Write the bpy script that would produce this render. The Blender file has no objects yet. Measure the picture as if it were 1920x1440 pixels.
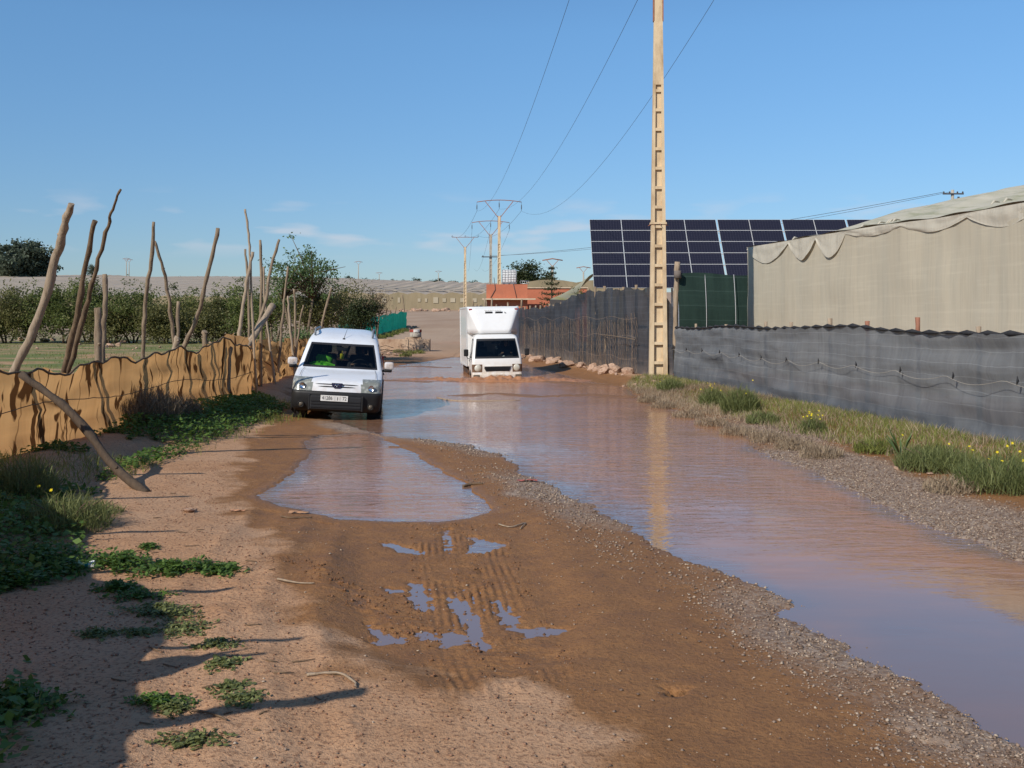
import bpy, bmesh, math, random
import numpy as np
from mathutils import Vector, Matrix, Euler

R = math.radians
scene = bpy.context.scene
COL = scene.collection

# ------------------------------------------------------------------ camera
F, CX, CY, H = 2000.0, 960.0, 600.0, 1.95        # focal length in photo pixels, horizon row, eye height
cam_d = bpy.data.cameras.new('camera')
cam_d.sensor_fit = 'HORIZONTAL'
cam_d.sensor_width = 36.0
cam_d.lens = 36.0 * F / 1920.0
cam_d.shift_y = -(720.0 - CY) / 1920.0
cam_d.clip_start, cam_d.clip_end = 0.1, 6000.0
cam = bpy.data.objects.new('camera', cam_d)
COL.objects.link(cam)
cam.location = (0, 0, H)
cam.rotation_euler = (R(90), 0, 0)
scene.camera = cam

# ------------------------------------------------------------------ sky, sun, exposure
SUN_EL, SHADOW_AZ = 35.5, 51.0                    # shadows fall towards +X, turned 51 deg towards +Y
to_sun = Vector((-math.cos(R(SHADOW_AZ)) * math.cos(R(SUN_EL)), -math.sin(R(SHADOW_AZ)) * math.cos(R(SUN_EL)), math.sin(R(SUN_EL))))
world = bpy.data.worlds.new('World')
scene.world = world
world.use_nodes = True
wn, wl = world.node_tree.nodes, world.node_tree.links
wn.clear()
w_out = wn.new('ShaderNodeOutputWorld')
w_bg = wn.new('ShaderNodeBackground')
w_bg.inputs['Strength'].default_value = 0.115
sky = wn.new('ShaderNodeTexSky')
sky.sky_type = 'NISHITA'
sky.sun_disc = False
sky.sun_elevation = R(SUN_EL)
sky.sun_rotation = math.atan2(to_sun.x, to_sun.y)
sky.altitude = 50
sky.air_density = 1.0
sky.dust_density = 0.1
sky.ozone_density = 3.5
# small faint clouds low over the whole horizon
w_tc = wn.new('ShaderNodeTexCoord')
w_sep = wn.new('ShaderNodeSeparateXYZ')
wl.new(w_tc.outputs['Generated'], w_sep.inputs[0])
w_map = wn.new('ShaderNodeMapping')
w_map.inputs['Scale'].default_value = (13, 13, 62)
w_map.inputs['Location'].default_value = (3.1, 0.4, 1.7)
wl.new(w_tc.outputs['Generated'], w_map.inputs[0])
w_no = wn.new('ShaderNodeTexNoise')
w_no.inputs['Scale'].default_value = 1.0
w_no.inputs['Detail'].default_value = 5.0
w_no.inputs['Roughness'].default_value = 0.42
wl.new(w_map.outputs[0], w_no.inputs['Vector'])
w_r1 = wn.new('ShaderNodeMapRange')
w_r1.inputs['From Min'].default_value, w_r1.inputs['From Max'].default_value = 0.56, 0.70
wl.new(w_no.outputs['Fac'], w_r1.inputs['Value'])
w_up = wn.new('ShaderNodeMapRange')
w_up.inputs['From Min'].default_value, w_up.inputs['From Max'].default_value = 0.055, 0.075
wl.new(w_sep.outputs['Z'], w_up.inputs['Value'])
w_dn = wn.new('ShaderNodeMapRange')
w_dn.inputs['From Min'].default_value, w_dn.inputs['From Max'].default_value = 0.12, 0.085
wl.new(w_sep.outputs['Z'], w_dn.inputs['Value'])
w_m1 = wn.new('ShaderNodeMath'); w_m1.operation = 'MULTIPLY'
wl.new(w_up.outputs[0], w_m1.inputs[0]); wl.new(w_dn.outputs[0], w_m1.inputs[1])
w_m2 = wn.new('ShaderNodeMath'); w_m2.operation = 'MULTIPLY'
wl.new(w_m1.outputs[0], w_m2.inputs[0]); wl.new(w_r1.outputs[0], w_m2.inputs[1])
w_m3 = wn.new('ShaderNodeMath'); w_m3.operation = 'MULTIPLY'; w_m3.inputs[1].default_value = 0.42
wl.new(w_m2.outputs[0], w_m3.inputs[0])
w_mix = wn.new('ShaderNodeMixRGB')
w_mix.inputs['Color2'].default_value = (6.2, 6.0, 6.3, 1)
wl.new(w_m3.outputs[0], w_mix.inputs['Fac'])
# clear dry air: the blue holds almost down to the horizon, all the way round
w_el = wn.new('ShaderNodeMapRange')
w_el.inputs['From Min'].default_value, w_el.inputs['From Max'].default_value = 0.0, 0.26
wl.new(w_sep.outputs['Z'], w_el.inputs['Value'])
w_tint = wn.new('ShaderNodeMixRGB')
w_tint.inputs['Color1'].default_value = (0.52, 0.59, 0.74, 1)
w_tint.inputs['Color2'].default_value = (0.75, 1.0, 1.13, 1)
wl.new(w_el.outputs[0], w_tint.inputs['Fac'])
w_mul = wn.new('ShaderNodeMixRGB'); w_mul.blend_type = 'MULTIPLY'; w_mul.inputs['Fac'].default_value = 1.0
wl.new(sky.outputs[0], w_mul.inputs['Color1']); wl.new(w_tint.outputs[0], w_mul.inputs['Color2'])
wl.new(w_mul.outputs[0], w_mix.inputs['Color1'])
wl.new(w_mix.outputs[0], w_bg.inputs['Color'])
wl.new(w_bg.outputs[0], w_out.inputs['Surface'])

sun_d = bpy.data.lights.new('sun', 'SUN')
sun_d.energy = 4.6
sun_d.angle = R(0.53)
sun_d.color = (1.0, 0.93, 0.83)
sun = bpy.data.objects.new('sun', sun_d)
COL.objects.link(sun)
sun.rotation_euler = to_sun.to_track_quat('Z', 'Y').to_euler()
sun.location = (-20, -8, 25)

vs = scene.view_settings
vs.view_transform = 'Standard'
vs.look = 'None'
vs.exposure = 0.0
vs.gamma = 1.0
vs.use_curve_mapping = False
scene.cycles.use_denoising = True
scene.cycles.max_bounces = 8
scene.cycles.transparent_max_bounces = 16
scene.cycles.caustics_reflective = False
scene.cycles.caustics_refractive = False

# ------------------------------------------------------------------ helpers
random.seed(7)
RNG = np.random.default_rng(11)

def G(px, py, z=0.0):
    """photo pixel -> point where it meets the level z"""
    y = (H - z) * F / (py - CY)
    return ((px - CX) / F * y, y, z)

def P(px, py, y):
    """photo pixel -> point at distance y"""
    return ((px - CX) * y / F, y, H - (py - CY) * y / F)

def tag(o, label=None, cat=None, group=None, kind=None):
    if label: o['label'] = label
    if cat: o['category'] = cat
    if group: o['group'] = group
    if kind: o['kind'] = kind
    return o

def empty(name, loc=(0, 0, 0), rot=(0, 0, 0)):
    o = bpy.data.objects.new(name, None)
    o.empty_display_size = 0.2
    o.location = loc
    o.rotation_euler = rot
    COL.objects.link(o)
    return o

def link(name, me, mat=None, parent=None, loc=None):
    if mat is not None and not me.materials:
        for m in (mat if isinstance(mat, (list, tuple)) else [mat]):
            me.materials.append(m)
    o = bpy.data.objects.new(name, me)
    COL.objects.link(o)
    if parent is not None: o.parent = parent
    if loc is not None: o.location = loc
    return o

def copy_tree(o, parent=None):
    c = o.copy()
    COL.objects.link(c)
    c.parent = parent
    for ch in list(o.children):
        copy_tree(ch, c)
    return c

def np_mesh(name, co, quads=None, tris=None, smooth=False):
    me = bpy.data.meshes.new(name)
    co = np.asarray(co, dtype=np.float32)
    nq = 0 if quads is None else len(quads)
    nt = 0 if tris is None else len(tris)
    me.vertices.add(len(co))
    me.vertices.foreach_set('co', co.ravel())
    loops, starts = [], []
    if nq:
        loops.append(np.asarray(quads, dtype=np.int32).ravel())
        starts.append(np.arange(nq, dtype=np.int32) * 4)
    if nt:
        loops.append(np.asarray(tris, dtype=np.int32).ravel())
        starts.append(np.arange(nt, dtype=np.int32) * 3 + nq * 4)
    loops, starts = np.concatenate(loops), np.concatenate(starts)
    me.loops.add(len(loops))
    me.loops.foreach_set('vertex_index', loops)
    me.polygons.add(nq + nt)
    me.polygons.foreach_set('loop_start', starts)
    if smooth:
        me.polygons.foreach_set('use_smooth', np.ones(nq + nt, dtype=bool))
    me.update(calc_edges=True)
    me.validate()
    return me

def add_attr(me, name, vals, domain='POINT'):
    a = me.attributes.new(name, 'FLOAT', domain)
    a.data.foreach_set('value', np.asarray(vals, dtype=np.float32))

class MB:
    """collects boxes, tubes and plates; build() links them as ONE mesh object"""
    def __init__(s):
        s.v, s.f, s.sm = [], [], []
    def add(s, vs, fs, smooth=False):
        b = len(s.v)
        s.v += [tuple(v) for v in vs]
        s.f += [tuple(b + i for i in f) for f in fs]
        s.sm += [smooth] * len(fs)
        return s
    def box(s, c, d, rot=None, bev=0.0):
        x, y, z = d[0] / 2, d[1] / 2, d[2] / 2
        if bev > 0:
            bm = bmesh.new()
            bmesh.ops.create_cube(bm, size=1.0)
            for v in bm.verts: v.co = Vector((v.co.x * d[0], v.co.y * d[1], v.co.z * d[2]))
            bmesh.ops.bevel(bm, geom=list(bm.edges), offset=bev, segments=2, affect='EDGES', profile=0.6)
            bm.verts.index_update()
            vs = [v.co.copy() for v in bm.verts]
            fs = [[v.index for v in f.verts] for f in bm.faces]
            bm.free()
        else:
            vs = [Vector((sx * x, sy * y, sz * z)) for sz in (-1, 1) for sy in (-1, 1) for sx in (-1, 1)]
            fs = [(0, 2, 3, 1), (4, 5, 7, 6), (0, 1, 5, 4), (2, 6, 7, 3), (0, 4, 6, 2), (1, 3, 7, 5)]
        if rot is not None:
            m = rot if isinstance(rot, Matrix) else Euler(rot).to_matrix()
            vs = [m @ v for v in vs]
        c = Vector(c)
        return s.add([v + c for v in vs], fs)
    def hexa(s, bot, top):
        """prism from 4 bottom and 4 top corners"""
        return s.add(list(bot) + list(top), [(3, 2, 1, 0), (4, 5, 6, 7), (0, 1, 5, 4), (1, 2, 6, 5), (2, 3, 7, 6), (3, 0, 4, 7)])
    def bar(s, a, b, w, d=None):
        a, b = Vector(a), Vector(b)
        d = d or w
        ax = b - a
        q = ax.to_track_quat('Z', 'Y').to_matrix()
        return s.box((a + b) / 2, (w, d, ax.length), q)
    def tube(s, pts, rad, n=8, cap=True, jit=0.0, smooth=True):
        pts = [Vector(p) for p in pts]
        if not isinstance(rad, (list, tuple)): rad = [rad] * len(pts)
        vs, fs = [], []
        prev = None
        for i, p in enumerate(pts):
            t = (pts[min(i + 1, len(pts) - 1)] - pts[max(i - 1, 0)])
            t = t.normalized() if t.length > 1e-9 else Vector((0, 0, 1))
            ref = prev if prev is not None else (Vector((1, 0, 0)) if abs(t.x) < 0.9 else Vector((0, 1, 0)))
            u = (ref - t * ref.dot(t)).normalized()
            prev = u
            w = t.cross(u)
            for k in range(n):
                a = 2 * math.pi * k / n
                r = rad[i] * (1 + (random.uniform(-jit, jit) if jit else 0))
                vs.append(p + (u * math.cos(a) + w * math.sin(a)) * r)
        for i in range(len(pts) - 1):
            for k in range(n):
                k2 = (k + 1) % n
                fs.append((i * n + k, i * n + k2, (i + 1) * n + k2, (i + 1) * n + k))
        s.add(vs, fs, smooth)
        if cap:
            b = len(s.v) - len(vs)
            s.f.append(tuple(b + k for k in range(n))[::-1]); s.sm.append(False)
            e = b + (len(pts) - 1) * n
            s.f.append(tuple(e + k for k in range(n))); s.sm.append(False)
        return s
    def lathe(s, prof, n=24, c=(0, 0, 0), axis='z', smooth=True):
        vs, fs = [], []
        for r, z in prof:
            for k in range(n):
                a = 2 * math.pi * k / n
                p = Vector((r * math.cos(a), r * math.sin(a), z))
                if axis == 'x': p = Vector((p.z, p.x, p.y))
                if axis == 'y': p = Vector((p.x, p.z, p.y))
                vs.append(p + Vector(c))
        for i in range(len(prof) - 1):
            for k in range(n):
                k2 = (k + 1) % n
                fs.append((i * n + k, i * n + k2, (i + 1) * n + k2, (i + 1) * n + k))
        return s.add(vs, fs, smooth)
    def plate(s, outline, y0, y1):
        """closed (x,z) outline extruded along y"""
        n = len(outline)
        vs = [(x, y0, z) for x, z in outline] + [(x, y1, z) for x, z in outline]
        fs = [tuple(range(n)), tuple(range(2 * n - 1, n - 1, -1))]
        fs += [(i, (i + 1) % n, n + (i + 1) % n, n + i) for i in range(n)]
        return s.add(vs, fs)
    def mesh(s, name):
        me = bpy.data.meshes.new(name)
        me.from_pydata([tuple(v) for v in s.v], [], s.f)
        me.polygons.foreach_set('use_smooth', s.sm)
        me.update()
        return me
    def build(s, name, mat, parent=None, loc=None):
        return link(name, s.mesh(name), mat, parent, loc)

def text_mesh(txt, size, extrude=0.001):
    cu = bpy.data.curves.new('text', 'FONT')
    cu.body = txt
    cu.size = size
    cu.extrude = extrude
    cu.align_x, cu.align_y = 'CENTER', 'CENTER'
    o = bpy.data.objects.new('text', cu)
    COL.objects.link(o)
    dg = bpy.context.evaluated_depsgraph_get()
    me = bpy.data.meshes.new_from_object(o.evaluated_get(dg))
    bpy.data.objects.remove(o)
    return me

# value noise in numpy
def _hash(ix, iy, seed):
    h = (ix.astype(np.int64) * 374761393 + iy.astype(np.int64) * 668265263 + seed * 974634777) & 0xFFFFFFFF
    h = ((h ^ (h >> 13)) * 1274126177) & 0xFFFFFFFF
    return ((h ^ (h >> 16)) & 0xFFFF) / 65535.0

def vnoise(x, y, seed=0):
    ix, iy = np.floor(x), np.floor(y)
    fx, fy = x - ix, y - iy
    fx, fy = fx * fx * (3 - 2 * fx), fy * fy * (3 - 2 * fy)
    a, b = _hash(ix, iy, seed), _hash(ix + 1, iy, seed)
    c, d = _hash(ix, iy + 1, seed), _hash(ix + 1, iy + 1, seed)
    return (a + (b - a) * fx) * (1 - fy) + (c + (d - c) * fx) * fy

def fbm(x, y, scale, octs=4, seed=0, gain=0.5):
    """about -1..1"""
    s, amp, tot = 0.0, 1.0, 0.0
    for o in range(octs):
        s = s + amp * (vnoise(x * scale * 2 ** o + 17.3 * o, y * scale * 2 ** o - 9.1 * o, seed + o) * 2 - 1)
        tot += amp
        amp *= gain
    return s / tot * 1.6

def sstep(a, b, x):
    t = np.clip((x - a) / (b - a), 0, 1)
    return t * t * (3 - 2 * t)

def poly_sd(poly, x, y):
    """signed distance, positive inside"""
    poly = np.asarray(poly, dtype=float)
    d = np.full(x.shape, 1e9)
    inside = np.zeros(x.shape, dtype=bool)
    n = len(poly)
    for i in range(n):
        ax, ay = poly[i]
        bx, by = poly[(i + 1) % n]
        ex, ey = bx - ax, by - ay
        t = np.clip(((x - ax) * ex + (y - ay) * ey) / (ex * ex + ey * ey + 1e-12), 0, 1)
        d = np.minimum(d, np.hypot(x - ax - t * ex, y - ay - t * ey))
        if abs(ey) > 1e-12:
            c = ((ay > y) != (by > y)) & (x < ex * (y - ay) / ey + ax)
            inside ^= c
    return np.where(inside, d, -d)

def line_sd(pts, x, y):
    """distance to a polyline, and position along it"""
    d = np.full(x.shape, 1e9); s = np.zeros(x.shape); side = np.zeros(x.shape)
    acc = 0.0
    for (ax, ay), (bx, by) in zip(pts[:-1], pts[1:]):
        ex, ey = bx - ax, by - ay
        L = math.hypot(ex, ey)
        t = np.clip(((x - ax) * ex + (y - ay) * ey) / (L * L), 0, 1)
        dd = np.hypot(x - ax - t * ex, y - ay - t * ey)
        m = dd < d
        d = np.where(m, dd, d); s = np.where(m, acc + t * L, s)
        side = np.where(m, ((x - ax) * ey - (y - ay) * ex) / L, side)
        acc += L
    return d, s, side

# ------------------------------------------------------------------ materials
class NB:
    def __init__(s, name):
        s.m = bpy.data.materials.new(name)
        s.m.use_nodes = True
        s.t = s.m.node_tree
        s.t.nodes.clear()
        s.out = s.t.nodes.new('ShaderNodeOutputMaterial')
    def n(s, typ, **kw):
        nd = s.t.nodes.new(typ)
        for k, v in kw.items():
            if k in nd.inputs.keys():
                if hasattr(v, 'is_output'): s.t.links.new(v, nd.inputs[k])
                else: nd.inputs[k].default_value = v
            else:
                setattr(nd, k, v)
        return nd
    def l(s, a, b): s.t.links.new(a, b)
    def coord(s, which='Object', scale=(1, 1, 1)):
        if which == 'Position':
            o = s.n('ShaderNodeNewGeometry').outputs['Position']
        else:
            o = s.n('ShaderNodeTexCoord').outputs[which]
        mp = s.n('ShaderNodeMapping')
        mp.inputs['Scale'].default_value = scale
        s.l(o, mp.inputs['Vector'])
        return mp.outputs[0]
    def noise(s, vec, scale, detail=4, rough=0.55, dist=0.0):
        nd = s.n('ShaderNodeTexNoise', Scale=scale, Detail=detail, Roughness=rough, Distortion=dist)
        s.l(vec, nd.inputs['Vector'])
        return nd.outputs['Fac']
    def ramp(s, fac, a, b, lo=0.0, hi=1.0):
        nd = s.n('ShaderNodeMapRange')
        nd.inputs['From Min'].default_value, nd.inputs['From Max'].default_value = a, b
        nd.inputs['To Min'].default_value, nd.inputs['To Max'].default_value = lo, hi
        s.l(fac, nd.inputs['Value'])
        return nd.outputs[0]
    def mix(s, fac, c1, c2, mode='MIX'):
        nd = s.n('ShaderNodeMixRGB', blend_type=mode)
        for k, v in (('Fac', fac), ('Color1', c1), ('Color2', c2)):
            if hasattr(v, 'is_output'): s.l(v, nd.inputs[k])
            else: nd.inputs[k].default_value = v if k == 'Fac' else (*v[:3], 1)
        return nd.outputs[0]
    def math(s, op, a, b=0.0):
        nd = s.n('ShaderNodeMath', operation=op)
        for i, v in enumerate((a, b)):
            if hasattr(v, 'is_output'): s.l(v, nd.inputs[i])
            else: nd.inputs[i].default_value = v
        return nd.outputs[0]
    def attr(s, name): return s.n('ShaderNodeAttribute', attribute_name=name).outputs['Fac']
    def bump(s, h, strength, dist=0.02, normal=None):
        nd = s.n('ShaderNodeBump', Strength=strength, Distance=dist)
        s.l(h, nd.inputs['Height'])
        if normal is not None: s.l(normal, nd.inputs['Normal'])
        return nd.outputs[0]
    def bsdf(s, col, rough=0.7, metal=0.0, spec=0.35, normal=None, ior=1.45, coat=0.0, **kw):
        b = s.n('ShaderNodeBsdfPrincipled')
        for k, v in (('Base Color', col), ('Roughness', rough), ('Metallic', metal), ('Specular IOR Level', spec), ('IOR', ior), ('Coat Weight', coat)):
            if hasattr(v, 'is_output'): s.l(v, b.inputs[k])
            elif k == 'Base Color': b.inputs[k].default_value = (*v[:3], 1)
            else: b.inputs[k].default_value = v
        if normal is not None: s.l(normal, b.inputs['Normal'])
        return b.outputs[0]
    def mixs(s, fac, a, b):
        nd = s.n('ShaderNodeMixShader')
        if hasattr(fac, 'is_output'): s.l(fac, nd.inputs[0])
        else: nd.inputs[0].default_value = fac
        s.l(a, nd.inputs[1]); s.l(b, nd.inputs[2])
        return nd.outputs[0]
    def done(s, shader):
        s.l(shader, s.out.inputs['Surface'])
        return s.m

def simple(name, c1, c2=None, rough=0.7, scale=6.0, bump=0.0, bscale=40.0, metal=0.0, spec=0.35, coat=0.0, stretch=(1, 1, 1), where='Object', bdist=0.01, dirt=None, dscale=2.0, dlim=(0.5, 0.7)):
    b = NB(name)
    v = b.coord(where, stretch)
    col = c1
    if c2 is not None:
        col = b.mix(b.ramp(b.noise(v, scale, 5), 0.32, 0.68), c1, c2)
    if dirt is not None:
        col = b.mix(b.ramp(b.noise(v, dscale, 6, 0.65), *dlim), col, dirt)
    nrm = b.bump(b.noise(v, bscale, 4), bump, bdist) if bump else None
    return b.done(b.bsdf(col, rough, metal, spec, nrm, coat=coat))

def leafmat(name, dark, light, trans=0.3, rough=0.55):
    b = NB(name)
    v = b.attr('v')
    col = b.mix(v, dark, light)
    p = b.bsdf(col, rough, spec=0.3)
    t = b.n('ShaderNodeBsdfTranslucent')
    b.l(b.mix(0.5, col, tuple(min(1, c * 1.6) for c in light)), t.inputs['Color'])
    return b.done(b.mixs(trans, p, t.outputs[0]))

MAT = {}
MAT['wood'] = simple('weathered_wood', (0.30, 0.225, 0.15), (0.17, 0.12, 0.078), 0.85, 7, 0.8, 30, stretch=(3, 3, 0.35), dirt=(0.12, 0.08, 0.05), dscale=3.5, dlim=(0.58, 0.72))
MAT['wood_brown'] = simple('barked_wood', (0.20, 0.135, 0.08), (0.10, 0.066, 0.04), 0.9, 7, 0.6, 26, stretch=(3, 3, 0.5), dirt=(0.06, 0.04, 0.028), dscale=3, dlim=(0.55, 0.72))
MAT['wood_pale'] = simple('bare_pale_wood', (0.38, 0.295, 0.21), (0.25, 0.185, 0.125), 0.85, 7, 0.7, 30, stretch=(3, 3, 0.35), dirt=(0.2, 0.14, 0.09), dscale=3, dlim=(0.58, 0.75))
MAT['rock'] = simple('pink_limestone', (0.50, 0.34, 0.24), (0.36, 0.23, 0.155), 0.9, 5, 0.7, 18, dirt=(0.24, 0.12, 0.07), dscale=3)
MAT['rock_grey'] = simple('grey_limestone', (0.5, 0.42, 0.34), (0.34, 0.26, 0.2), 0.9, 5, 0.7, 18)
MAT['concrete_cream'] = simple('cream_concrete', (0.66, 0.52, 0.34), (0.56, 0.43, 0.27), 0.85, 3, 0.35, 25, stretch=(1, 1, 0.4), dirt=(0.34, 0.23, 0.13), dscale=2.2, dlim=(0.47, 0.72))
MAT['concrete_grey'] = simple('grey_concrete', (0.42, 0.38, 0.31), (0.32, 0.28, 0.23), 0.85, 3, 0.3, 25)
MAT['concrete_wall'] = simple('stained_concrete', (0.50, 0.36, 0.245), (0.40, 0.275, 0.18), 0.9, 2.5, 0.4, 20, dirt=(0.27, 0.16, 0.1), dscale=1.5)
MAT['rust'] = simple('red_oxide_steel', (0.33, 0.15, 0.09), (0.24, 0.1, 0.06), 0.7, 8, 0.2, 30)
MAT['steel'] = simple('galvanised_steel', (0.55, 0.56, 0.56), (0.42, 0.43, 0.44), 0.45, 6, metal=0.8)
MAT['alu'] = simple('aluminium_frame', (0.60, 0.60, 0.59), (0.5, 0.5, 0.49), 0.5, 10, metal=0.0)
MAT['wire_dark'] = simple('dark_cable', (0.07, 0.07, 0.075), None, 0.6)
MAT['wire_pale'] = simple('pale_rope', (0.5, 0.5, 0.5), (0.4, 0.4, 0.41), 0.8, 20)
MAT['glass_ins'] = simple('insulator_glass', (0.06, 0.05, 0.045), None, 0.3)
MAT['black_plastic'] = simple('black_plastic', (0.012, 0.012, 0.013), (0.02, 0.019, 0.018), 0.5, 5, 0.08, 60, dirt=(0.06, 0.036, 0.024), dscale=3, dlim=(0.6, 0.85))
MAT['rubber'] = simple('muddy_rubber', (0.035, 0.03, 0.028), (0.12, 0.07, 0.045), 0.85, 4, 0.3, 40)
MAT['mud_rubber'] = simple('mud_caked_rubber', (0.15, 0.085, 0.05), (0.09, 0.05, 0.03), 0.8, 6, 0.4, 40)
MAT['dark_cloth'] = simple('dark_cabin_trim', (0.02, 0.021, 0.024), (0.035, 0.035, 0.038), 0.9, 8)
MAT['chrome'] = simple('chrome', (0.7, 0.7, 0.72), None, 0.18, metal=1.0)
MAT['plate_white'] = simple('plate_white', (0.72, 0.71, 0.68), (0.62, 0.6, 0.56), 0.5, 12)
MAT['ink'] = simple('black_ink', (0.02, 0.02, 0.022), None, 0.6)
MAT['red_lamp'] = simple('red_marker_lens', (0.3, 0.02, 0.03), None, 0.25)
# ------------------------------------------------------------------ the lie of the land
def gxy(pts): return [G(px, py)[:2] for px, py in pts]
MAIN = gxy([(1195, 742), (1250, 764), (1340, 790), (1425, 818), (1432, 848), (1520, 882), (1610, 928), (1710, 972), (1800, 1012), (1920, 1052), (2150, 1130)]) + [(4.6, 6.6), (4.6, 5.0), (3.0, 4.3)] + \
    gxy([(1920, 1412), (1850, 1388), (1800, 1342), (1705, 1278), (1600, 1238), (1535, 1198), (1462, 1152), (1495, 1132), (1420, 1104), (1350, 1078), (1290, 1050), (1230, 1022), (1180, 992),
         (1120, 957), (1060, 930), (1010, 902), (970, 880), (930, 852), (865, 832), (800, 826), (745, 822), (700, 812), (650, 800), (612, 786), (618, 770), (650, 750), (672, 728), (690, 704), (712, 693), (745, 686), (800, 678), (850, 670), (960, 672),
         (1000, 690), (1060, 704), (1110, 716), (1172, 726)])
POND = gxy([(482, 930), (505, 918), (548, 890), (578, 850), (566, 828), (600, 815), (690, 812), (735, 828), (782, 852), (832, 882), (885, 915), (917, 944), (912, 962), (882, 974), (820, 981), (722, 978), (640, 975), (592, 966), (540, 955)])
SMALL = [gxy(p) for p in (
    [(716, 1018), (742, 1022), (792, 1036), (786, 1042), (745, 1036)],
    [(880, 1008), (905, 1010), (945, 1022), (905, 1036), (870, 1040), (886, 1028)],
    [(832, 995), (840, 995), (846, 1040), (838, 1040)],
    [(766, 1092), (790, 1098), (806, 1142), (795, 1150), (778, 1128)],
    [(848, 1122), (878, 1130), (900, 1190), (912, 1222), (890, 1212), (862, 1160)],
    [(686, 1172), (712, 1182), (752, 1192), (760, 1206), (716, 1208)],
    [(770, 1185), (812, 1186), (812, 1200), (780, 1202)],
    [(816, 1186), (842, 1182), (872, 1190), (870, 1208), (832, 1218)],
    [(930, 1128), (948, 1140), (972, 1178), (1062, 1178), (1066, 1186), (990, 1196), (958, 1182), (938, 1150)],
    [(720, 1103), (756, 1106), (752, 1112), (722, 1112)],
    [(1256, 1315), (1280, 1318), (1276, 1326), (1258, 1324)],
    [(1700, 1388), (1755, 1398), (1770, 1412), (1720, 1408)])]
# ground that stays pale and dry; the rest of the track is damp brown mud
DRY = [(-9, 3), (-9, 40)] + gxy([(560, 730), (505, 780), (455, 860), (425, 930), (440, 985), (505, 1040), (540, 1090), (548, 1150), (560, 1210), (640, 1262), (760, 1300), (850, 1338), (1000, 1312), (1060, 1335), (1105, 1380), (1150, 1440)]) + [(0.5, 4.2), (0.7, 3)]
RUTS = gxy([(650, 990), (990, 985), (1090, 1185), (1040, 1250), (860, 1290), (660, 1225)])
CLODS = gxy([(545, 1065), (620, 1075), (720, 1110), (790, 1160), (770, 1190), (690, 1180), (600, 1140)])
L_FENCE = [(-3.0, 2.0), (-3.3, 3.6), (-3.6, 5.0), (-4.35, 6.3), (-5.05, 8.0), (-5.75, 10.5), (-6.12, 12.7), (-6.0, 16.0), (-5.75, 20.0), (-5.62, 22.9)]
L_FENCE2 = [(-6.25, 23.2), (-6.35, 26.0), (-6.5, 29.0), (-6.75, 32.5), (-7.2, 36.5), (-7.8, 41.0)]
R_FENCE = [(9.3, 3.0), (8.4, 8.0), (7.15, 14.9), (6.0, 23.0), (4.95, 32.4)]
T_FENCE = [(4.5, 33.7), (2.4, 45.0), (0.7, 54.4), (-1.2, 66.0), (-3.0, 77.0)]
TRACKS = [(gxy([(822, 984), (842, 1080), (870, 1190), (915, 1310)]), 0.21), (gxy([(893, 984), (915, 1080), (950, 1180), (1000, 1290)]), 0.19)]
BARS = [(gxy([(868, 742), (930, 738), (1010, 744), (1100, 740), (1185, 744)]), 0.5), (gxy([(725, 713), (800, 716), (870, 714)]), 0.45), (gxy([(740, 688), (780, 687), (835, 689)]), 0.6), (gxy([(1000, 712), (1060, 718), (1140, 722)]), 0.6), (gxy([(735, 838), (790, 842), (830, 850)]), 0.12)]
TRUCK_XY, VAN_XY = (-0.48, 36.4), (-3.42, 20.55)

_xl = [p[1] for p in L_FENCE + L_FENCE2] + [60, 97, 125, 300]
_xv = [p[0] for p in L_FENCE + L_FENCE2] + [-9.5, -12.6, -12.2, -12.2]
_rl = [p[1] for p in R_FENCE + T_FENCE] + [125, 300]
_rv = [p[0] for p in R_FENCE + T_FENCE] + [-3.0, -3.0]
def left_x(y): return np.interp(y, _xl, _xv)
def right_x(y): return np.interp(y, _rl, _rv)

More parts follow.
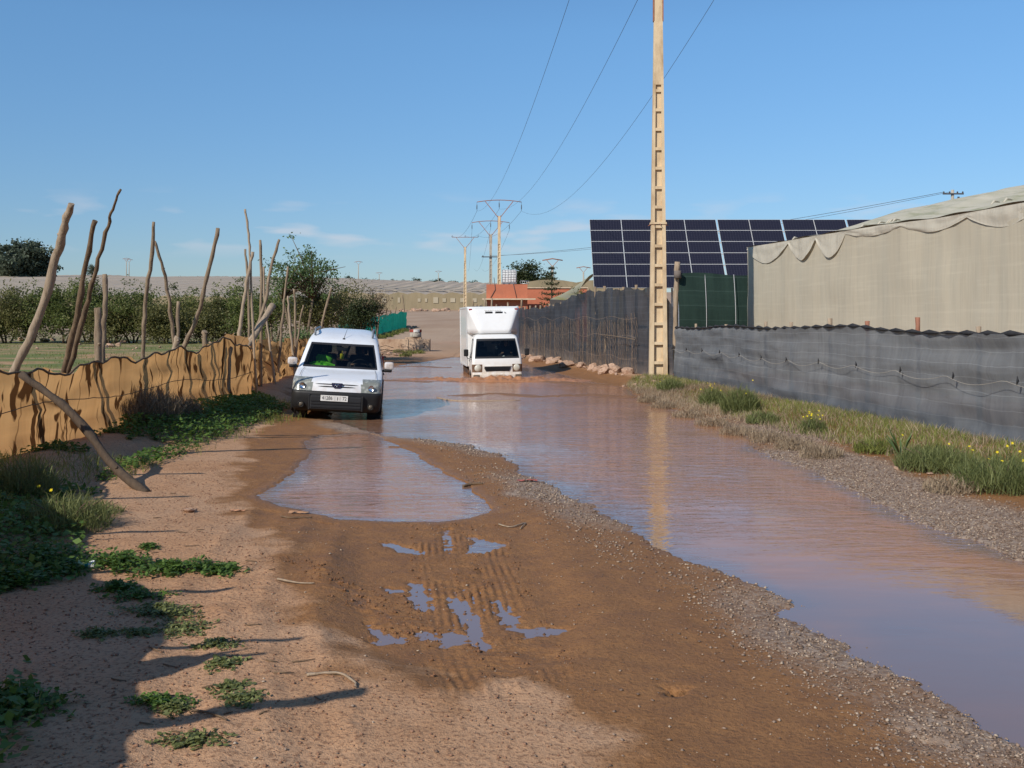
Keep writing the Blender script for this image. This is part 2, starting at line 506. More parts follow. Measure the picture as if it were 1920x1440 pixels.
def terrain(x, y, full=False):
    """height, and the masks the ground material reads"""
    x, y = np.asarray(x, dtype=float), np.asarray(y, dtype=float)
    rise = np.interp(y, [-60, 55, 72, 92, 114, 180, 285, 420, 600, 900, 4000], [0, 0, 0.08, 0.28, 1.05, 2.15, 4.45, 13.0, 21.5, 24, 24])
    side = np.interp(x / np.maximum(y, 100) * 2000 + 960, [-600, 0, 650, 900, 1100, 2400], [1.16, 1.12, 1.0, 0.86, 0.78, 0.7])
    z = np.where(y > 285, 4.45 + (rise - 4.45) * side, rise)
    lx, rx = left_x(y), right_x(y)
    near = sstep(75, 45, y)
    z = z + near * 0.27 * sstep(lx + 1.35, lx + 0.1, x) + near * 0.16 * sstep(rx - 1.6, rx - 0.3, x)
    z = z + 0.33 * sstep(22, 66, y) * sstep(lx - 0.2, lx - 3, x) * sstep(160, 90, y)
    road = sstep(lx - 0.5, lx + 1.2, x) * sstep(rx + 0.3, rx - 1.2, x) * sstep(78, 60, y) * sstep(1.5, 3, y)
    n1 = fbm(x, y, 0.55, 4, 1)
    n2 = fbm(x, y, 5.0, 4, 5, 0.6)
    n3 = fbm(x, y, 2.2, 3, 31)
    n4 = fbm(x, y, 14.0, 3, 35, 0.6)
    m = poly_sd(MAIN, x, y) + 0.10 * n3 + 0.05 * n2
    p = poly_sd(POND, x, y) + 0.05 * n3 + 0.02 * n2
    sm = np.full(x.shape, -9.0)
    for q in SMALL: sm = np.maximum(sm, poly_sd(q, x, y) - 0.005 + 0.05 * n2 + 0.05 * n4)
    sd = np.maximum(m, p)
    out = 0.012 + 0.040 * np.clip(-sd, 0, 1.6) + 0.012 * sstep(0.1, 0.9, -sd) * n1 + 0.004 * n2 * sstep(0.03, 0.3, -sd)
    rz_ = sstep(-0.25, 0.15, poly_sd(RUTS, x, y))
    out = out * (1 - rz_) + rz_ * (0.012 + 0.005 * n1 + 0.003 * n2)
    ins = -0.006 - 0.055 * np.clip(sd, 0, 1.8)
    shore = np.where(sd > 0, ins, out)
    shore = np.maximum(shore, -0.12)
    # wheel ruts with tread bars
    tr = np.zeros(x.shape)
    for pts, hw in TRACKS:
        d, s, sgn = line_sd(pts, x, y)
        inb = sstep(hw + 0.03, hw - 0.02, d) * sstep(0.0, 0.1, s) * (0.55 + 0.45 * sstep(-0.2, 0.4, fbm(x, y, 1.7, 2, 77)))
        bars = np.sin(sgn / 0.058 * 2 * math.pi + 0.7 * np.sin(s * 3.1) + 0.9 * fbm(x, y, 1.5, 2, 84))
        bars = np.where(bars > 0.2, 1.0, bars) * (0.35 + 0.9 * np.clip(fbm(x, y, 3.5, 3, 83) + 0.45, 0, 1))
        shore = shore + inb * (0.001 + 0.010 * bars * np.clip(0.55 + 1.1 * fbm(x, y, 2.3, 3, 87), 0, 1) + 0.004 * n4 + 0.003 * np.sin(s / 0.07 * 2 * math.pi + sgn * 40) * (bars > 0) + 0.006 * n2) * (sd < -0.02)
        rim = np.exp(-((d - hw - 0.045) / 0.03) ** 2) * (s > 0.05)
        shore = shore + 0.005 * rim * (0.4 + 1.0 * n2) * (sd < -0.05)
        tr = np.maximum(tr, inb)
    cl = sstep(-0.15, 0.25, poly_sd(CLODS, x, y))
    shore = shore + cl * 0.018 * np.abs(fbm(x, y, 6.5, 3, 40, 0.65))
    # faint older tracks along the dry side
    for k, (xa, xb) in enumerate(((-2.35, -1.05), (-1.75, -0.4))):
        cx = np.interp(y, [3, 7, 12, 18], [xb, xa + 0.25, xa - 0.2, xa - 0.6])
        dd = np.abs(x - cx)
        shore = shore - 0.012 * sstep(0.16, 0.05, dd) * (sd < -0.25) + 0.010 * np.exp(-((dd - 0.2) / 0.05) ** 2) * (sd < -0.25) * (0.5 + n2)
    z = z + road * shore + (1 - road) * (0.03 * n1 + 0.012 * n2) * sstep(300, 100, y)
    shallow = np.where(sm > 0, -0.008, z)
    z = np.where((sm > -0.05) & (road > 0.5) & (sd < -0.02), np.minimum(np.maximum(z - 0.35 * np.clip(sm + 0.05, 0, 0.06), -0.012), np.where(sm > 0, -0.004 + 0.003 * n2, z)), z)
    # mud and gravel bars that just break the surface
    for pts, hw in BARS:
        d, s, _ = line_sd(pts, x, y)
        z = np.maximum(z, np.where(d < 3 * hw, -0.03 + 0.042 * np.exp(-(d / hw) ** 2) + 0.014 * n2 + 0.01 * n3, -9))
    # wheel holes
    tx, ty = TRUCK_XY
    u = (x - tx) * 0.985 + (y - ty) * -0.174 * -1
    dt = np.hypot((x - tx - (-0.16) * (y - ty)) / 1.5, (y - ty - 2.0) / 3.4)
    z = np.minimum(z, np.where(dt < 1.5, -0.5 + 0.5 * sstep(0.95, 1.5, dt) + 0.0, 1e9))
    vx, vy = VAN_XY
    dv = np.hypot((x - vx - 0.85) / 0.65, (y - vy - 2.0) / 2.7)
    z = np.minimum(z, np.where(dv < 1.4, -0.075 + 0.1 * sstep(0.7, 1.4, dv), 1e9))
    if not full: return z
    dry = sstep(-0.30, 0.25, poly_sd(DRY, x, y) + 0.22 * n3 + 0.08 * n2)
    fz = sstep(lx + 0.9, lx - 0.1, x) + sstep(rx - 1.2, rx - 0.2, x)
    dry = np.clip(np.maximum(dry, np.clip(fz, 0, 1)), 0, 1)
    dry = np.where(y > 44, sstep(44, 62, y), dry)
    wet = np.clip(1 - dry, 0, 1) * 0.75
    wet = np.maximum(wet, sstep(-0.42, -0.02, sd) * 0.95)
    wet = np.maximum(wet, sstep(-0.12, 0.0, sm) * (road > 0.5))
    wet = np.maximum(wet, cl * 0.9) * np.clip(road * 1.5, 0, 1)
    cxb = np.where(x > np.interp(y, [4, 8, 14, 24], [3.2, 2.0, 2.2, 1.6]), 1.0, 0.0)      # right-hand bank
    gl = sstep(-0.95, -0.1, m) * sstep(0.5, 0.1, m) * (1 - cxb) * sstep(24, 18, y) * sstep(3.9, 5, y)
    gr = sstep(-1.5, -0.6, m) * cxb * sstep(24, 17, y)
    gravel = np.clip(np.maximum(gl * (0.55 + 0.6 * n1), gr * (0.75 + 0.5 * n1)), 0, 1)
    green = sstep(lx - 0.3, lx - 1.5, x) * sstep(5, 12, y) * sstep(110, 70, y)
    return z, wet, gravel, green, sd, m, cxb, road

def gz(x, y): return float(terrain(np.array([x]), np.array([y]))[0])

def spaced(segs):
    out = []
    for a, b, st in segs:
        out.append(np.arange(a, b, st))
    return np.concatenate(out + [np.array([segs[-1][1]])])

gx = spaced([(-4000, -1000, 600), (-1000, -200, 80), (-200, -40, 10), (-40, -12, 1.0), (-12, -6.5, 0.2), (-6.5, -1.15, 0.035), (-1.15, 0.35, 0.012), (0.35, 5.2, 0.03), (5.2, 9.5, 0.12), (9.5, 40, 1.5), (40, 200, 12), (200, 1000, 80), (1000, 4000, 600)])
gy = spaced([(-300, -20, 40), (-20, 2, 2.0), (2, 4.2, 0.2), (4.2, 8, 0.016), (8, 14, 0.026), (14, 24, 0.06), (24, 45, 0.16), (45, 80, 0.5), (80, 300, 4), (300, 1000, 20), (1000, 4000, 300)])
GX, GY = np.meshgrid(gx, gy)
xs, ys = GX.ravel(), GY.ravel()
Z, A_wet, A_gravel, A_green, _, _, _, A_road = terrain(xs, ys, True)
nx, ny = len(gx), len(gy)
idx = np.arange(nx * ny).reshape(ny, nx)
quads = np.stack([idx[:-1, :-1], idx[:-1, 1:], idx[1:, 1:], idx[1:, :-1]], axis=-1).reshape(-1, 4)
ground_me = np_mesh('ground', np.stack([xs, ys, Z], axis=1), quads=quads, smooth=True)
for nm, v in (('wet', A_wet), ('gravel', A_gravel), ('green', A_green), ('road', A_road)): add_attr(ground_me, nm, v)

def ground_material():
    b = NB('earth')
    pos = b.coord('Position')
    n_big = b.noise(pos, 0.6, 5)
    n_mid = b.noise(pos, 4.0, 6, 0.62)
    n_fine = b.noise(pos, 38.0, 5, 0.65)
    n_grit = b.noise(pos, 140.0, 3, 0.6)
    dry = b.mix(b.ramp(n_mid, 0.3, 0.7), (0.50, 0.29, 0.16), (0.395, 0.213, 0.108))
    dry = b.mix(b.ramp(n_big, 0.38, 0.66), dry, (0.50, 0.31, 0.185))
    dry = b.mix(b.ramp(n_fine, 0.50, 0.66), dry, (0.22, 0.115, 0.062))
    wetc = b.mix(b.ramp(n_mid, 0.3, 0.7), (0.31, 0.152, 0.058), (0.225, 0.106, 0.04))
    wetc = b.mix(b.ramp(n_fine, 0.48, 0.75), wetc, (0.14, 0.062, 0.024))
    wet = b.attr('wet')
    wfac = b.ramp(b.math('ADD', wet, b.math('MULTIPLY', b.math('SUBTRACT', n_mid, 0.5), 0.45)), 0.18, 0.62)
    col = b.mix(wfac, dry, wetc)
    vor = b.n('ShaderNodeTexVoronoi', Scale=34.0)
    b.l(pos, vor.inputs['Vector'])
    gcol = b.mix(b.ramp(vor.outputs['Color'], 0.2, 0.8), (0.18, 0.125, 0.09), (0.40, 0.31, 0.235))
    gfac = b.ramp(b.math('ADD', b.attr('gravel'), b.math('MULTIPLY', b.math('SUBTRACT', n_fine, 0.5), 0.8)), 0.22, 0.62)
    col = b.mix(b.math('MULTIPLY', gfac, 0.88), col, gcol)
    far = b.ramp(b.n('ShaderNodeSeparateXYZ', Vector=pos).outputs['Y'], 48.0, 75.0, 0.0, 0.8)
    col = b.mix(far, col, b.mix(b.ramp(b.noise(b.coord('Position', (0.12, 0.05, 1)), 1.0, 5), 0.35, 0.65), (0.40, 0.30, 0.215), (0.31, 0.215, 0.145)))
    # thin grass over the field behind the fence
    n_field = b.noise(b.coord('Position', (0.35, 0.9, 1)), 1.0, 6, 0.62)
    gr = b.mix(b.ramp(n_fine, 0.35, 0.65), (0.10, 0.135, 0.032), (0.18, 0.19, 0.065))
    col = b.mix(b.math('MULTIPLY', b.attr('green'), b.ramp(n_field, 0.36, 0.54)), col, gr)
    rough = b.ramp(b.math('ADD', wet, b.math('MULTIPLY', b.math('SUBTRACT', n_mid, 0.5), 0.5)), 0.55, 1.05, 0.92, 0.38)
    hgt = b.math('ADD', b.math('MULTIPLY', n_fine, 0.7), b.math('MULTIPLY', n_grit, 0.3))
    nrm = b.bump(hgt, 0.85, 0.022)
    nrm = b.bump(n_mid, 0.45, 0.05, nrm)
    return b.done(b.bsdf(col, rough, spec=0.3, normal=nrm))
ground = link('ground', ground_me, ground_material())
tag(ground, 'red brown earth track with wheel ruts and dry dirt beside flooded stretch', 'ground', kind='structure')

# water: one level sheet, muddy, seen wherever the ground dips under it
def water_material():
    b = NB('muddy_water')
    pos = b.coord('Position')
    n1 = b.noise(b.coord('Position', (0.5, 1.0, 1)), 0.8, 3)
    col = b.mix(b.ramp(n1, 0.3, 0.7), (0.375, 0.182, 0.092), (0.32, 0.152, 0.08))
    streak = b.noise(b.coord('Position', (0.6, 1.9, 1)), 1.6, 5, 0.6)
    col = b.mix(b.ramp(streak, 0.47, 0.68, 0.0, 0.7), col, (0.44, 0.195, 0.085))
    col = b.mix(b.math('MULTIPLY', b.attr('shallow'), 0.9), col, (0.19, 0.118, 0.085))
    rip = b.noise(b.coord('Position', (2.2, 6.5, 1)), 1.0, 4, 0.55, 0.6)
    rip2 = b.noise(b.coord('Position', (7, 16, 1)), 1.0, 2, 0.5, 0.3)
    calm = b.ramp(b.noise(pos, 0.35, 2), 0.36, 0.55, 0.3, 1.0)
    nd = b.n('ShaderNodeBump', Distance=0.03)
    b.l(b.math('ADD', rip, b.math('MULTIPLY', rip2, 0.35)), nd.inputs['Height'])
    far = b.ramp(b.n('ShaderNodeSeparateXYZ', Vector=pos).outputs['Y'], 7.4, 11.5, 0.03, 1.0)
    b.l(b.math('MULTIPLY', b.math('MULTIPLY', calm, far), 0.75), nd.inputs['Strength'])
    rgh = b.ramp(b.n('ShaderNodeSeparateXYZ', Vector=pos).outputs['Y'], 12.0, 26.0, 0.02, 0.11)
    return b.done(b.bsdf(col, rgh, spec=0.5, ior=b.ramp(b.attr('shallow'), 0.0, 1.0, 1.31, 1.85), normal=nd.outputs[0]))
wx, wy = spaced([(-6.5, 7.0, 0.1)]), spaced([(3.4, 20, 0.08), (20, 60, 0.25)])
WX, WY = np.meshgrid(wx, wy)
keep = poly_sd([(-3.6, 3.6), (5.0, 3.6), (6.5, 12), (4.5, 30), (1.8, 44), (0.3, 58), (-5.6, 58), (-6.0, 30), (-4.9, 20), (-4.5, 12.5)], WX.ravel(), WY.ravel()) > 0
idx = np.arange(len(wx) * len(wy)).reshape(len(wy), len(wx))
q = np.stack([idx[:-1, :-1], idx[:-1, 1:], idx[1:, 1:], idx[1:, :-1]], axis=-1).reshape(-1, 4)
q = q[keep[q].all(axis=1)]
water = link('water', np_mesh('water', np.stack([WX.ravel(), WY.ravel(), np.zeros(WX.size)], axis=1), quads=q, smooth=True), water_material())
_, _, _, _, wsd, wm, _, _ = terrain(WX.ravel(), WY.ravel(), True)
wp = poly_sd(POND, WX.ravel(), WY.ravel())
left_bank = sstep(1.1, 0.0, WX.ravel() - np.interp(WY.ravel(), [4, 5.5, 8, 12, 17, 22], [1.9, 1.7, 1.2, 0.35, -1.4, -2.6]))
sh = np.maximum(sstep(0.35, 0.0, wsd), left_bank * sstep(26, 16, WY.ravel()) * (wm > -0.2))
sh = np.maximum(sh, 0.85 * sstep(8.6, 6.6, WY.ravel()) * (wm > -0.2))
sh = np.maximum(sh, (wm < -0.1) * (wp < -0.02) * 1.0)
add_attr(water.data, 'shallow', np.clip(sh + 0.25 * fbm(WX.ravel(), WY.ravel(), 1.2, 3, 61) * (sh > 0.03), 0, 1))
tag(water, 'still muddy red brown flood water lying over the track', 'water', kind='structure')
# ------------------------------------------------------------------ nets, fabrics, fences
def along(pts, step):
    """resample a plan polyline: list of (x, y, s, nx, ny)"""
    out, acc = [], 0.0
    for (ax, ay), (bx, by) in zip(pts[:-1], pts[1:]):
        L = math.hypot(bx - ax, by - ay)
        n = max(1, int(round(L / step)))
        for k in range(n):
            t = k / n
            out.append((ax + (bx - ax) * t, ay + (by - ay) * t, acc + L * t, (by - ay) / L, -(bx - ax) / L))
        acc += L
    out.append((bx, by, acc, out[-1][3], out[-1][4]))
    return out

def sheet(name, mat, pts, top, bottom=None, step=0.12, nv=14, fold=0.03, ffreq=1.4, belly=0.0, seed=0, parent=None, flat_edge=False):
    """hanging cloth along a plan line; top(s, x, y) gives its upper edge, bottom its lower edge"""
    row = along(pts, step)
    n = len(row)
    X = np.array([r[0] for r in row]); Y = np.array([r[1] for r in row]); S = np.array([r[2] for r in row])
    NX = np.array([r[3] for r in row]); NY = np.array([r[4] for r in row])
    zb = terrain(X, Y) - 0.05 if bottom is None else np.array([bottom(s, x, y) for s, x, y in zip(S, X, Y)])
    zt = np.array([top(s, x, y) for s, x, y in zip(S, X, Y)])
    co, uv = [], []
    for j in range(nv + 1):
        t = j / nv
        d = fold * fbm(S + 0.25 * t, np.full(n, t * 0.8), ffreq, 4, seed + 3, 0.6) * (0.35 + 0.65 * (1 - t) if flat_edge else 1.0)
        d = d + 0.5 * fold * fbm(S * 0.45, np.full(n, t * 5.0), 1.2, 3, seed + 9) + belly * math.sin(math.pi * t)
        co.append(np.stack([X + NX * d, Y + NY * d, zb + (zt - zb) * t], axis=1))
        uv.append(np.stack([S, zb * 0 + (zt - zb) * t], axis=1))
    co, uv = np.concatenate(co), np.concatenate(uv)
    idx = np.arange(n * (nv + 1)).reshape(nv + 1, n)
    q = np.stack([idx[:-1, :-1], idx[:-1, 1:], idx[1:, 1:], idx[1:, :-1]], axis=-1).reshape(-1, 4)
    me = np_mesh(name, co, quads=q, smooth=True)
    lay = me.uv_layers.new(name='UVMap')
    li = np.zeros(len(me.loops), dtype=np.int32)
    me.loops.foreach_get('vertex_index', li)
    lay.data.foreach_set('uv', uv[li].astype(np.float32).ravel())
    return link(name, me, mat, parent)

def cloth_mat(name, c1, c2, trans=0.3, tcol=None, dark=None, weave=160.0, through=0.0, lines=None, stain=None, vstretch=0.25, bstr=0.25):
    b = NB(name)
    def uvc(sc): return b.coord('UV', sc)
    n = b.noise(uvc((1.2, vstretch, 1)), 1.6, 6, 0.62)
    col = b.mix(b.ramp(n, 0.33, 0.67), c1, c2)
    n2 = b.noise(uvc((14, 0.6, 1)), 1.0, 3)
    col = b.mix(b.ramp(n2, 0.45, 0.75, 0, 0.35), col, tuple(c * 0.62 for c in c1))
    n3 = b.noise(uvc((0.4, 9.0, 1)), 1.0, 4, 0.6)
    col = b.mix(b.ramp(n3, 0.52, 0.72, 0, 0.3), col, tuple(min(1, c * 1.35) for c in c2))
    if lines is not None:      # selvedge threads running along the net
        w = b.n('ShaderNodeTexWave', wave_type='BANDS', bands_direction='Y', Scale=lines, Distortion=1.2, Detail=2.0)
        w.inputs['Detail Scale'].default_value = 0.6
        b.l(uvc((0.12, 1, 1)), w.inputs['Vector'])
        col = b.mix(b.ramp(w.outputs['Fac'], 0.985, 0.999, 0, 0.28), col, tuple(min(1, c * 1.9 + 0.03) for c in c2))
    if stain is not None:
        z = b.n('ShaderNodeSeparateXYZ', Vector=uvc((1, 1, 1))).outputs['Y']
        f = b.math('MULTIPLY', b.ramp(z, 0.0, stain[1], 1.0, 0.0), b.ramp(b.noise(uvc((0.8, 0.8, 1)), 2.0, 4), 0.25, 0.6))
        col = b.mix(f, col, stain[0])
    if dark is not None:
        p1 = b.noise(uvc((4.6, 1.5, 1)), 1.0, 2, 0.45, 0.5)
        f = b.ramp(p1, 0.588, 0.598)
        p2 = b.noise(uvc((7.0, 0.9, 1)), 1.0, 2, 0.5, 0.5)
        f = b.math('MAXIMUM', f, b.ramp(p2, 0.69, 0.70))
        edge = b.math('MULTIPLY', b.ramp(p1, 0.565, 0.585), b.ramp(p1, 0.60, 0.588))
        col = b.mix(b.math('MULTIPLY', edge, 0.6), col, tuple(c * 0.8 for c in dark))
        col = b.mix(f, col, dark)
        crease_shade = b.n('ShaderNodeTexVoronoi', Scale=1.0, feature='DISTANCE_TO_EDGE')  # shade of creases put into the cloth colour as dark lines
        b.l(b.coord('UV', (1.0, 0.28, 1)), crease_shade.inputs['Vector'])
        col = b.mix(b.ramp(crease_shade.outputs['Distance'], 0.012, 0.0, 0, 0.75), col, dark)
    nz = b.math('ADD', b.noise(uvc((weave, weave, 1)), 1.0, 1), b.math('MULTIPLY', b.noise(uvc((3.0, 1.2, 1)), 1.5, 4), 3.0))
    nrm = b.bump(nz, bstr, 0.03)
    s = b.bsdf(col, 0.85, spec=0.2, normal=nrm)
    if trans > 0:
        t = b.n('ShaderNodeBsdfTranslucent')
        b.l(b.mix(1.0, col, tcol or (1, 1, 1), 'MULTIPLY'), t.inputs['Color'])
        s = b.mixs(trans, s, t.outputs[0])
    if through > 0:
        s = b.mixs(through, s, b.n('ShaderNodeBsdfTransparent').outputs[0])
    return b.done(s)

MAT['jute'] = cloth_mat('ochre_fabric', (0.585, 0.36, 0.165), (0.50, 0.295, 0.13), 0.72, (1.0, 0.93, 0.85), dark=(0.075, 0.035, 0.014), weave=120)
MAT['net_grey'] = cloth_mat('grey_shade_net', (0.145, 0.155, 0.165), (0.20, 0.207, 0.212), 0.12, through=0.05, lines=1.5, stain=((0.085, 0.098, 0.118), 0.7), bstr=0.5)
MAT['net_black'] = cloth_mat('black_shade_net', (0.034, 0.039, 0.048), (0.056, 0.062, 0.073), 0.1, through=0.08, lines=1.6, stain=((0.25, 0.20, 0.165), 0.6))
MAT['net_bottle'] = cloth_mat('bottle_green_net', (0.018, 0.036, 0.03), (0.026, 0.05, 0.04), 0.15, lines=0.6)
MAT['net_green'] = cloth_mat('bright_green_net', (0.02, 0.40, 0.28), (0.015, 0.31, 0.215), 0.25)
MAT['net_tan'] = cloth_mat('tan_insect_net', (0.55, 0.485, 0.365), (0.50, 0.455, 0.355), 0.18, weave=200, vstretch=0.04, bstr=0.12)
MAT['film'] = cloth_mat('milky_film', (0.66, 0.61, 0.50), (0.58, 0.53, 0.43), 0.25, weave=60, bstr=0.3)
MAT['roof_net'] = simple('dusty_net_roof', (0.40, 0.375, 0.275), (0.5, 0.46, 0.36), 0.8, 1.2, 0.3, 6, stretch=(3, 0.4, 1), dirt=(0.27, 0.27, 0.16), dscale=1.1)

def bent_post(mb, pts, r0, r1, n=9, wob=0.012):
    """crooked pole through the points, thinning upwards"""
    pts = [Vector(p) for p in pts]
    fine = []
    for i in range(len(pts) - 1):
        a, b = pts[max(i - 1, 0)], pts[i]
        c, d = pts[i + 1], pts[min(i + 2, len(pts) - 1)]
        for k in range(5):
            t = k / 5
            fine.append(0.5 * ((2 * b) + (c - a) * t + (2 * a - 5 * b + 4 * c - d) * t * t + (3 * b - a - 3 * c + d) * t ** 3))
    fine.append(pts[-1])
    m = len(fine)
    rr = [(r0 + (r1 - r0) * i / (m - 1)) * random.uniform(0.82, 1.14) for i in range(m)]
    fine = [p + Vector((random.uniform(-wob, wob), random.uniform(-wob, wob), 0)) * (0 if i == 0 else 1) for i, p in enumerate(fine)]
    mb.tube(fine, rr, n, jit=0.12)
    if r0 > 0.03:              # a knot or two, grown out of the side
        for _ in range(2):
            k = random.randint(m // 4, m - 3)
            d = Vector((random.uniform(-1, 1), random.uniform(-1, 1), 0.5)).normalized()
            mb.tube([fine[k], fine[k] + d * rr[k] * 1.1, fine[k] + d * rr[k] * 1.5], [rr[k] * 0.6, rr[k] * 0.42, rr[k] * 0.2], 6)
    return mb

# ---- ochre fabric fence on the left
lf = empty('fabric_fence', (-5.9, 16, 0.27))
tag(lf, 'sagging ochre fabric fence tied to tall crooked poles along the field', 'fence')
def into(o, parent):
    o.parent = parent
    o.matrix_parent_inverse = Matrix.Translation(parent.location).inverted()
    return o
def lf_top(s, x, y):
    base = np.interp(y, [2, 5, 8, 12.7, 15, 17, 19.5, 20.5, 22.9, 23.2, 25.5, 30, 36, 41], [1.72, 1.72, 1.42, 1.28, 1.30, 1.38, 1.42, 1.56, 1.40, 1.62, 1.50, 1.36, 1.28, 1.2])
    return float(base) + 0.05 * math.sin(s * 2.3) + 0.035 * math.sin(s * 5.1 + 1) + 0.02 * math.sin(s * 11.3)
into(sheet('fabric', MAT['jute'], L_FENCE, lf_top, fold=0.065, ffreq=0.7, step=0.07, nv=16, seed=2), lf)
into(sheet('fabric', MAT['jute'], [(-5.62, 22.9), (-5.9, 23.15), (-6.25, 23.2)] + L_FENCE2[1:], lf_top, fold=0.2, ffreq=1.6, step=0.07, nv=14, seed=5), lf)
# hem rope and mid wire
for nm, pts, zz, r in (('hem', L_FENCE[4:], None, 0.016), ('tie_wire', L_FENCE[4:], 0.55, 0.006)):
    row = along(pts, 0.15)
    into(MB().tube([(x + 0.05, y - 0.02, (lf_top(s + 6.6, x, y) if zz is None else gz(x, y) + zz + 0.05 * math.sin(s * 1.3))) for x, y, s, _, _ in row], r, 5).build(nm, MAT['wood_brown'], None), lf)

def photo_post(pix, y, w0, w1, mat='wood', down=True):
    """pole seen behind the fabric: pixels from low to high, its width in pixels"""
    if isinstance(y, (int, float)): y = (y, y)
    pts = [P(px, py, y[0] + (y[1] - y[0]) * i / (len(pix) - 1)) for i, (px, py) in enumerate(pix)]
    if down:
        a, b = Vector(pts[0]), Vector(pts[1])
        d = (b - a).normalized()
        zb = gz(a.x, a.y) - 0.12
        k = (a.z - zb) / max(d.z, 0.35)
        pts = [tuple(a - d * k)] + pts
    mb = MB()
    bent_post(mb, pts, w0 * y[0] / F / 2, w1 * y[1] / F / 2)
    return into(mb.build('post', MAT[mat]), lf)
for a in (
    ([(22, 706), (72, 596), (106, 480), (119, 428), (134, 382)], (13.4, 12.7), 21, 13, 'wood_pale'),
    ([(121, 690), (145, 590), (163, 490), (178, 414)], (15.2, 14.4), 13, 9, 'wood_brown'),
    ([(129, 690), (158, 592), (176, 520), (199, 436), (211, 392), (225, 355)], (15.4, 14.4), 13, 4, 'wood_brown'),
    ([(184, 672), (184, 577)], 16.6, 14, 13, 'wood'),
    ([(193, 655), (196, 590), (198, 514)], 17.3, 11, 9, 'wood'),
    ([(269, 664), (272, 575), (283, 490), (289, 416)], (18.6, 18.0), 9, 6, 'wood'),
    ([(327, 640), (318, 570), (306, 505), (291, 452)], (19.8, 19.2), 8, 5, 'wood'),
    ([(334, 640), (334, 565)], 20.3, 7, 6, 'wood'),
    ([(323, 670), (333, 632)], 19.4, 13, 11, 'wood_pale'),
    ([(340, 660), (370, 592), (388, 520), (410, 428)], (20.2, 19.6), 10, 7, 'wood'),
    ([(384, 655), (384, 621)], 20.9, 11, 10, 'wood'),
    ([(430, 668), (431, 652)], 21.5, 10, 9, 'wood'),
    ([(447, 662), (452, 600), (463, 530), (474, 472)], 23.8, 8, 6, 'wood_pale'),
    ([(470, 520), (466, 440), (459, 392)], 23.9, 5, 4, 'wood_pale'),
    ([(468, 630), (466, 545), (460, 467)], 25.0, 6, 4, 'wood'),
    ([(489, 630), (490, 540), (488, 450)], 26.5, 7, 5, 'wood'),
    ([(482, 615), (498, 562), (506, 512), (523, 449)], (26.0, 26.5), 8, 5, 'wood'),
    ([(505, 640), (498, 580), (493, 500)], 27.5, 5, 4, 'wood_pale'),
    ([(526, 640), (531, 585), (540, 500)], 29.0, 6, 4, 'wood'),
    ([(547, 640), (543, 600), (540, 555)], 30.5, 6, 4, 'wood_pale'),
    ([(554, 640), (554, 590), (552, 542)], 31.5, 5, 4, 'wood'),
    ([(558, 640), (563, 600), (569, 572)], 32.5, 4, 3, 'wood'),
    ([(600, 625), (610, 580), (622, 540)], 36.0, 5, 4, 'wood')):
    photo_post(*a)
# posts of the stretch beside the viewer: they throw the long shadows over the dirt
for pts, r0, r1 in (
    ([(-3.5, 3.9, 0.1), (-3.25, 3.3, 1.4), (-3.0, 2.6, 2.6)], 0.07, 0.05),
    ([(-3.9, 5.4, 0.1), (-3.6, 4.6, 1.3), (-3.35, 3.7, 2.45)], 0.04, 0.022),
    ([(-3.8, 5.2, 0.1), (-3.55, 4.45, 1.2), (-3.3, 3.6, 2.25)], 0.035, 0.02),
    ([(-3.6, 4.75, 0.1), (-3.4, 4.4, 1.0), (-3.2, 4.05, 1.8)], 0.06, 0.05),
    ([(-4.4, 6.5, 0.1), (-4.1, 5.9, 1.2), (-3.8, 5.2, 2.15)], 0.04, 0.028),
    ([(-4.7, 7.3, 0.1), (-4.45, 6.7, 1.0), (-4.2, 6.1, 1.9)], 0.035, 0.028),
    ([(-5.5, 8.7, 0.1), (-5.3, 7.9, 1.3), (-5.1, 6.9, 2.45)], 0.04, 0.025),
    ([(-5.8, 10.2, 0.1), (-5.75, 9.6, 1.4), (-5.7, 8.9, 2.5)], 0.045, 0.03),
    ([(-6.1, 11.9, 0.1), (-6.0, 11.3, 1.4), (-5.9, 10.6, 2.4)], 0.045, 0.03)):
    into(bent_post(MB(), pts, r0, r1).build('post', MAT['wood']), lf)
# a rag left on one of them
rag = []
into(sheet('rag', MAT['jute'], [(-3.5, 3.95), (-3.2, 4.05), (-2.95, 4.25)], lambda s, x, y: 1.92 - 0.25 * s, lambda s, x, y: 1.5 - 0.25 * s + 0.12 * math.sin(9 * s), fold=0.06, ffreq=4, step=0.04, nv=6), lf)

# thick leaning log and the prop against the fabric
log = bent_post(MB(), [P(452, 668, 24.6), P(482, 620, 25.2), P(512, 572, 25.8)], 0.085, 0.075).build('leaning_log', MAT['wood_pale'])
tag(log, 'thick pale cut log leaning over the ochre fabric fence', 'log')
prop_base = Vector(G(276, 928, 0.02)); prop_base.z = gz(prop_base.x, prop_base.y) - 0.04
prop_top = P(40, 702, 12.55)
prop_mid = P(135, 775, 12.4)
MAT['wood_shaded'] = simple('shaded_bark', (0.10, 0.07, 0.045), (0.06, 0.042, 0.03), 0.9, 7, 0.6, 26, stretch=(3, 3, 0.5))  # bark colour darkened to stand in for the fence shadow on the prop
pr = bent_post(MB(), [tuple(prop_base), P(205, 865, 12.15), prop_mid, prop_top], 0.055, 0.045).build('prop_pole', MAT['wood_shaded'])
tag(pr, 'bent prop pole coloured dark for shade leaning from the dirt against the ochre fabric', 'pole')

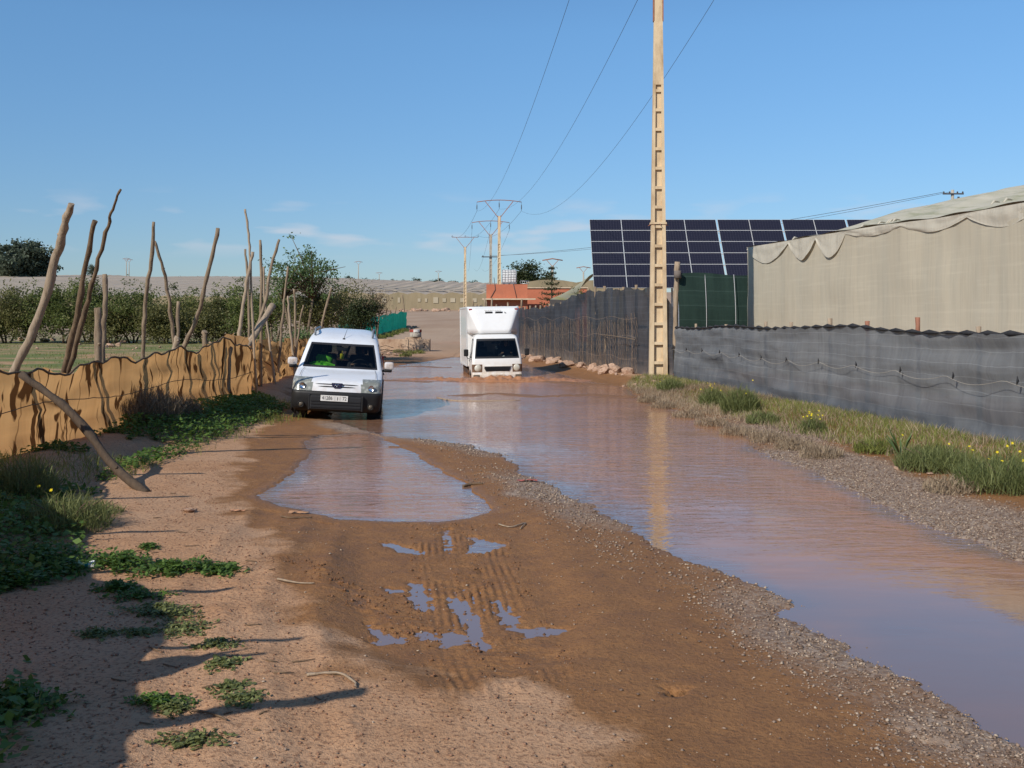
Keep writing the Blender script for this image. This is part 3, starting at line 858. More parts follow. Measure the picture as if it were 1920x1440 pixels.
# ---- low grey net fence on the right
rf = empty('low_net_fence', (6.0, 23, 0.2))
tag(rf, 'low grey shade net fence with rolled top edge along the grassy verge', 'fence')
RS = along(R_FENCE, 0.12)
def rf_top(s, x, y):
    t = y
    z = np.interp(t, [3, 8, 14.9, 16.4, 18.2, 20.0, 21.5, 24, 28, 32.4], [1.75, 1.75, 1.735, 1.73, 1.775, 1.84, 1.79, 1.78, 1.78, 1.70])
    return float(z) + 0.02 * math.sin(s * 1.1) + 0.006 * math.sin(s * 3.7 + 1)
into(sheet('net', MAT['net_grey'], R_FENCE, rf_top, fold=0.11, ffreq=0.55, step=0.08, nv=24, seed=8, flat_edge=True), rf)
row = along(R_FENCE, 0.55)
for i in range(len(row) - 1):
    a, b = row[i], row[i + 1]
    za, zb = rf_top(a[2], a[0], a[1]), rf_top(b[2], b[0], b[1])
    d = random.uniform(0.03, 0.048)
    mx, my = (a[0] + b[0]) / 2, (a[1] + b[1]) / 2
    into(MB().tube([(a[0], a[1], za), (mx - 0.02, my, (za + zb) / 2 + 0.01), (b[0], b[1], zb)], [0.012, d, 0.012], 7).build('rolled_edge', MAT['dark_cloth']), rf)
pts = []
for x, y, s, nx_, ny_ in along(R_FENCE, 0.12):
    ph = (s % 1.55) / 1.55
    pts.append((x - 0.11 - 0.02 * math.sin(s * 3), y, 1.10 - 0.10 * math.sin(math.pi * ph) + 0.02 * math.sin(s * 0.8)))
into(MB().tube(pts, 0.0035, 5).build('rope', MAT['concrete_grey']), rf)
for i, (x, y, s, nx_, ny_) in enumerate(along(R_FENCE, 1.55)):
    kz = 1.10 + 0.02 * math.sin(s * 0.8)
    into(MB().tube([(x - 0.10, y, kz - 0.05), (x - 0.085, y, kz + 0.0), (x - 0.10, y - 0.02, kz + 0.07)], [0.006, 0.02, 0.004], 5).build('knot', MAT['ink']), rf)
for px, y, t, m in ((1282, 31, 607, 'wood_pale'), (1322, 28.2, 608, 'wood_pale'), (1414, 25.2, 603, 'wood_pale'), (1471, 23.6, 604, 'wood_pale'), (1541, 21.6, 597, 'wood_pale'), (1613, 20.0, 602, 'rust'), (1705, 18.2, 595, 'rust'), (1818, 16.4, 612, 'wood_pale'), (1990, 14.2, 610, 'wood_pale')):
    x = (px - CX) / F * y
    x = max(x, float(right_x(y)) + 0.24)
    zt = P(px, t, y)[2]
    into(bent_post(MB(), [(x, y, gz(x, y) - 0.2), (x + 0.01, y, 0.9), (x, y, zt)], 0.045, 0.04, wob=0.006).build('post', MAT[m]), rf)

# ---- tall black net fence behind the pole, with dry wire mesh hung over it
tf = empty('tall_net_fence', (2.4, 45, 0.1))
tag(tf, 'tall sagging black shade net fence along the rock line behind the truck', 'fence')
def tf_top(s, x, y):
    z = np.interp(y, [33.7, 36, 39.5, 42, 44, 46.5, 48, 51, 54, 55.5, 60, 66, 72, 77], [2.98, 3.05, 3.12, 3.1, 3.02, 2.72, 2.66, 2.55, 2.55, 2.62, 2.72, 2.8, 2.95, 2.9])
    return float(z) - 0.07 * abs(math.sin(s * 1.15)) + 0.03 * math.sin(s * 4.7)
into(sheet('net', MAT['net_black'], T_FENCE, tf_top, fold=0.16, ffreq=0.7, step=0.16, nv=14, seed=14), tf)
into(sheet('net', MAT['net_black'], [(4.5, 33.7), (4.75, 33.3), (4.95, 32.6)], lambda s, x, y: 2.95 - 0.5 * s, fold=0.05, step=0.08, nv=12, seed=15), tf)
for i, (x, y, s, nx_, ny_) in enumerate(along(T_FENCE, 1.25)):
    x2 = x + nx_ * 0.22 * 1.0
    hh = tf_top(s, x, y) + random.choice([0.12, 0.2, 0.1, 0.32, 0.05, 0.16, 0.5 if y > 56 else 0.2])
    into(bent_post(MB(), [(x2, y + 0.05, gz(x, y) - 0.2), (x2 + random.uniform(-.05, .05), y + 0.05, 1.5), (x2 + random.uniform(-.1, .1), y + 0.05, hh)], 0.06, 0.05, 7).build('post', MAT[random.choice(['wood', 'wood_pale', 'wood'])]), tf)
# mesh of dead vines and wire over the net
b_ = MB()
row = along([(4.25, 34.9), (2.3, 45.0), (0.62, 54.2)], 0.11)
for ci, (x, y, s, nx_, ny_) in enumerate(row):
    for rep in range(1):
        top = (1.95 if y < 47 else 1.75) + 0.28 * math.sin(s * 2.1 + rep) * random.random() + 0.1 * math.sin(s)
        off = random.uniform(0.08, 0.22)
        q_, zz = [], gz(x, y) - 0.02
        dx = random.uniform(-0.02, 0.02)
        lean = random.uniform(-0.06, 0.12) + (random.uniform(-.3, .3) if random.random() < .12 else 0)
        k = 0
        while zz < top:
            w = math.sin(zz * 21 + math.pi * (ci % 2)) * 0.035 + 0.05 * math.sin(zz * 3 + s * 0.9) + random.uniform(-.012, .012)
            q_.append((x - nx_ * off - ny_ * (dx + w + lean * zz * 0.3) * 1, y - ny_ * off + nx_ * (dx + w + lean * zz * 0.3), zz))
            zz += 0.075
        if len(q_) > 2: b_.tube(q_, random.uniform(0.0035, 0.006), 3, cap=False)
for lv in (0.5, 1.2, 1.85):
    b_.tube([(x - nx_ * 0.2, y - ny_ * 0.2, lv + 0.06 * math.sin(s * 1.7 + lv * 5) + gz(x, y)) for x, y, s, nx_, ny_ in row[::3]], 0.004, 4)
vm = into(b_.build('wire_mesh', simple('rusty_mesh', (0.36, 0.275, 0.2), (0.24, 0.165, 0.115), 0.9, 4)), tf)
vm['kind'] = 'stuff'
into(MB().tube([(x - nx_ * 0.24, y - ny_ * 0.24, 1.28 + 0.14 * math.sin((y - 34) * 0.28)) for x, y, s, nx_, ny_ in row[:40:3]], 0.010, 5).build('branch', MAT['wood']), tf)

# ---- bottle green net beside the greenhouse
gn = empty('bottle_green_screen', (6.6, 38.5, 0.2))
tag(gn, 'bulging bottle green net screen beside the tan greenhouse', 'net screen')
into(sheet('net', MAT['net_bottle'], [(5.95, 38.6), (8.2, 38.9), (9.6, 39.1)], lambda s, x, y: 3.62 + 0.05 * math.sin(2 * s), fold=0.05, step=0.12, nv=14, belly=0.35, seed=21), gn)
into(bent_post(MB(), [(5.92, 38.45, 0.0), (5.9, 38.5, 2.0), (5.97, 38.5, 4.05)], 0.11, 0.095).build('post', MAT['wood_pale']), gn)
for xx_ in (7.0, 8.05):
    into(MB().tube([(xx_, 38.72 - 0.36 * math.sin(math.pi * t_ / 8), 0.3 + 3.3 * t_ / 8) for t_ in range(9)], 0.012, 4).build('string', MAT['wire_pale']), gn)
into(MB().tube([(5.95, 38.33, 3.45), (5.95, 38.34, 3.72)], [0.135, 0.13], 10).build('wrap', MAT['net_black']), gn)

# ---- bright green fence by the road further on
gf = empty('green_net_fence', (-12.2, 100, 0.4))
tag(gf, 'bright turquoise green net fence at the bend of the road', 'fence')
GF = [(-13.6, 84), (-12.6, 95), (-11.7, 118)]
into(sheet('net', MAT['net_green'], GF, lambda s, x, y: gz(x, y) + 1.75 + 0.06 * math.sin(s * 1.1), fold=0.12, ffreq=0.6, step=0.3, nv=8, seed=25), gf)
for x, y, s, nx_, ny_ in along(GF, 3.2):
    hh = random.choice([2.1, 2.4, 3.6, 4.0, 2.0])
    into(bent_post(MB(), [(x - 0.3, y, gz(x, y) - 0.2), (x - 0.3 + random.uniform(-.1, .1), y, gz(x, y) + hh * .5), (x - .3 + random.uniform(-.3, .3), y, gz(x, y) + hh)], 0.075, 0.06, 6).build('post', MAT[random.choice(['wood', 'wood_brown'])]), gf)

# ------------------------------------------------------------------ tan greenhouse on the right
gh = empty('net_greenhouse', (9.5, 30, 0.2))
tag(gh, 'large tan net greenhouse with scalloped white film hem behind the low grey fence', 'greenhouse')
GW = [(8.45, 38.2), (9.7, 30.4), (10.95, 22.6), (12.3, 14.0)]
def gw_top(s, x, y): return float(np.interp(y, [14, 22.6, 26, 29, 33, 36, 38.2], [4.45, 4.42, 4.4, 4.48, 4.5, 4.5, 4.52]))
into(sheet('net_wall', MAT['net_tan'], GW, gw_top, lambda s, x, y: 0.1, fold=0.05, ffreq=0.5, step=0.2, nv=14, seed=31), gh)
into(sheet('end_wall', MAT['net_tan'], [(16.5, 40.5), (12, 39.6), (9.0, 38.7), (8.45, 38.2)], lambda s, x, y: 4.52, lambda s, x, y: 0.1, fold=0.08, ffreq=0.5, step=0.25, nv=12, seed=32), gh)
HEM_S = [0, 3.6, 5.6, 7.5, 10.6, 13.6, 16.4, 19.0, 22, 25.5]
HEM_D = [0.55, 0.6, 0.62, 0.16, 0.22, 0.35, 0.6, 0.4, 0.3]
def hem(s, x, y):
    k = np.interp(s, HEM_S, range(len(HEM_S)))
    d = HEM_D[min(int(k), len(HEM_D) - 1)]
    return gw_top(s, x, y) - 0.07 - d * (1 - abs(2 * (k % 1) - 1) ** 1.7)
GWo = [(x - 0.04, y - 0.01) for x, y in GW]
into(sheet('film_hem', MAT['film'], GWo, lambda s, x, y: gw_top(s, x, y) + 0.03, hem, fold=0.03, step=0.1, nv=6, seed=33), gh)
# roof: rises from the eave, sags between the purlins
def roof_sheet():
    row = along(GW, 0.25)
    prof = [(-0.03, 0.02), (0.5, 0.1), (1.2, 0.26), (2.2, 0.55), (3.2, 0.82), (4.4, 1.0), (6.0, 1.06), (9.0, 1.0), (14.0, 0.95)]
    co = []
    n = len(row)
    for d, up in prof:
        for x, y, s, nx_, ny_ in row:
            taper = min(1.0, (s + 0.2) / 4.5) ** 0.7
            sag = 0.06 * abs(math.sin(math.pi * s / 2.55)) * (1 if 0.3 < d < 13 else 0)
            co.append((x + 0.985 * d, y + 0.16 * d, gw_top(s, x, y) + 0.04 + up * taper * (1 + 0.022 * s) - sag + 0.02 * math.sin(s * 3 + d * 4)))
    m = len(prof)
    idx = np.arange(n * m).reshape(m, n)
    q = np.stack([idx[:-1, :-1], idx[:-1, 1:], idx[1:, 1:], idx[1:, :-1]], axis=-1).reshape(-1, 4)
    return np_mesh('roof', np.array(co), quads=q, smooth=True)
into(link('roof', roof_sheet(), MAT['roof_net']), gh)
for s0 in (2.55, 5.1, 7.65, 10.2, 12.75, 15.3, 17.9):
    a = Vector((GW[0][0], GW[0][1], 0)); b2 = Vector((GW[-1][0], GW[-1][1], 0)); d = (b2 - a).normalized()
    p = a + d * s0
    x, y = p.x, p.y
    into(MB().tube([(x + 0.45, y, 0.0), (x + 0.45, y, 4.4)], 0.05, 8).build('post', MAT['wood']), gh)
for k in range(9):      # film knots and scraps on the roof edge
    s0 = random.uniform(1, 16)
    p = a + d * s0
    into(MB().tube([(p.x + 0.5, p.y, 4.62), (p.x + 0.62, p.y + 0.1, 4.72), (p.x + 0.8, p.y + 0.2, 4.70)], [0.01, 0.035, 0.01], 5).build('film_scrap', MAT['film']), gh)

# ------------------------------------------------------------------ solar array
def solar_mat():
    b = NB('solar_cells')
    uv = b.coord('Object')
    sep = b.n('ShaderNodeSeparateXYZ', Vector=uv)
    def grid(o, k, w):
        fr = b.math('FRACT', b.math('MULTIPLY', o, k))
        return b.math('MAXIMUM', b.math('LESS_THAN', fr, w), b.math('GREATER_THAN', fr, 1 - w))
    g = b.math('MAXIMUM', grid(sep.outputs['X'], 1 / 0.182, 0.035), grid(sep.outputs['Y'], 1 / 0.1735, 0.03))
    col = b.mix(g, (0.016, 0.017, 0.030), (0.05, 0.05, 0.07))
    return b.done(b.bsdf(col, 0.3, spec=0.12, normal=b.bump(b.noise(uv, 1.5, 2), 0.03, 0.02)))
MAT['solar'] = solar_mat()
sa = empty('solar_array', (15.5, 71, 0.3))
tag(sa, 'wide tilted bank of dark blue solar panels above the black net', 'solar array')
PW, PH, TILT = 2.16, 1.045, 50.0
x0 = (1105 - CX) / F * 73.0
top = Vector((x0, 73.0, P(1105, 412, 73.0)[2]))
ux, uy = Vector((1, 0, 0)), Vector((0, -math.cos(R(TILT)), -math.sin(R(TILT))))
nrm = ux.cross(uy) * -1
panel_me = MB().box((0, 0, 0), (PW - 0.012, PH - 0.012, 0.03)).mesh('panel')
frame_me = MB()
for sx in (-1, 1): frame_me.box((sx * (PW / 2 - 0.014), 0, 0.008), (0.016, PH - 0.015, 0.034))
for sy in (-1, 1): frame_me.box((0, sy * (PH / 2 - 0.014), 0.008), (PW - 0.055, 0.016, 0.034))
frame_me = frame_me.mesh('panel_frame')
panel_me.materials.append(MAT['solar']); frame_me.materials.append(MAT['alu'])
rotm = Matrix((ux, -uy, ux.cross(-uy))).transposed()
for r in range(6):
    xo = 0.0
    for c in range(11):
        if c in (4, 6, 8): xo += 0.10
        p = top + ux * (PW * (c + 0.5) + xo) + uy * (PH * (r + 0.5))
        o = link('panel', panel_me, None)
        o.matrix_world = Matrix.Translation(p) @ rotm.to_4x4()
        into(o, sa)
        f = link('panel_frame', frame_me, None, o)
xe = PW * 11 + 0.3
for r in range(1, 6):
    a0 = top + uy * (PH * r) + Vector((0, 0.08, -0.07))
    into(MB().bar(a0, a0 + ux * xe, 0.05, 0.07).build('purlin', MAT['alu']), sa)
for c in range(0, 6):
    xx = x0 + 1.2 + c * (xe - 2.0) / 5
    for yy, zz in ((69.6, 4.0), (72.7, 8.0)):
        into(MB().bar((xx, yy, gz(xx, yy) - 0.2), (xx, yy, zz), 0.12).build('leg', MAT['steel']), sa)
    into(MB().bar((xx, 69.1, 3.75), (xx, 73.05, 8.5), 0.1, 0.12).build('rafter', MAT['steel']), sa)

# ------------------------------------------------------------------ overhead line
def concrete_pole(loc, h, w0, w1, mat, label, rungs=True, solid_from=0.72, arms='arch', yaw=0.0, group=None, step=0.6, detail=True, span=2.4):
    o = empty('power_pole', loc, (0, 0, R(yaw)))
    tag(o, label, 'power pole', group)
    d0, d1 = w0 * 0.6, w1 * 0.6
    def wd(z): return w0 + (w1 - w0) * z / h
    def dp(z): return d0 + (d1 - d0) * z / h
    zs = h * solid_from
    for s in (-1, 1):
        fw = 0.24
        def cr(z):
            W, D = wd(z) / 2, dp(z) / 2
            i = W * (1 - 2 * fw)
            xs = sorted((s * W, s * i))
            return [(xs[0], -D, z), (xs[1], -D, z), (xs[1], D, z), (xs[0], D, z)]
        MB().hexa(cr(-0.6), cr(zs)).build('flange', mat, o)
    def cw(z):
        W, D = wd(z) / 2 * 0.53, dp(z) / 2 * 0.30
        return [(-W, -D, z), (W, -D, z), (W, D, z), (-W, D, z)]
    MB().hexa(cw(-0.6), cw(zs)).build('web', mat, o)
    def cs(z):
        W, D = wd(z) / 2, dp(z) / 2
        return [(-W, -D, z), (W, -D, z), (W, D, z), (-W, D, z)]
    MB().hexa(cs(zs + 0.002), cs(h)).build('shaft_head', mat, o)
    if rungs:
        z = 0.45
        while z < zs - 0.1:
            W = wd(z) / 2 * 0.53
            MB().box((0, 0, z), (2 * W, dp(z) * 0.93, 0.09 if detail else 0.12)).build('rung', mat, o)
            z += step
    for s in (-1, 1):
        MB().box((s * (w1 / 2 + 0.02), 0, h - 0.55), (0.036, w1 * 0.75, 1.3)).build('bracket', MAT['rust'], o)
    ends = []
    if arms:
        zt = h + 1.65
        for s in (-1, 1):
            MB().bar((s * (w1 / 2 + 0.02), 0, h - 0.1), (s * 1.5, 0, zt - 0.06), 0.07).build('brace', MAT['rust'], o)
        n = 8
        up = 0.22 if arms == 'arch' else 0.0
        pts = [(span * (2 * k / n - 1), 0, zt + up * (1 - (2 * k / n - 1) ** 2) - up * 0.6) for k in range(n + 1)]
        MB().tube(pts, 0.045, 6).build('cross_arm', MAT['rust'], o)
        for k in (0, n // 2, n):
            a = Vector(pts[k])
            L = 0.95 if arms == 'arch' else 0.3
            if arms != 'arch':
                prof = [(0.02, 0), (0.07, 0.05), (0.03, 0.1), (0.07, 0.16), (0.03, 0.22), (0.05, 0.28), (0.0, 0.3)]
                MB().lathe(prof, 8, a).build('insulator', MAT['glass_ins'], o)
                ends.append(a + Vector((0, 0, 0.3)))
            else:
                prof = [(0.015, -0.3)]
                for j in range(4): prof += [(0.07, -0.32 - 0.13 * j), (0.02, -0.40 - 0.13 * j)]
                prof += [(0.015, -L)]
                MB().lathe([(0.012, 0)] + prof, 8, a).build('insulator', MAT['glass_ins'], o)
                ends.append(a + Vector((0, 0, -L)))
        m = Matrix.Translation(loc) @ Matrix.Rotation(R(yaw), 4, 'Z')
        ends = [m @ e for e in ends]
    return o, ends

def wire(a, b, sag, label, r=0.012, name='overhead_wire', group=None, n=40):
    a, b = Vector(a), Vector(b)
    pts = []
    for k in range(n + 1):
        t = k / n
        p = a.lerp(b, t)
        p.z -= sag * 4 * t * (1 - t)
        pts.append(p)
    o = MB().tube(pts, r, 5).build(name, MAT['wire_dark'])
    return tag(o, label, 'wire', group)

def gp(px, y): x = (px - CX) / F * y; return (x, y, gz(x, y))
p1, e1 = concrete_pole(gp(1234, 33.0), 12.2, 0.56, 0.24, MAT['concrete_cream'], 'tall cream concrete ladder pole rising in front of the solar panels', yaw=-2, solid_from=0.74)
for k in range(9):       # ring of climbing spikes
    a_ = 2 * math.pi * k / 9
    MB().tube([(0.2 * math.cos(a_), 0.12 * math.sin(a_), 4.75), (0.33 * math.cos(a_), 0.25 * math.sin(a_), 4.68)], [0.02, 0.006], 5).build('spike', MAT['rust'], p1)
MB().box((0, 0, 4.75), (0.5, 0.32, 0.06)).build('collar', MAT['concrete_cream'], p1)
p2, e2 = concrete_pole(gp(936, 115.0), 12.1, 0.5, 0.26, MAT['concrete_cream'], 'cream concrete pole with arched red cross arm behind the water tank', solid_from=0.75, detail=False)
p3, e3 = concrete_pole(gp(920, 137.0), 11.5, 0.5, 0.28, MAT['concrete_grey'], 'grey concrete pole with a second dark cross arm below its arch', solid_from=0.7, detail=False)
p4, e4 = concrete_pole(gp(872, 180.0), 12.1, 0.62, 0.3, MAT['concrete_cream'], 'slim cream concrete pole with flat red cross arm beside the truck body', arms='flat', solid_from=0.8, detail=False, span=2.2)
MB().box((0, -0.25, 8.6), (2.3, 0.1, 0.12)).build('lower_cross_arm', MAT['wire_dark'], p3)
for s in (-1, 0, 1): MB().lathe([(0.03, 0), (0.07, 0.05), (0.05, 0.12), (0.0, 0.14)], 8, (s * 1.0, -0.25, 8.66)).build('insulator', MAT['glass_ins'], p3)
gl = 'overhead wires of the first span'
for k, nm in enumerate(('left', 'middle', 'right')):
    wire(e1[k], e2[k], (2.0, 2.2, 2.9)[k], 'dark overhead wire sagging from the tall ladder pole to the arched pole', 0.008, group=gl)
for k in range(3): wire(e2[k], e4[k], 1.3, 'thin overhead wire between the arched pole and the flat armed pole', 0.014, group='overhead wires of the far span')
for k in range(3): wire(e3[k], Vector(e4[k]) + Vector((-4, 160, 2)), 2.5, 'thin overhead wire running on from the grey pole', 0.014, group='overhead wires beyond the grey pole')
# low line to the pole behind the greenhouse
lp = empty('wooden_power_pole', gp(1786, 90.0)); tag(lp, 'power pole with short dark cross arm showing above the greenhouse roof', 'power pole')
ztop = P(1786, 356, 90)[2] - lp.location.z
MB().tube([(0, 0, -0.5), (0, 0, ztop)], [0.17, 0.13], 8).build('shaft', MAT['concrete_grey'], lp)
MB().box((0, -0.15, ztop - 0.35), (1.75, 0.1, 0.12)).build('cross_arm', MAT['wire_dark'], lp)
for s in (-0.8, -0.3, 0.35, 0.8): MB().lathe([(0.03, 0), (0.08, 0.05), (0.05, 0.13), (0.0, 0.16)], 8, (s, -0.15, ztop - 0.29)).build('insulator', MAT['glass_ins'], lp)
MB().box((0.42, -0.2, ztop - 0.85), (0.14, 0.14, 0.5)).build('fuse', MAT['wire_dark'], lp)
a = Vector(p3.location) + Vector((1.0, -0.25, 8.75)); b2 = Vector(lp.location) + Vector((-0.8, -0.15, ztop - 0.2))
wire(a, b2, 0.7, 'low wires crossing behind the solar panels to the greenhouse pole', 0.02, group='low cross wires')
wire(a + Vector((-1, 0.0, 0)), b2 + Vector((0.5, 0, 0)), 1.0, 'low wires crossing behind the solar panels to the greenhouse pole', 0.016, group='low cross wires')
# small far poles on the ridge
for px, y, t in ((237, 560, 484), (242, 575, 486), (672, 520, 490), (822, 640, 508), (1036, 210, 485), (1094, 300, 500), (711, 640, 511)):
    x = (px - CX) / F * y
    zb = gz(x, y)
    h = P(px, t, y)[2] - zb
    o = empty('distant_pole', (x, y, zb))
    tag(o, 'small far power pole standing on the ridge', 'power pole', 'far poles on the ridge')
    MB().tube([(0, 0, -0.5), (0, 0, h * 0.88)], [0.26, 0.2], 6).build('shaft', MAT['concrete_grey'], o)
    MB().tube([(-2.0, 0, h * 0.97), (0, 0, h), (2.0, 0, h * 0.97)], 0.11, 5).build('cross_arm', MAT['rust'], o)
    for s in (-1, 1): MB().bar((0, 0, h * 0.86), (s * 1.2, 0, h * 0.98), 0.11).build('brace', MAT['rust'], o)

# ------------------------------------------------------------------ red block house and its tank
MAT['red_wall'] = simple('salmon_render', (0.50, 0.17, 0.095), (0.44, 0.145, 0.08), 0.9, 1.2, 0.2, 20, dirt=(0.36, 0.13, 0.08), dscale=0.9, dlim=(0.52, 0.75))
MAT['cream_trim'] = simple('cream_trim', (0.62, 0.5, 0.36), (0.5, 0.4, 0.28), 0.85, 4)
bh = empty('block_house', (0, 80, 0.1))
tag(bh, 'salmon red flat roofed block house behind the black net fence', 'building')
hx0, hx1, hy0, hy1 = (912 - CX) / F * 80, (989 - CX) / F * 80, 80.0, 85.5
zt, zb = P(912, 533, 80)[2], P(912, 561, 80)[2]
into(MB().box(((hx0 + hx1) / 2, (hy0 + hy1) / 2, zt / 2 - 0.1), (hx1 - hx0, hy1 - hy0, zt + 0.2)).build('wall', MAT['red_wall']), bh)
into(MB().box(((hx0 + hx1) / 2 + 0.15, hy0 - 0.25, zb), (hx1 - hx0 + 0.9, 0.55, 0.10)).build('canopy', MAT['cream_trim']), bh)
into(MB().box(((hx0 + hx1) / 2 - 0.6, hy0 - 0.012, 1.2), (0.95, 0.05, 2.2)).build('door', simple('rusty_door', (0.16, 0.07, 0.05), (0.2, 0.1, 0.07), 0.7, 3)), bh)
into(MB().box(((hx0 + hx1) / 2 + 0.9, hy0 - 0.012, 1.7), (0.8, 0.05, 0.9)).build('window', MAT['dark_cloth']), bh)
for dx, bend in ((-1.35, -.25), (0.1, .25)):
    into(MB().tube([(dx, hy0 - 0.03, zt + (0.5 if dx < 0 else 0.02)), (dx + 0.1, hy0 - 0.03, zt - 0.4), (dx + bend, hy0 - 0.03, zb + 0.1)], 0.025, 5).build('pipe', MAT['wire_dark']), bh)
an = empty('annex', (4.5, 88, 0.1)); tag(an, 'lower salmon red annex wall running right from the block house', 'building')
into(MB().box((3.6, 89, 2.2), (5.0, 4.0, 4.7)).build('wall', MAT['red_wall']), an)
into(MB().box((3.6, 89, 4.58), (5.2, 4.2, 0.08)).build('roof_slab', MAT['cream_trim']), an)
into(MB().box((5.0, 86.97, 3.9), (1.9, 0.05, 0.6)).build('window', MAT['dark_cloth']), an)
# ibc tank
tk = empty('water_tank', ((955 - CX) / F * 81.2, 81.2, zt)); tag(tk, 'white cube water tank in a wire cage on the red house roof', 'tank')
MAT['tank'] = simple('milky_plastic', (0.74, 0.75, 0.74), (0.66, 0.67, 0.66), 0.5, 3)
MB().box((0, 0, 0.64), (1.02, 1.0, 0.96), bev=0.09).build('bottle', MAT['tank'], tk)
MB().box((0, 0, 0.12), (1.12, 1.1, 0.06)).build('pallet', MAT['steel'], tk)
for s in (-0.42, 0, 0.42): MB().box((s, 0, 0.045), (0.16, 1.0, 0.09)).build('pallet_foot', MAT['wire_dark'], tk)
for zz in (0.2, 0.39, 0.58, 0.77, 0.96, 1.12):
    r_ = 0.54
    MB().tube([(-r_, -r_, zz), (r_, -r_, zz), (r_, r_, zz), (-r_, r_, zz), (-r_, -r_, zz)], 0.012, 5).build('cage_bar', MAT['steel'], tk)
for k in range(6):
    xx = -0.54 + 1.08 * k / 5
    for yy in (-0.545, 0.545): MB().tube([(xx, yy, 0.14), (xx, yy, 1.13)], 0.012, 5).build('cage_bar', MAT['steel'], tk)
rk = empty('roof_rack', ((984 - CX) / F * 81.0, 81.0, zt)); tag(rk, 'low grey metal rack lying on the red house roof', 'rack')
for zz in (0.08, 0.27): MB().tube([(-0.35, -0.3, zz), (0.3, -0.3, zz), (0.3, 0.3, zz), (-0.35, 0.3, zz), (-0.35, -0.3, zz)], 0.014, 5).build('rail', MAT['steel'], rk)
for k in range(5): MB().tube([(-0.35 + 0.16 * k, -0.3, 0), (-0.35 + 0.16 * k, -0.3, 0.27)], 0.012, 5).build('bar', MAT['steel'], rk)

# ------------------------------------------------------------------ further greenhouses
MAT['far_roof'] = simple('far_net_roof', (0.46, 0.37, 0.27), (0.38, 0.31, 0.235), 0.85, 0.35, 0.25, 1.0, stretch=(0.25, 2.5, 1), where='Position', dirt=(0.36, 0.31, 0.26), dscale=0.08)
MAT['far_wall'] = simple('far_net_wall', (0.31, 0.25, 0.155), (0.25, 0.20, 0.125), 0.9, 0.7, stretch=(1, 1, 0.2), where='Position', dirt=(0.19, 0.165, 0.10), dscale=0.4)
MAT['far_film'] = simple('far_pale_film', (0.43, 0.37, 0.27), (0.36, 0.31, 0.22), 0.8, 0.5, where='Position')
MAT['moss_roof'] = simple('algae_stained_roof', (0.36, 0.33, 0.22), (0.30, 0.28, 0.19), 0.85, 0.6, where='Position', dirt=(0.33, 0.29, 0.10), dscale=0.35, dlim=(0.45, 0.6))

def tent(name, label, x0, x1, y0, y1, eave, rise, bays, mat_r, mat_w, slope=None, nvy=10, slant=0.0):
    """multi-bay net greenhouse following the slope"""
    o = empty(name, ((x0 + x1) / 2, y0, gz((x0 + x1) / 2, y0)))
    tag(o, label, 'greenhouse')
    nx_ = bays * 4
    Xs, Ys = np.linspace(x0, x1, nx_ + 1), np.linspace(y0, y1, nvy + 1)
    A, B = np.meshgrid(Xs, Ys)
    zg = terrain(A.ravel(), B.ravel()).reshape(A.shape)
    ph = np.abs(np.sin(np.pi * np.arange(nx_ + 1) / 4 + 0.0))
    zz = zg + eave + rise * ph[None, :] * np.linspace(0.2, 1, nvy + 1)[:, None] ** 0.3 + fbm(A, B, 0.03, 3, 55) * 0.5
    A2 = A + slant * (B - y0)
    idx = np.arange(A.size).reshape(A.shape)
    q = np.stack([idx[:-1, :-1], idx[:-1, 1:], idx[1:, 1:], idx[1:, :-1]], axis=-1).reshape(-1, 4)
    into(link('roof', np_mesh('roof', np.stack([A2.ravel(), B.ravel(), zz.ravel()], axis=1), quads=q, smooth=True), mat_r), o)
    w = MB()
    for i in range(nx_):
        w.add([(Xs[i], y0, zg[0, i] - 1), (Xs[i + 1], y0, zg[0, i + 1] - 1), (Xs[i + 1], y0, zz[0, i + 1]), (Xs[i], y0, zz[0, i])], [(0, 1, 2, 3)])
    into(w.build('front_wall', mat_w), o)
    for xx, kk in ((x0, 0), (x1, nx_)):
        w = MB()
        for j in range(nvy):
            w.add([(A2[j, kk], Ys[j], zg[j, kk] - 1), (A2[j + 1, kk], Ys[j + 1], zg[j + 1, kk] - 1), (A2[j + 1, kk], Ys[j + 1], zz[j + 1, kk]), (A2[j, kk], Ys[j], zz[j, kk])], [(0, 1, 2, 3)])
        into(w.build('side_wall', mat_w), o)
    return o, zg, Xs
g1, zg, Xs = tent('far_greenhouse', 'long tan walled greenhouse across the end of the road with pale vents', -48, -4, 290, 470, 4.0, 0.9, 9, MAT['far_roof'], MAT['far_wall'])
for px in (505, 531, 560, 590, 618, 647, 675, 720, 748, 786, 799, 817, 833, 849, 867, 890):
    x = (px - CX) / F * 290
    if x < -47: continue
    into(MB().box((x, 289.9, gz(x, 290) + 2.6), (random.uniform(0.6, 1.35), 0.12, random.uniform(0.9, 1.6))).build('vent', MAT['far_film']), g1)
for k in range(9):
    x = -47 + k * 4.9
    r0, r1 = Vector((x, 290, gz(x, 290) + 4.35)), Vector((x + 6.2, 330, gz(x + 6.2, 330) + 4.9))
    into(MB().bar(r0 + Vector((0, 4, 0.9)), r1 + Vector((0, 0, 0.45)), 0.9, 0.1).build('roof_strip', MAT['far_film']), g1)
tent('hill_greenhouse', 'sprawling grey net greenhouse roofs over the left hillside', -330, -50, 205, 640, 3.2, 0.9, 60, MAT['far_roof'], MAT['far_wall'])
tent('ridge_greenhouse', 'grey net greenhouse roofs on the ridge above the bend', -50, 60, 480, 640, 3.2, 1.0, 16, MAT['far_roof'], MAT['far_wall'])
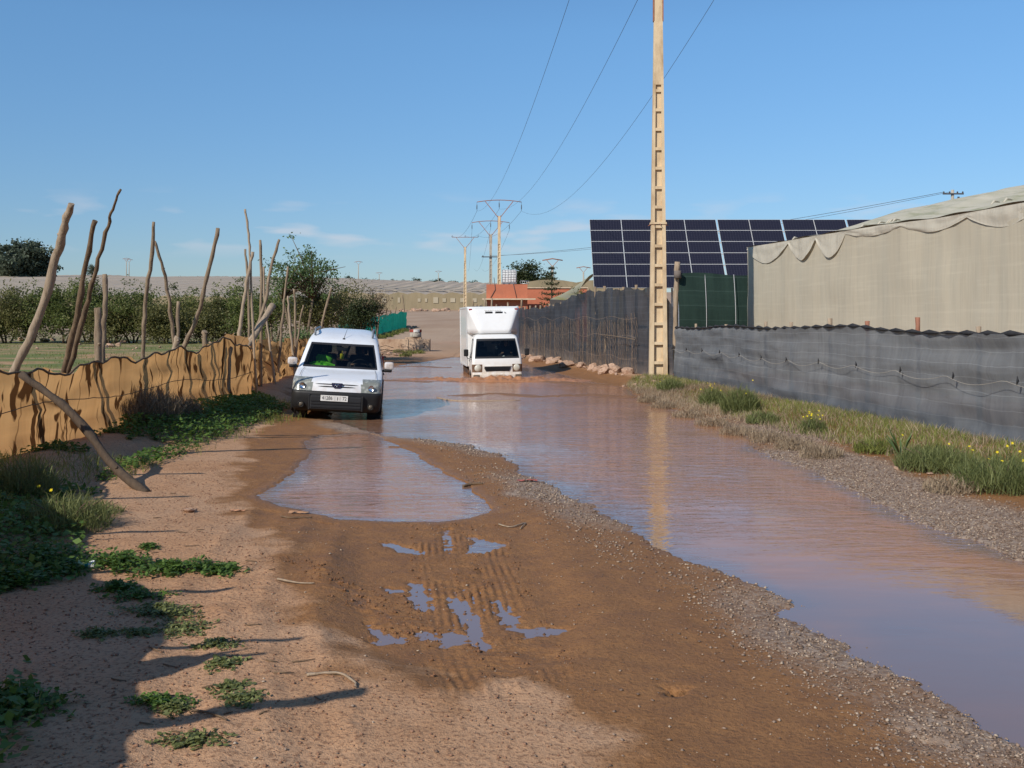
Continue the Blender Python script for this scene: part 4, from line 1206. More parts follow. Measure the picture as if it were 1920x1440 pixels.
tent('grey_greenhouse', 'grey roofed greenhouse behind the red annex', 1.5, 12, 112, 150, 4.8, 0.5, 2, MAT['far_roof'], MAT['far_wall'])
# near mossy roof left of the solar bank
mg = empty('mossy_greenhouse', (7, 62, 0.1)); tag(mg, 'greenhouse with yellow stained sloping roof left of the solar panels', 'greenhouse')
a0, a1 = Vector(P(1046, 566, 64)), Vector(P(1122, 515, 76))
co = []
for j in range(9):
    t = j / 8
    e = Vector((2.2 + 1.6 * t, 62.0 + 3 * t, 3.15))
    for i in range(7):
        s = i / 6
        co.append((e.x + 2.0 * s, e.y + 9 * s, 3.15 + 2.0 * math.sin(s * math.pi / 2) * (0.3 + 0.7 * t)))
idx = np.arange(63).reshape(9, 7)
q = np.stack([idx[:-1, :-1], idx[:-1, 1:], idx[1:, 1:], idx[1:, :-1]], axis=-1).reshape(-1, 4)
into(link('roof', np_mesh('roof', np.array(co), quads=q, smooth=True), MAT['moss_roof']), mg)
into(MB().add([(2.2, 62, -0.2), (3.8, 65, -0.2), (3.8, 65, 3.15), (2.2, 62, 3.15)], [(0, 1, 2, 3)]).build('front_wall', MAT['far_film']), mg)
into(MB().add([(2.2, 62, -0.2), (4.2, 71, -0.2), (4.2, 71, 3.74), (3.2, 66.5, 3.56), (2.2, 62, 3.14)], [(0, 4, 3, 2, 1)]).build('side_wall', MAT['far_film']), mg)

# ------------------------------------------------------------------ culvert parapet by the bend
cw = empty('culvert_parapet', (-6.6, 63.5, 0.05)); tag(cw, 'low stained concrete culvert wall with a painted number 2', 'wall')
xa, xb = (700 - CX) / F * 63, (806 - CX) / F * 63
into(MB().box(((xa + xb) / 2, 63.3, 0.35), (xb - xa, 0.55, 0.95), bev=0.02).build('wall', MAT['concrete_wall']), cw)
into(MB().box((xa + 0.62 * (xb - xa), 63.018, 0.35), (0.025, 0.02, 0.93)).build('joint', MAT['ink']), cw)
me = text_mesh('2', 0.42, 0.004); me.materials.append(MAT['ink'])
t = link('painted_number', me); t.rotation_euler = (R(90), 0, 0); t.location = ((795 - CX) / F * 63, 63.02, 0.42); into(t, cw)
wr = empty('well_ring', ((779 - CX) / F * 63.3, 63.35, 0.83)); tag(wr, 'round concrete ring with red and white painted rim on the culvert wall', 'marker')
MB().box((-0.12, 0, 0.05), (0.95, 0.5, 0.09)).build('slab', MAT['concrete_wall'], wr)
MB().lathe([(0.0, 0.1), (0.33, 0.1), (0.345, 0.14), (0.345, 0.4), (0.0, 0.4)], 24).build('ring', MAT['concrete_grey'], wr)
MAT['white_paint'] = simple('white_road_paint', (0.7, 0.68, 0.64), (0.6, 0.57, 0.52), 0.7, 6)
MAT['red_paint'] = simple('red_road_paint', (0.33, 0.05, 0.03), (0.25, 0.06, 0.04), 0.7, 6)
for k in range(6):
    vs = []
    for i in range(5):
        a_ = R(-90 - 75 + k * 60 + i * 15) if True else 0
        for r_ in (0.30, 0.365):
            for zz in (0.40, 0.56): vs.append((r_ * math.cos(a_), r_ * math.sin(a_), zz))
    fs = []
    for i in range(4):
        b0, b1 = i * 4, i * 4 + 4
        fs += [(b0 + 2, b1 + 2, b1 + 3, b0 + 3), (b0 + 1, b0 + 3, b1 + 3, b1 + 1), (b0, b1, b1 + 1, b0 + 1), (b0, b0 + 2, b1 + 2, b1)]
    fs += [(0, 1, 3, 2), (16, 18, 19, 17)]
    MB().add(vs, fs).build('rim_band', MAT['white_paint' if k % 2 else 'red_paint'], wr)
# ------------------------------------------------------------------ vehicles
def paint(name, c, dust, lim, z0, z1):
    """white paint, mud film thickening towards the sills"""
    b = NB(name)
    v = b.coord('Object')
    z = b.n('ShaderNodeSeparateXYZ', Vector=v).outputs['Z']
    n = b.noise(v, 6.0, 6, 0.65)
    f = b.math('MULTIPLY', b.ramp(z, z0, z1, 1.0, 0.0), b.ramp(n, 0.3, 0.65))
    f2 = b.ramp(b.noise(v, 3.0, 5, 0.6), 0.5, 0.8, 0.0, lim)
    col = b.mix(b.math('MAXIMUM', b.math('MULTIPLY', f, 0.75), f2), c, dust)
    return b.done(b.bsdf(col, b.ramp(f, 0, 1, 0.28, 0.8), spec=0.5, coat=0.25))
MAT['van_paint'] = paint('white_van_paint', (0.72, 0.74, 0.76), (0.36, 0.24, 0.15), 0.22, 0.3, 0.95)
MAT['truck_paint'] = paint('white_truck_paint', (0.74, 0.73, 0.70), (0.46, 0.33, 0.18), 0.35, 0.6, 1.15)
MAT['box_paint'] = paint('white_box_panel', (0.75, 0.75, 0.73), (0.5, 0.42, 0.32), 0.15, 0.7, 1.1)
def glassmat(name, tint, refl=1.0):
    b = NB(name)
    t = b.n('ShaderNodeBsdfTransparent'); t.inputs['Color'].default_value = (*tint, 1)
    g = b.n('ShaderNodeBsdfGlossy', Roughness=0.02); g.inputs['Color'].default_value = (refl, refl, refl, 1)
    fr = b.n('ShaderNodeFresnel', IOR=1.5)
    return b.done(b.mixs(fr.outputs[0], t.outputs[0], g.outputs[0]))
MAT['glass'] = glassmat('tinted_glass', (0.66, 0.71, 0.69), 0.7)
MAT['glass_dark'] = glassmat('dark_tinted_glass', (0.22, 0.24, 0.26), 0.7)
def lampmat():
    b = NB('headlamp_lens')
    v = b.coord('Object')
    n = b.n('ShaderNodeTexVoronoi', Scale=16.0); b.l(v, n.inputs['Vector'])
    col = b.mix(b.ramp(n.outputs['Distance'], 0.1, 0.6), (0.42, 0.43, 0.38), (0.22, 0.225, 0.19))
    return b.done(b.bsdf(col, 0.12, spec=0.6, coat=0.6, normal=b.bump(b.noise(v, 40, 2), 0.1)))
MAT['headlamp'] = lampmat()
MAT['lamp_yellow'] = simple('dull_fog_lens', (0.12, 0.10, 0.075), None, 0.3)

NF, NC, NS, NR = 16, 6, 26, 8
def contour(z, yf, yr, w, bow, rf, rr=0.10):
    """half plan outline at height z from front centre to rear centre"""
    pts = []
    xe = w - rf
    for k in range(NF + 1):
        x = xe * k / NF
        pts.append((x, yf + bow * (x / w) ** 2, z))
    ye = yf + bow * (xe / w) ** 2
    ry = rf * 0.9
    for k in range(1, NC + 1):
        a = math.pi / 2 * k / NC
        pts.append((xe + rf * math.sin(a), ye + ry * (1 - math.cos(a)), z))
    ys, yb = ye + ry, yr - rr
    for k in range(1, NS + 1): pts.append((w, ys + (yb - ys) * k / NS, z))
    for k in range(1, NC + 1):
        a = math.pi / 2 * k / NC
        pts.append((w - rr * (1 - math.cos(a)), yb + rr * math.sin(a), z))
    for k in range(1, NR + 1): pts.append(((w - rr) * (1 - k / NR), yr, z))
    return pts

def loft(slices, sub, classify, inset=0.0, arches=()):
    """stack of outlines -> {class name: (verts, faces)}; classify(row, column) names each face"""
    keys = []
    for i in range(len(slices) - 1):
        for k in range(sub[i]):
            t = k / sub[i]
            keys.append((i + t, [a + (b - a) * t for a, b in zip(slices[i], slices[i + 1])]))
    keys.append((len(slices) - 1, list(slices[-1])))
    rings = []
    for _, s in keys:
        z, yf, yr, w, bow, rf = s[:6]
        if inset: yf, yr, w = yf + inset, yr - inset, w - inset
        rings.append(contour(z, yf, yr, w, bow, rf))
    m = len(rings[0])
    groups = {}
    def put(cls, poly):
        g = groups.setdefault(cls, ([], [], {}))
        ids = []
        for p in poly:
            key = (round(p[0], 5), round(p[1], 5), round(p[2], 5))
            if key not in g[2]:
                g[2][key] = len(g[0]); g[0].append(p)
            ids.append(g[2][key])
        if len(set(ids)) >= 3: g[1].append(ids)
    def snap(p):
        for cy, cz, r in arches:
            d = math.hypot(p[1] - cy, p[2] - cz)
            if 1e-6 < d < r and abs(p[0]) > 0.5:
                k = r / d
                return (p[0], cy + (p[1] - cy) * k, cz + (p[2] - cz) * k)
        return p
    for j in range(len(rings) - 1):
        for i in range(m - 1):
            poly = [rings[j][i], rings[j][i + 1], rings[j + 1][i + 1], rings[j + 1][i]]
            skip = False
            for cy, cz, r in arches:
                if all(math.hypot(p[1] - cy, p[2] - cz) < r and abs(p[0]) > 0.5 for p in poly): skip = True
            if skip: continue
            poly = [snap(p) for p in poly]
            cls = classify(keys[j][0], keys[j + 1][0], i)
            if cls is None: continue
            put(cls, poly)
            sides = cls if not cls.startswith('*') else cls
            mir = [(-p[0], p[1], p[2]) for p in poly][::-1]
            put(cls + '|m' if cls.endswith('_') else cls, mir)
    top = rings[-1]
    put(classify(len(slices) - 1, len(slices) - 1, 0) or 'body', [p for p in top] + [(-p[0], p[1], p[2]) for p in top[-2:0:-1]])
    return groups

def loft_part(groups, key, name, mat, parent, smooth=True):
    if key not in groups: return None
    v, f, _ = groups[key]
    if key in ('seal', 'door_glass', 'side_glass', 'lamp_surround'):      # one part per separate pane, seal or lamp
        root = list(range(len(v)))
        def find(i):
            while root[i] != i:
                root[i] = root[root[i]]; i = root[i]
            return i
        for q_ in f:
            for k in q_[1:]: root[find(k)] = find(q_[0])
        comp = {}
        for q_ in f: comp.setdefault(find(q_[0]), []).append(q_)
        for ff in comp.values():
            used = sorted({i for q_ in ff for i in q_}); mp = {k: n for n, k in enumerate(used)}
            MB().add([v[i] for i in used], [[mp[i] for i in q_] for q_ in ff], smooth).build(name, mat, parent)
        return None
    me = bpy.data.meshes.new(name)
    me.from_pydata(v, [], f)
    me.polygons.foreach_set('use_smooth', [smooth] * len(f))
    me.update()
    return link(name, me, mat, parent)

def wheel(parent, x, y, z, r, wid, mat_t):
    o = empty('wheel'); o.parent = parent; o.location = (x, y, z)
    w = wid / 2
    MB().lathe([(r * 0.62, -w), (r * 0.9, -w), (r * 0.985, -w * 0.75), (r, -w * 0.3), (r, w * 0.3), (r * 0.985, w * 0.75), (r * 0.9, w), (r * 0.62, w)], 32, axis='x').build('tyre', mat_t, o)
    s = 1 if x > 0 else -1
    MB().lathe([(0.0, s * w * 0.7), (r * 0.15, s * w * 0.72), (r * 0.2, s * w * 0.5), (r * 0.5, s * w * 0.45), (r * 0.58, s * w * 0.85), (r * 0.64, s * w * 0.9), (r * 0.64, -s * w * 0.5), (0.0, -s * w * 0.5)], 24, axis='x').build('rim', MAT['steel'], o)
    for k in range(4):
        a = 2 * math.pi * k / 4
        MB().lathe([(0.0, s * w * 0.7), (0.014, s * w * 0.7), (0.014, s * w * 0.55)], 6, (0, r * 0.13 * math.cos(a), r * 0.13 * math.sin(a)), axis='x').build('bolt', MAT['ink'], o)
    return o

def seat(parent, x, y, z):
    o = empty('seat'); o.parent = parent; o.location = (x, y, z)
    MB().box((0, 0, 0), (0.5, 0.5, 0.16), bev=0.05).build('cushion', MAT['dark_cloth'], o)
    MB().box((0, 0.27, 0.34), (0.48, 0.14, 0.62), (R(-14), 0, 0), bev=0.05).build('backrest', MAT['dark_cloth'], o)
    MB().box((0, 0.36, 0.74), (0.26, 0.09, 0.17), (R(-10), 0, 0), bev=0.035).build('headrest', MAT['dark_cloth'], o)

def steering(parent, x, y, z, r=0.19):
    o = empty('steering_wheel'); o.parent = parent; o.location = (x, y, z); o.rotation_euler = (R(62), 0, 0)
    n = 20
    MB().tube([(r * math.cos(2 * math.pi * k / n), r * math.sin(2 * math.pi * k / n), 0) for k in range(n + 1)], 0.016, 6, cap=False).build('rim', MAT['black_plastic'], o)
    MB().box((0, 0, -0.02), (2 * r, 0.05, 0.03)).build('spoke', MAT['black_plastic'], o)

def person(name, label, loc, rot, shirt, skin, hair, vest=None, hands_up=True, hand_x=0.0):
    """seated figure as one skinned body; hips at the origin, facing -y"""
    J, E, Rr = [], [], []
    def j(p, r, par=None):
        J.append(p); Rr.append(r if isinstance(r, tuple) else (r, r))
        if par is not None: E.append((par, len(J) - 1))
        return len(J) - 1
    pel = j((0, 0, 0.1), (0.15, 0.11))
    wai = j((0, 0.03, 0.26), (0.14, 0.10), pel)
    che = j((0, 0.05, 0.44), (0.165, 0.115), wai)
    nb = j((0, 0.04, 0.56), (0.085, 0.075), che)
    nk = j((0, 0.01, 0.62), (0.055, 0.055), nb)
    h1 = j((0, -0.015, 0.70), (0.068, 0.085), nk)
    h2 = j((0, -0.01, 0.79), (0.076, 0.096), h1)
    h3 = j((0, -0.002, 0.855), (0.05, 0.062), h2)
    nose = j((0, -0.112, 0.742), (0.016, 0.018), h1)
    for s in (-1, 1):
        hp = j((s * 0.10, -0.04, 0.08), 0.088, pel)
        kn = j((s * 0.14, -0.46, 0.12), 0.062, hp)
        an = j((s * 0.14, -0.62, -0.28), 0.042, kn)
        j((s * 0.15, -0.80, -0.34), (0.04, 0.03), an)
        sh = j((s * 0.19, 0.05, 0.50), 0.062, che)
        el = j((s * 0.25, -0.10, 0.26), 0.046, sh)
        if hands_up: hd = (s * 0.16 + hand_x, -0.38, 0.38)
        else: hd = (s * 0.12, -0.30, 0.18)
        wr_ = j((hd[0], hd[1] + 0.07, hd[2] - 0.01), 0.028, el)
        pm = j((hd[0] - s * 0.01, hd[1], hd[2]), (0.03, 0.018), wr_)
        for k in range(4):
            f1 = j((hd[0] + s * (0.024 - 0.016 * k), hd[1] - 0.05, hd[2] + 0.012), 0.0085, pm)
            j((hd[0] + s * (0.022 - 0.015 * k), hd[1] - 0.075 + 0.004 * abs(k - 1), hd[2] - 0.015), 0.0075, f1)
        t1 = j((hd[0] - s * 0.035, hd[1] + 0.0, hd[2] + 0.012), 0.009, wr_)
        j((hd[0] - s * 0.045, hd[1] - 0.03, hd[2] + 0.012), 0.008, t1)
    me = bpy.data.meshes.new(name)
    me.from_pydata(J, E, [])
    o = bpy.data.objects.new(name, me)
    COL.objects.link(o)
    md = o.modifiers.new('skin', 'SKIN')
    me.skin_vertices  # created by the modifier
    if not me.skin_vertices:
        bm = bmesh.new(); bm.from_mesh(me); bm.verts.layers.skin.verify(); bm.to_mesh(me); bm.free()
    for k, r in enumerate(Rr):
        me.skin_vertices[0].data[k].radius = r
        me.skin_vertices[0].data[k].use_root = (k == 0)
    sb = o.modifiers.new('smooth', 'SUBSURF'); sb.levels = sb.render_levels = 2
    dg = bpy.context.evaluated_depsgraph_get()
    m2 = bpy.data.meshes.new_from_object(o.evaluated_get(dg))
    bpy.data.objects.remove(o)
    m2.materials.clear()
    for m in (shirt, skin): m2.materials.append(m)
    for p in m2.polygons:
        c = p.center
        p.material_index = 1 if (c.z > 0.60 or (c.y < -0.29 and c.z > 0.15 and abs(c.x - hand_x) < 0.3 and c.z > 0.2 and hands_up)) else 0
        p.use_smooth = True
    o = link(name, m2)
    o.location, o.rotation_euler = loc, rot
    tag(o, label, 'person')
    hb = MB()
    prof = [(0.0, 0.905), (0.05, 0.9), (0.085, 0.865), (0.099, 0.81), (0.098, 0.765), (0.085, 0.74)]
    hb.lathe(prof, 16, (0, 0.022, 0))
    hm = hb.build('hair', hair, o)
    for s in (-1, 1):
        MB().lathe([(0, 0), (0.012, 0.004), (0.0, 0.008)], 8, (s * 0.03, -0.098, 0.772), axis='y').build('eye', MAT['ink'], o)
        MB().box((s * 0.079, 0.005, 0.765), (0.018, 0.035, 0.055), bev=0.007).build('ear', skin, o)
    MB().box((0, -0.092, 0.702), (0.045, 0.012, 0.01), bev=0.003).build('mouth', MAT['red_lamp'], o)
    if vest is not None:
        vb = MB()
        n = 20
        rows = [(0.10, 0.175, 0.135), (0.26, 0.17, 0.13), (0.40, 0.195, 0.142), (0.48, 0.2, 0.138), (0.54, 0.15, 0.115)]
        vs, fs = [], []
        for z, a, c in rows:
            for k in range(n): vs.append((a * math.cos(2 * math.pi * k / n), 0.035 + c * math.sin(2 * math.pi * k / n), z))
        for i in range(len(rows) - 1):
            for k in range(n): fs.append((i * n + k, i * n + (k + 1) % n, (i + 1) * n + (k + 1) % n, (i + 1) * n + k))
        vb.add(vs, fs, True).build('vest', vest, o)
    return o

SKIN = simple('skin', (0.30, 0.17, 0.11), None, 0.6)
HAIR = simple('black_hair', (0.012, 0.01, 0.009), None, 0.7)
HIVIS = simple('hi_vis_fabric', (0.22, 0.78, 0.06), (0.17, 0.62, 0.05), 0.8, 12)

# ================================================================== the van
VAN = [  # z, front, rear, half width, bow, corner radius
    (0.20, 0.16, 3.98, 0.80, 0.10, 0.14),   # 0
    (0.25, 0.06, 4.06, 0.845, 0.10, 0.16),  # 1
    (0.33, 0.02, 4.09, 0.86, 0.10, 0.17),   # 2
    (0.50, 0.00, 4.10, 0.865, 0.10, 0.18),  # 3
    (0.585, 0.005, 4.10, 0.865, 0.10, 0.18),  # 4 bumper top
    (0.60, 0.035, 4.09, 0.862, 0.10, 0.18),  # 5
    (0.635, 0.05, 4.08, 0.86, 0.10, 0.18),  # 6
    (0.70, 0.065, 4.08, 0.86, 0.11, 0.19),  # 7
    (0.76, 0.09, 4.08, 0.86, 0.12, 0.20),   # 8 bonnet lip
    (0.80, 0.15, 4.07, 0.86, 0.13, 0.21),   # 9
    (0.85, 0.30, 4.07, 0.858, 0.12, 0.22),  # 10 lamp top
    (0.91, 0.54, 4.06, 0.855, 0.09, 0.22),  # 11
    (0.965, 0.82, 4.06, 0.85, 0.06, 0.2),   # 12
    (0.995, 0.98, 4.06, 0.845, 0.07, 0.15),  # 13 cowl
    (1.01, 1.00, 4.06, 0.84, 0.09, 0.12),   # 14 windscreen foot
    (1.25, 1.28, 4.05, 0.785, 0.10, 0.11),  # 15
    (1.50, 1.60, 4.02, 0.725, 0.10, 0.11),  # 16 windscreen head
    (1.535, 1.66, 4.01, 0.715, 0.10, 0.12),  # 17
    (1.60, 1.80, 3.99, 0.69, 0.10, 0.16),   # 18
    (1.68, 2.08, 3.96, 0.645, 0.10, 0.2),   # 19
    (1.74, 2.42, 3.92, 0.585, 0.08, 0.24),  # 20
    (1.775, 2.75, 3.85, 0.50, 0.06, 0.26),  # 21
    (1.79, 3.0, 3.75, 0.38, 0.04, 0.2)]     # 22
SUBV = [1, 2, 3, 2, 1, 1, 2, 2, 1, 2, 2, 2, 1, 1, 6, 6, 1, 1, 2, 2, 1, 1]
S0 = NF + NC
def van_class(a, b, i):
    f0, f1 = a, b
    if f1 <= 5.001: return 'bumper' if i < S0 + 3 or i > S0 + NS - 2 else ('bumper' if f1 <= 2.001 else 'body')
    if 14 <= a and b <= 16.001:
        edge = (a < 14.001 + 1 / 6 - .01 and a < 14.1) or b > 15.99 + 0.0
        if i < NF + 1:
            if i >= NF or (a < 14.1) or (b > 15.9): return 'seal'
            return 'windscreen'
        if S0 + 1 <= i < S0 + 9:
            return 'seal' if i in (S0 + 1, S0 + 8) or a < 14.1 or b > 15.9 else 'door_glass'
        if S0 + 10 <= i < S0 + 19:
            return 'seal' if i in (S0 + 10, S0 + 18) or a < 14.1 or b > 15.9 else 'side_glass'
        if i >= S0 + NS + NC + 1:
            return 'seal' if a < 14.1 or b > 15.9 or i < S0 + NS + NC + 2 else 'rear_glass'
    if 5.0 <= a and b <= 10.001 and (NF * 0.67 < i + 0.5 < S0 - 1.2):
        if b > 8.0 and i < NF * 0.67 + 1: return 'body'
        return 'headlamp'
    return 'body'
ARCH = ((0.80, 0.31, 0.375), (3.42, 0.31, 0.375))
van = empty('white_van')
tag(van, 'white panel van with black bumper and roof rails driving through the mud', 'van')
gv = loft(VAN, SUBV, van_class, arches=ARCH)
for k, nm, mt in (('body', 'body', 'van_paint'), ('bumper', 'bumper', 'black_plastic'), ('seal', 'window_seal', 'ink'), ('windscreen', 'windscreen', 'glass'), ('door_glass', 'door_window', 'glass_dark'), ('side_glass', 'side_window', 'glass_dark'), ('rear_glass', 'rear_window', 'glass_dark')):
    loft_part(gv, k, nm, MAT[mt], van)
# headlamps left and right as two meshes
v_, f_, _ = gv['headlamp']
for s in (-1, 1):
    ff = [f for f in f_ if sum(v_[i][0] for i in f) * s > 0]
    used = sorted({i for f in ff for i in f}); mp = {k: n for n, k in enumerate(used)}
    mb = MB().add([v_[i] for i in used], [[mp[i] for i in f] for f in ff], True)
    hl = mb.build('headlamp', MAT['headlamp'], van)
    MB().lathe([(0.0, 0.0), (0.055, 0.004), (0.062, -0.012)], 16, (s * 0.66, 0.10, 0.69), axis='y').build('reflector', MAT['chrome'], hl)
liner = loft(VAN[12:20], SUBV[12:19], lambda a, b, i: ('trim' if (lambda c: c in ('body', 'seal'))(van_class(a + 12, b + 12, i)) else None), inset=0.03)
loft_part(liner, 'trim', 'interior_trim', MAT['dark_cloth'], van)
MB().box((0, 1.22, 0.90), (1.6, 0.5, 0.16), bev=0.05).build('dashboard', MAT['dark_cloth'], van)
MB().box((0, 2.4, 0.28), (1.66, 3.2, 0.06)).build('floor', MAT['dark_cloth'], van)
for s in (-1, 1):
    seat(van, s * 0.38, 1.95, 0.62)
steering(van, 0.38, 1.52, 1.02)
# bumper details
bp = MB()
MB().box((0, 0.0, 0.385), (0.98, 0.05, 0.26), bev=0.02).build('lower_grille', MAT['ink'], van)
for zz in (0.30, 0.36, 0.415): MB().box((0, -0.022, zz), (0.95, 0.03, 0.022)).build('grille_bar', MAT['black_plastic'], van)
for s in (-1, 1):
    MB().box((s * 0.505, 0.005, 0.385), (0.035, 0.06, 0.3), bev=0.012).build('grille_post', MAT['black_plastic'], van)
    MB().lathe([(0.062, 0.05), (0.062, -0.012), (0.05, -0.014), (0.048, 0.004), (0.0, 0.01)], 18, (s * 0.665, 0.052, 0.335), axis='y').build('fog_lamp', MAT['black_plastic'], van)
    MB().lathe([(0.0, 0), (0.047, 0.0), (0.047, 0.01)], 16, (s * 0.665, 0.05, 0.335), axis='y').build('fog_lens', MAT['lamp_yellow'], van)
pl = MB().box((-0.03, -0.042, 0.475), (0.52, 0.012, 0.112), bev=0.004).build('number_plate', MAT['plate_white'], van)
for txt, x in (('41286', -0.165), ('72', 0.165)):
    me = text_mesh(txt, 0.098, 0.001); me.materials.append(MAT['ink'])
    t = link('plate_digits', me, None, pl); t.rotation_euler = (R(90), 0, 0); t.location = (x, -0.0495, 0.474); t.scale = (0.82, 1, 1)
MB().box((-0.018, -0.0495, 0.475), (0.006, 0.003, 0.08)).build('plate_divider', MAT['steel'], pl)
MB().box((0.032, -0.0495, 0.472), (0.011, 0.003, 0.062)).build('plate_letter', MAT['ink'], pl)
MB().box((0.08, -0.0495, 0.475), (0.006, 0.003, 0.08)).build('plate_divider', MAT['steel'], pl)
# grille slots and badge on the white nose
for zz, wv in ((0.735, 0.41), (0.69, 0.36)):
    pts = []
    n = 14
    for k in range(n + 1):
        x = wv * (2 * k / n - 1)
        yy = np.interp(zz, [0.635, 0.70, 0.76], [0.05, 0.065, 0.09]) + 0.11 * (x / 0.86) ** 2
        pts.append((x, yy, zz, 0.011 * (1 - (2 * k / n - 1) ** 6) + 0.001))
    vs = [(x, y - 0.004, z - h) for x, y, z, h in pts] + [(x, y - 0.004, z + h) for x, y, z, h in pts] + [(x, y + 0.03, z - h) for x, y, z, h in pts] + [(x, y + 0.03, z + h) for x, y, z, h in pts]
    m = n + 1
    fs = []
    for k in range(n):
        fs += [(k, k + 1, m + k + 1, m + k), (k, 2 * m + k, 2 * m + k + 1, k + 1), (m + k, m + k + 1, 3 * m + k + 1, 3 * m + k)]
    MB().add(vs, fs).build('grille_slot', MAT['ink'], van)
bd = MB().plate([(-0.10, 0.765), (0.10, 0.765), (0.095, 0.72), (0.055, 0.672), (-0.055, 0.672), (-0.095, 0.72)], 0.035, 0.09).build('badge', simple('badge_blue', (0.02, 0.02, 0.05), None, 0.3), van)
MB().tube([(-0.045, 0.03, 0.70), (-0.02, 0.028, 0.735), (0.0, 0.028, 0.715), (0.025, 0.028, 0.742), (0.05, 0.03, 0.72)], [0.006, 0.011, 0.009, 0.011, 0.005], 6).build('emblem', MAT['chrome'], bd)
MB().tube([(0.0, 0.03, 0.715), (0.012, 0.03, 0.69), (-0.01, 0.03, 0.682)], [0.009, 0.008, 0.004], 6).build('emblem', MAT['chrome'], bd)
# bonnet shut line, wipers, mirrors, rails, aerial
for s in (-1, 1):
    mr = empty('mirror'); mr.parent = van; mr.location = (s * 0.98, 1.32, 1.10)
    MB().box((0, 0, 0), (0.19, 0.12, 0.155), bev=0.045).build('shell', MAT['van_paint'], mr)
    MB().box((-s * 0.02, 0.0, -0.10), (0.17, 0.11, 0.07), bev=0.03).build('base', MAT['black_plastic'], mr)
    MB().bar((-s * 0.06, 0.0, -0.1), (-s * 0.2, 0.03, -0.13), 0.07, 0.05).build('arm', MAT['black_plastic'], mr)
    rl = MB().tube([(s * 0.60, 1.98, 1.64), (s * 0.60, 2.0, 1.735), (s * 0.60, 2.12, 1.775), (s * 0.60, 3.5, 1.80), (s * 0.60, 3.62, 1.70)], 0.022, 7).build('roof_rail', simple('grey_rail', (0.16, 0.18, 0.2), None, 0.45) if s < 0 else bpy.data.materials['grey_rail'], van)
    MB().tube([(-0.42 + 0.36 * (s + 1) / 2 * 1.2, 1.055, 1.025), (-0.1 + 0.5 * (s + 1) / 2, 1.075, 1.045), (0.05 + 0.6 * (s + 1) / 2, 1.09, 1.04)], [0.012, 0.01, 0.007], 5).build('wiper', MAT['ink'], van)
    for a0, b0 in (((s * 0.74, 0.36, 0.872), (s * 0.70, 0.98, 1.004)),):
        MB().tube([a0, ((a0[0] + b0[0]) / 2 + s * 0.012, (a0[1] + b0[1]) / 2, (a0[2] + b0[2]) / 2 + 0.008), b0], 0.004, 4).build('bonnet_gap', MAT['ink'], van)
    for yy in (1.42, 2.45): MB().box((s * 0.862, yy, 0.72), (0.006, 0.012, 0.55)).build('door_gap', MAT['ink'], van)
    MB().box((s * 0.872, 2.25, 0.88), (0.03, 0.2, 0.035), bev=0.01).build('door_handle', MAT['black_plastic'], van)
    MB().box((s * 0.868, 2.2, 0.5), (0.02, 1.6, 0.09), bev=0.006).build('rub_strip', MAT['black_plastic'], van)
    MB().box((s * 0.80, 4.085, 0.95), (0.1, 0.04, 0.5), bev=0.01).build('tail_lamp', MAT['red_lamp'], van)
MB().tube([(0.01, 1.78, 1.60), (0.06, 2.0, 1.80)], [0.006, 0.003], 5).build('aerial', MAT['ink'], van)
MB().lathe([(0.0, 0.03), (0.022, 0.02), (0.03, 0.0)], 10, (0.01, 1.78, 1.585)).build('aerial_base', MAT['ink'], van)
MB().lathe([(0, 0), (0.03, 0), (0.03, 0.05), (0, 0.05)], 10, (0.0, 1.6, 1.40), axis='y').build('mirror_mount', MAT['ink'], van)
MB().box((0.0, 1.56, 1.38), (0.24, 0.03, 0.075), bev=0.012).build('rear_view_mirror', MAT['ink'], van)
for (cy, cz, r) in ARCH:
    for s in (-1, 1):
        n = 18
        MB().tube([(s * 0.862, cy + r * math.cos(math.pi * (-0.12 + 1.24 * k / n)), cz + r * math.sin(math.pi * (-0.12 + 1.24 * k / n))) for k in range(n + 1)], 0.022, 6).build('arch_trim', MAT['black_plastic'], van)
        MB().lathe([(r - 0.01, 0), (r - 0.01, s * 0.26), (0.0, s * 0.26)], 24, (s * 0.60 if s < 0 else 0.60, cy, cz), axis='x').build('wheel_well', MAT['ink'], van)
        wheel(van, s * 0.73, cy, 0.305, 0.305, 0.185, MAT['mud_rubber'])
van.location = (VAN_XY[0], VAN_XY[1], -0.035)
van.rotation_euler = (0, R(3.4), R(6.5))
Mv = Matrix.Translation(van.location) @ van.rotation_euler.to_matrix().to_4x4()
def in_van(p): return tuple(Mv @ Vector(p))
person('person', 'person in dark top driving the white van', in_van((0.38, 1.98, 0.70)), van.rotation_euler, simple('dark_top', (0.025, 0.025, 0.03), None, 0.9), SKIN, HAIR)
person('person', 'person in a green hi-vis vest in the van passenger seat', in_van((-0.38, 1.95, 0.70)), van.rotation_euler, simple('black_top', (0.02, 0.02, 0.022), None, 0.9), SKIN, HAIR, vest=HIVIS, hands_up=False)
cl = sheet('folded_vest', HIVIS, [(-0.62, 1.2), (-0.4, 1.18), (-0.12, 1.22)], lambda s, x, y: 1.09 + 0.05 * math.sin(s * 7), lambda s, x, y: 0.985, fold=0.06, ffreq=5, step=0.03, nv=6, seed=61)
cl.location = van.location; cl.rotation_euler = van.rotation_euler
tag(cl, 'crumpled green hi-vis vest lying on the van dashboard', 'vest')
fr = MB().box((0.0, 1.53, 1.235), (0.075, 0.012, 0.11), bev=0.005).tube([(0.0, 1.53, 1.29), (0.0, 1.55, 1.36)], 0.003, 4).tube([(0.0, 1.53, 1.18), (0.0, 1.53, 1.13)], 0.006, 5)
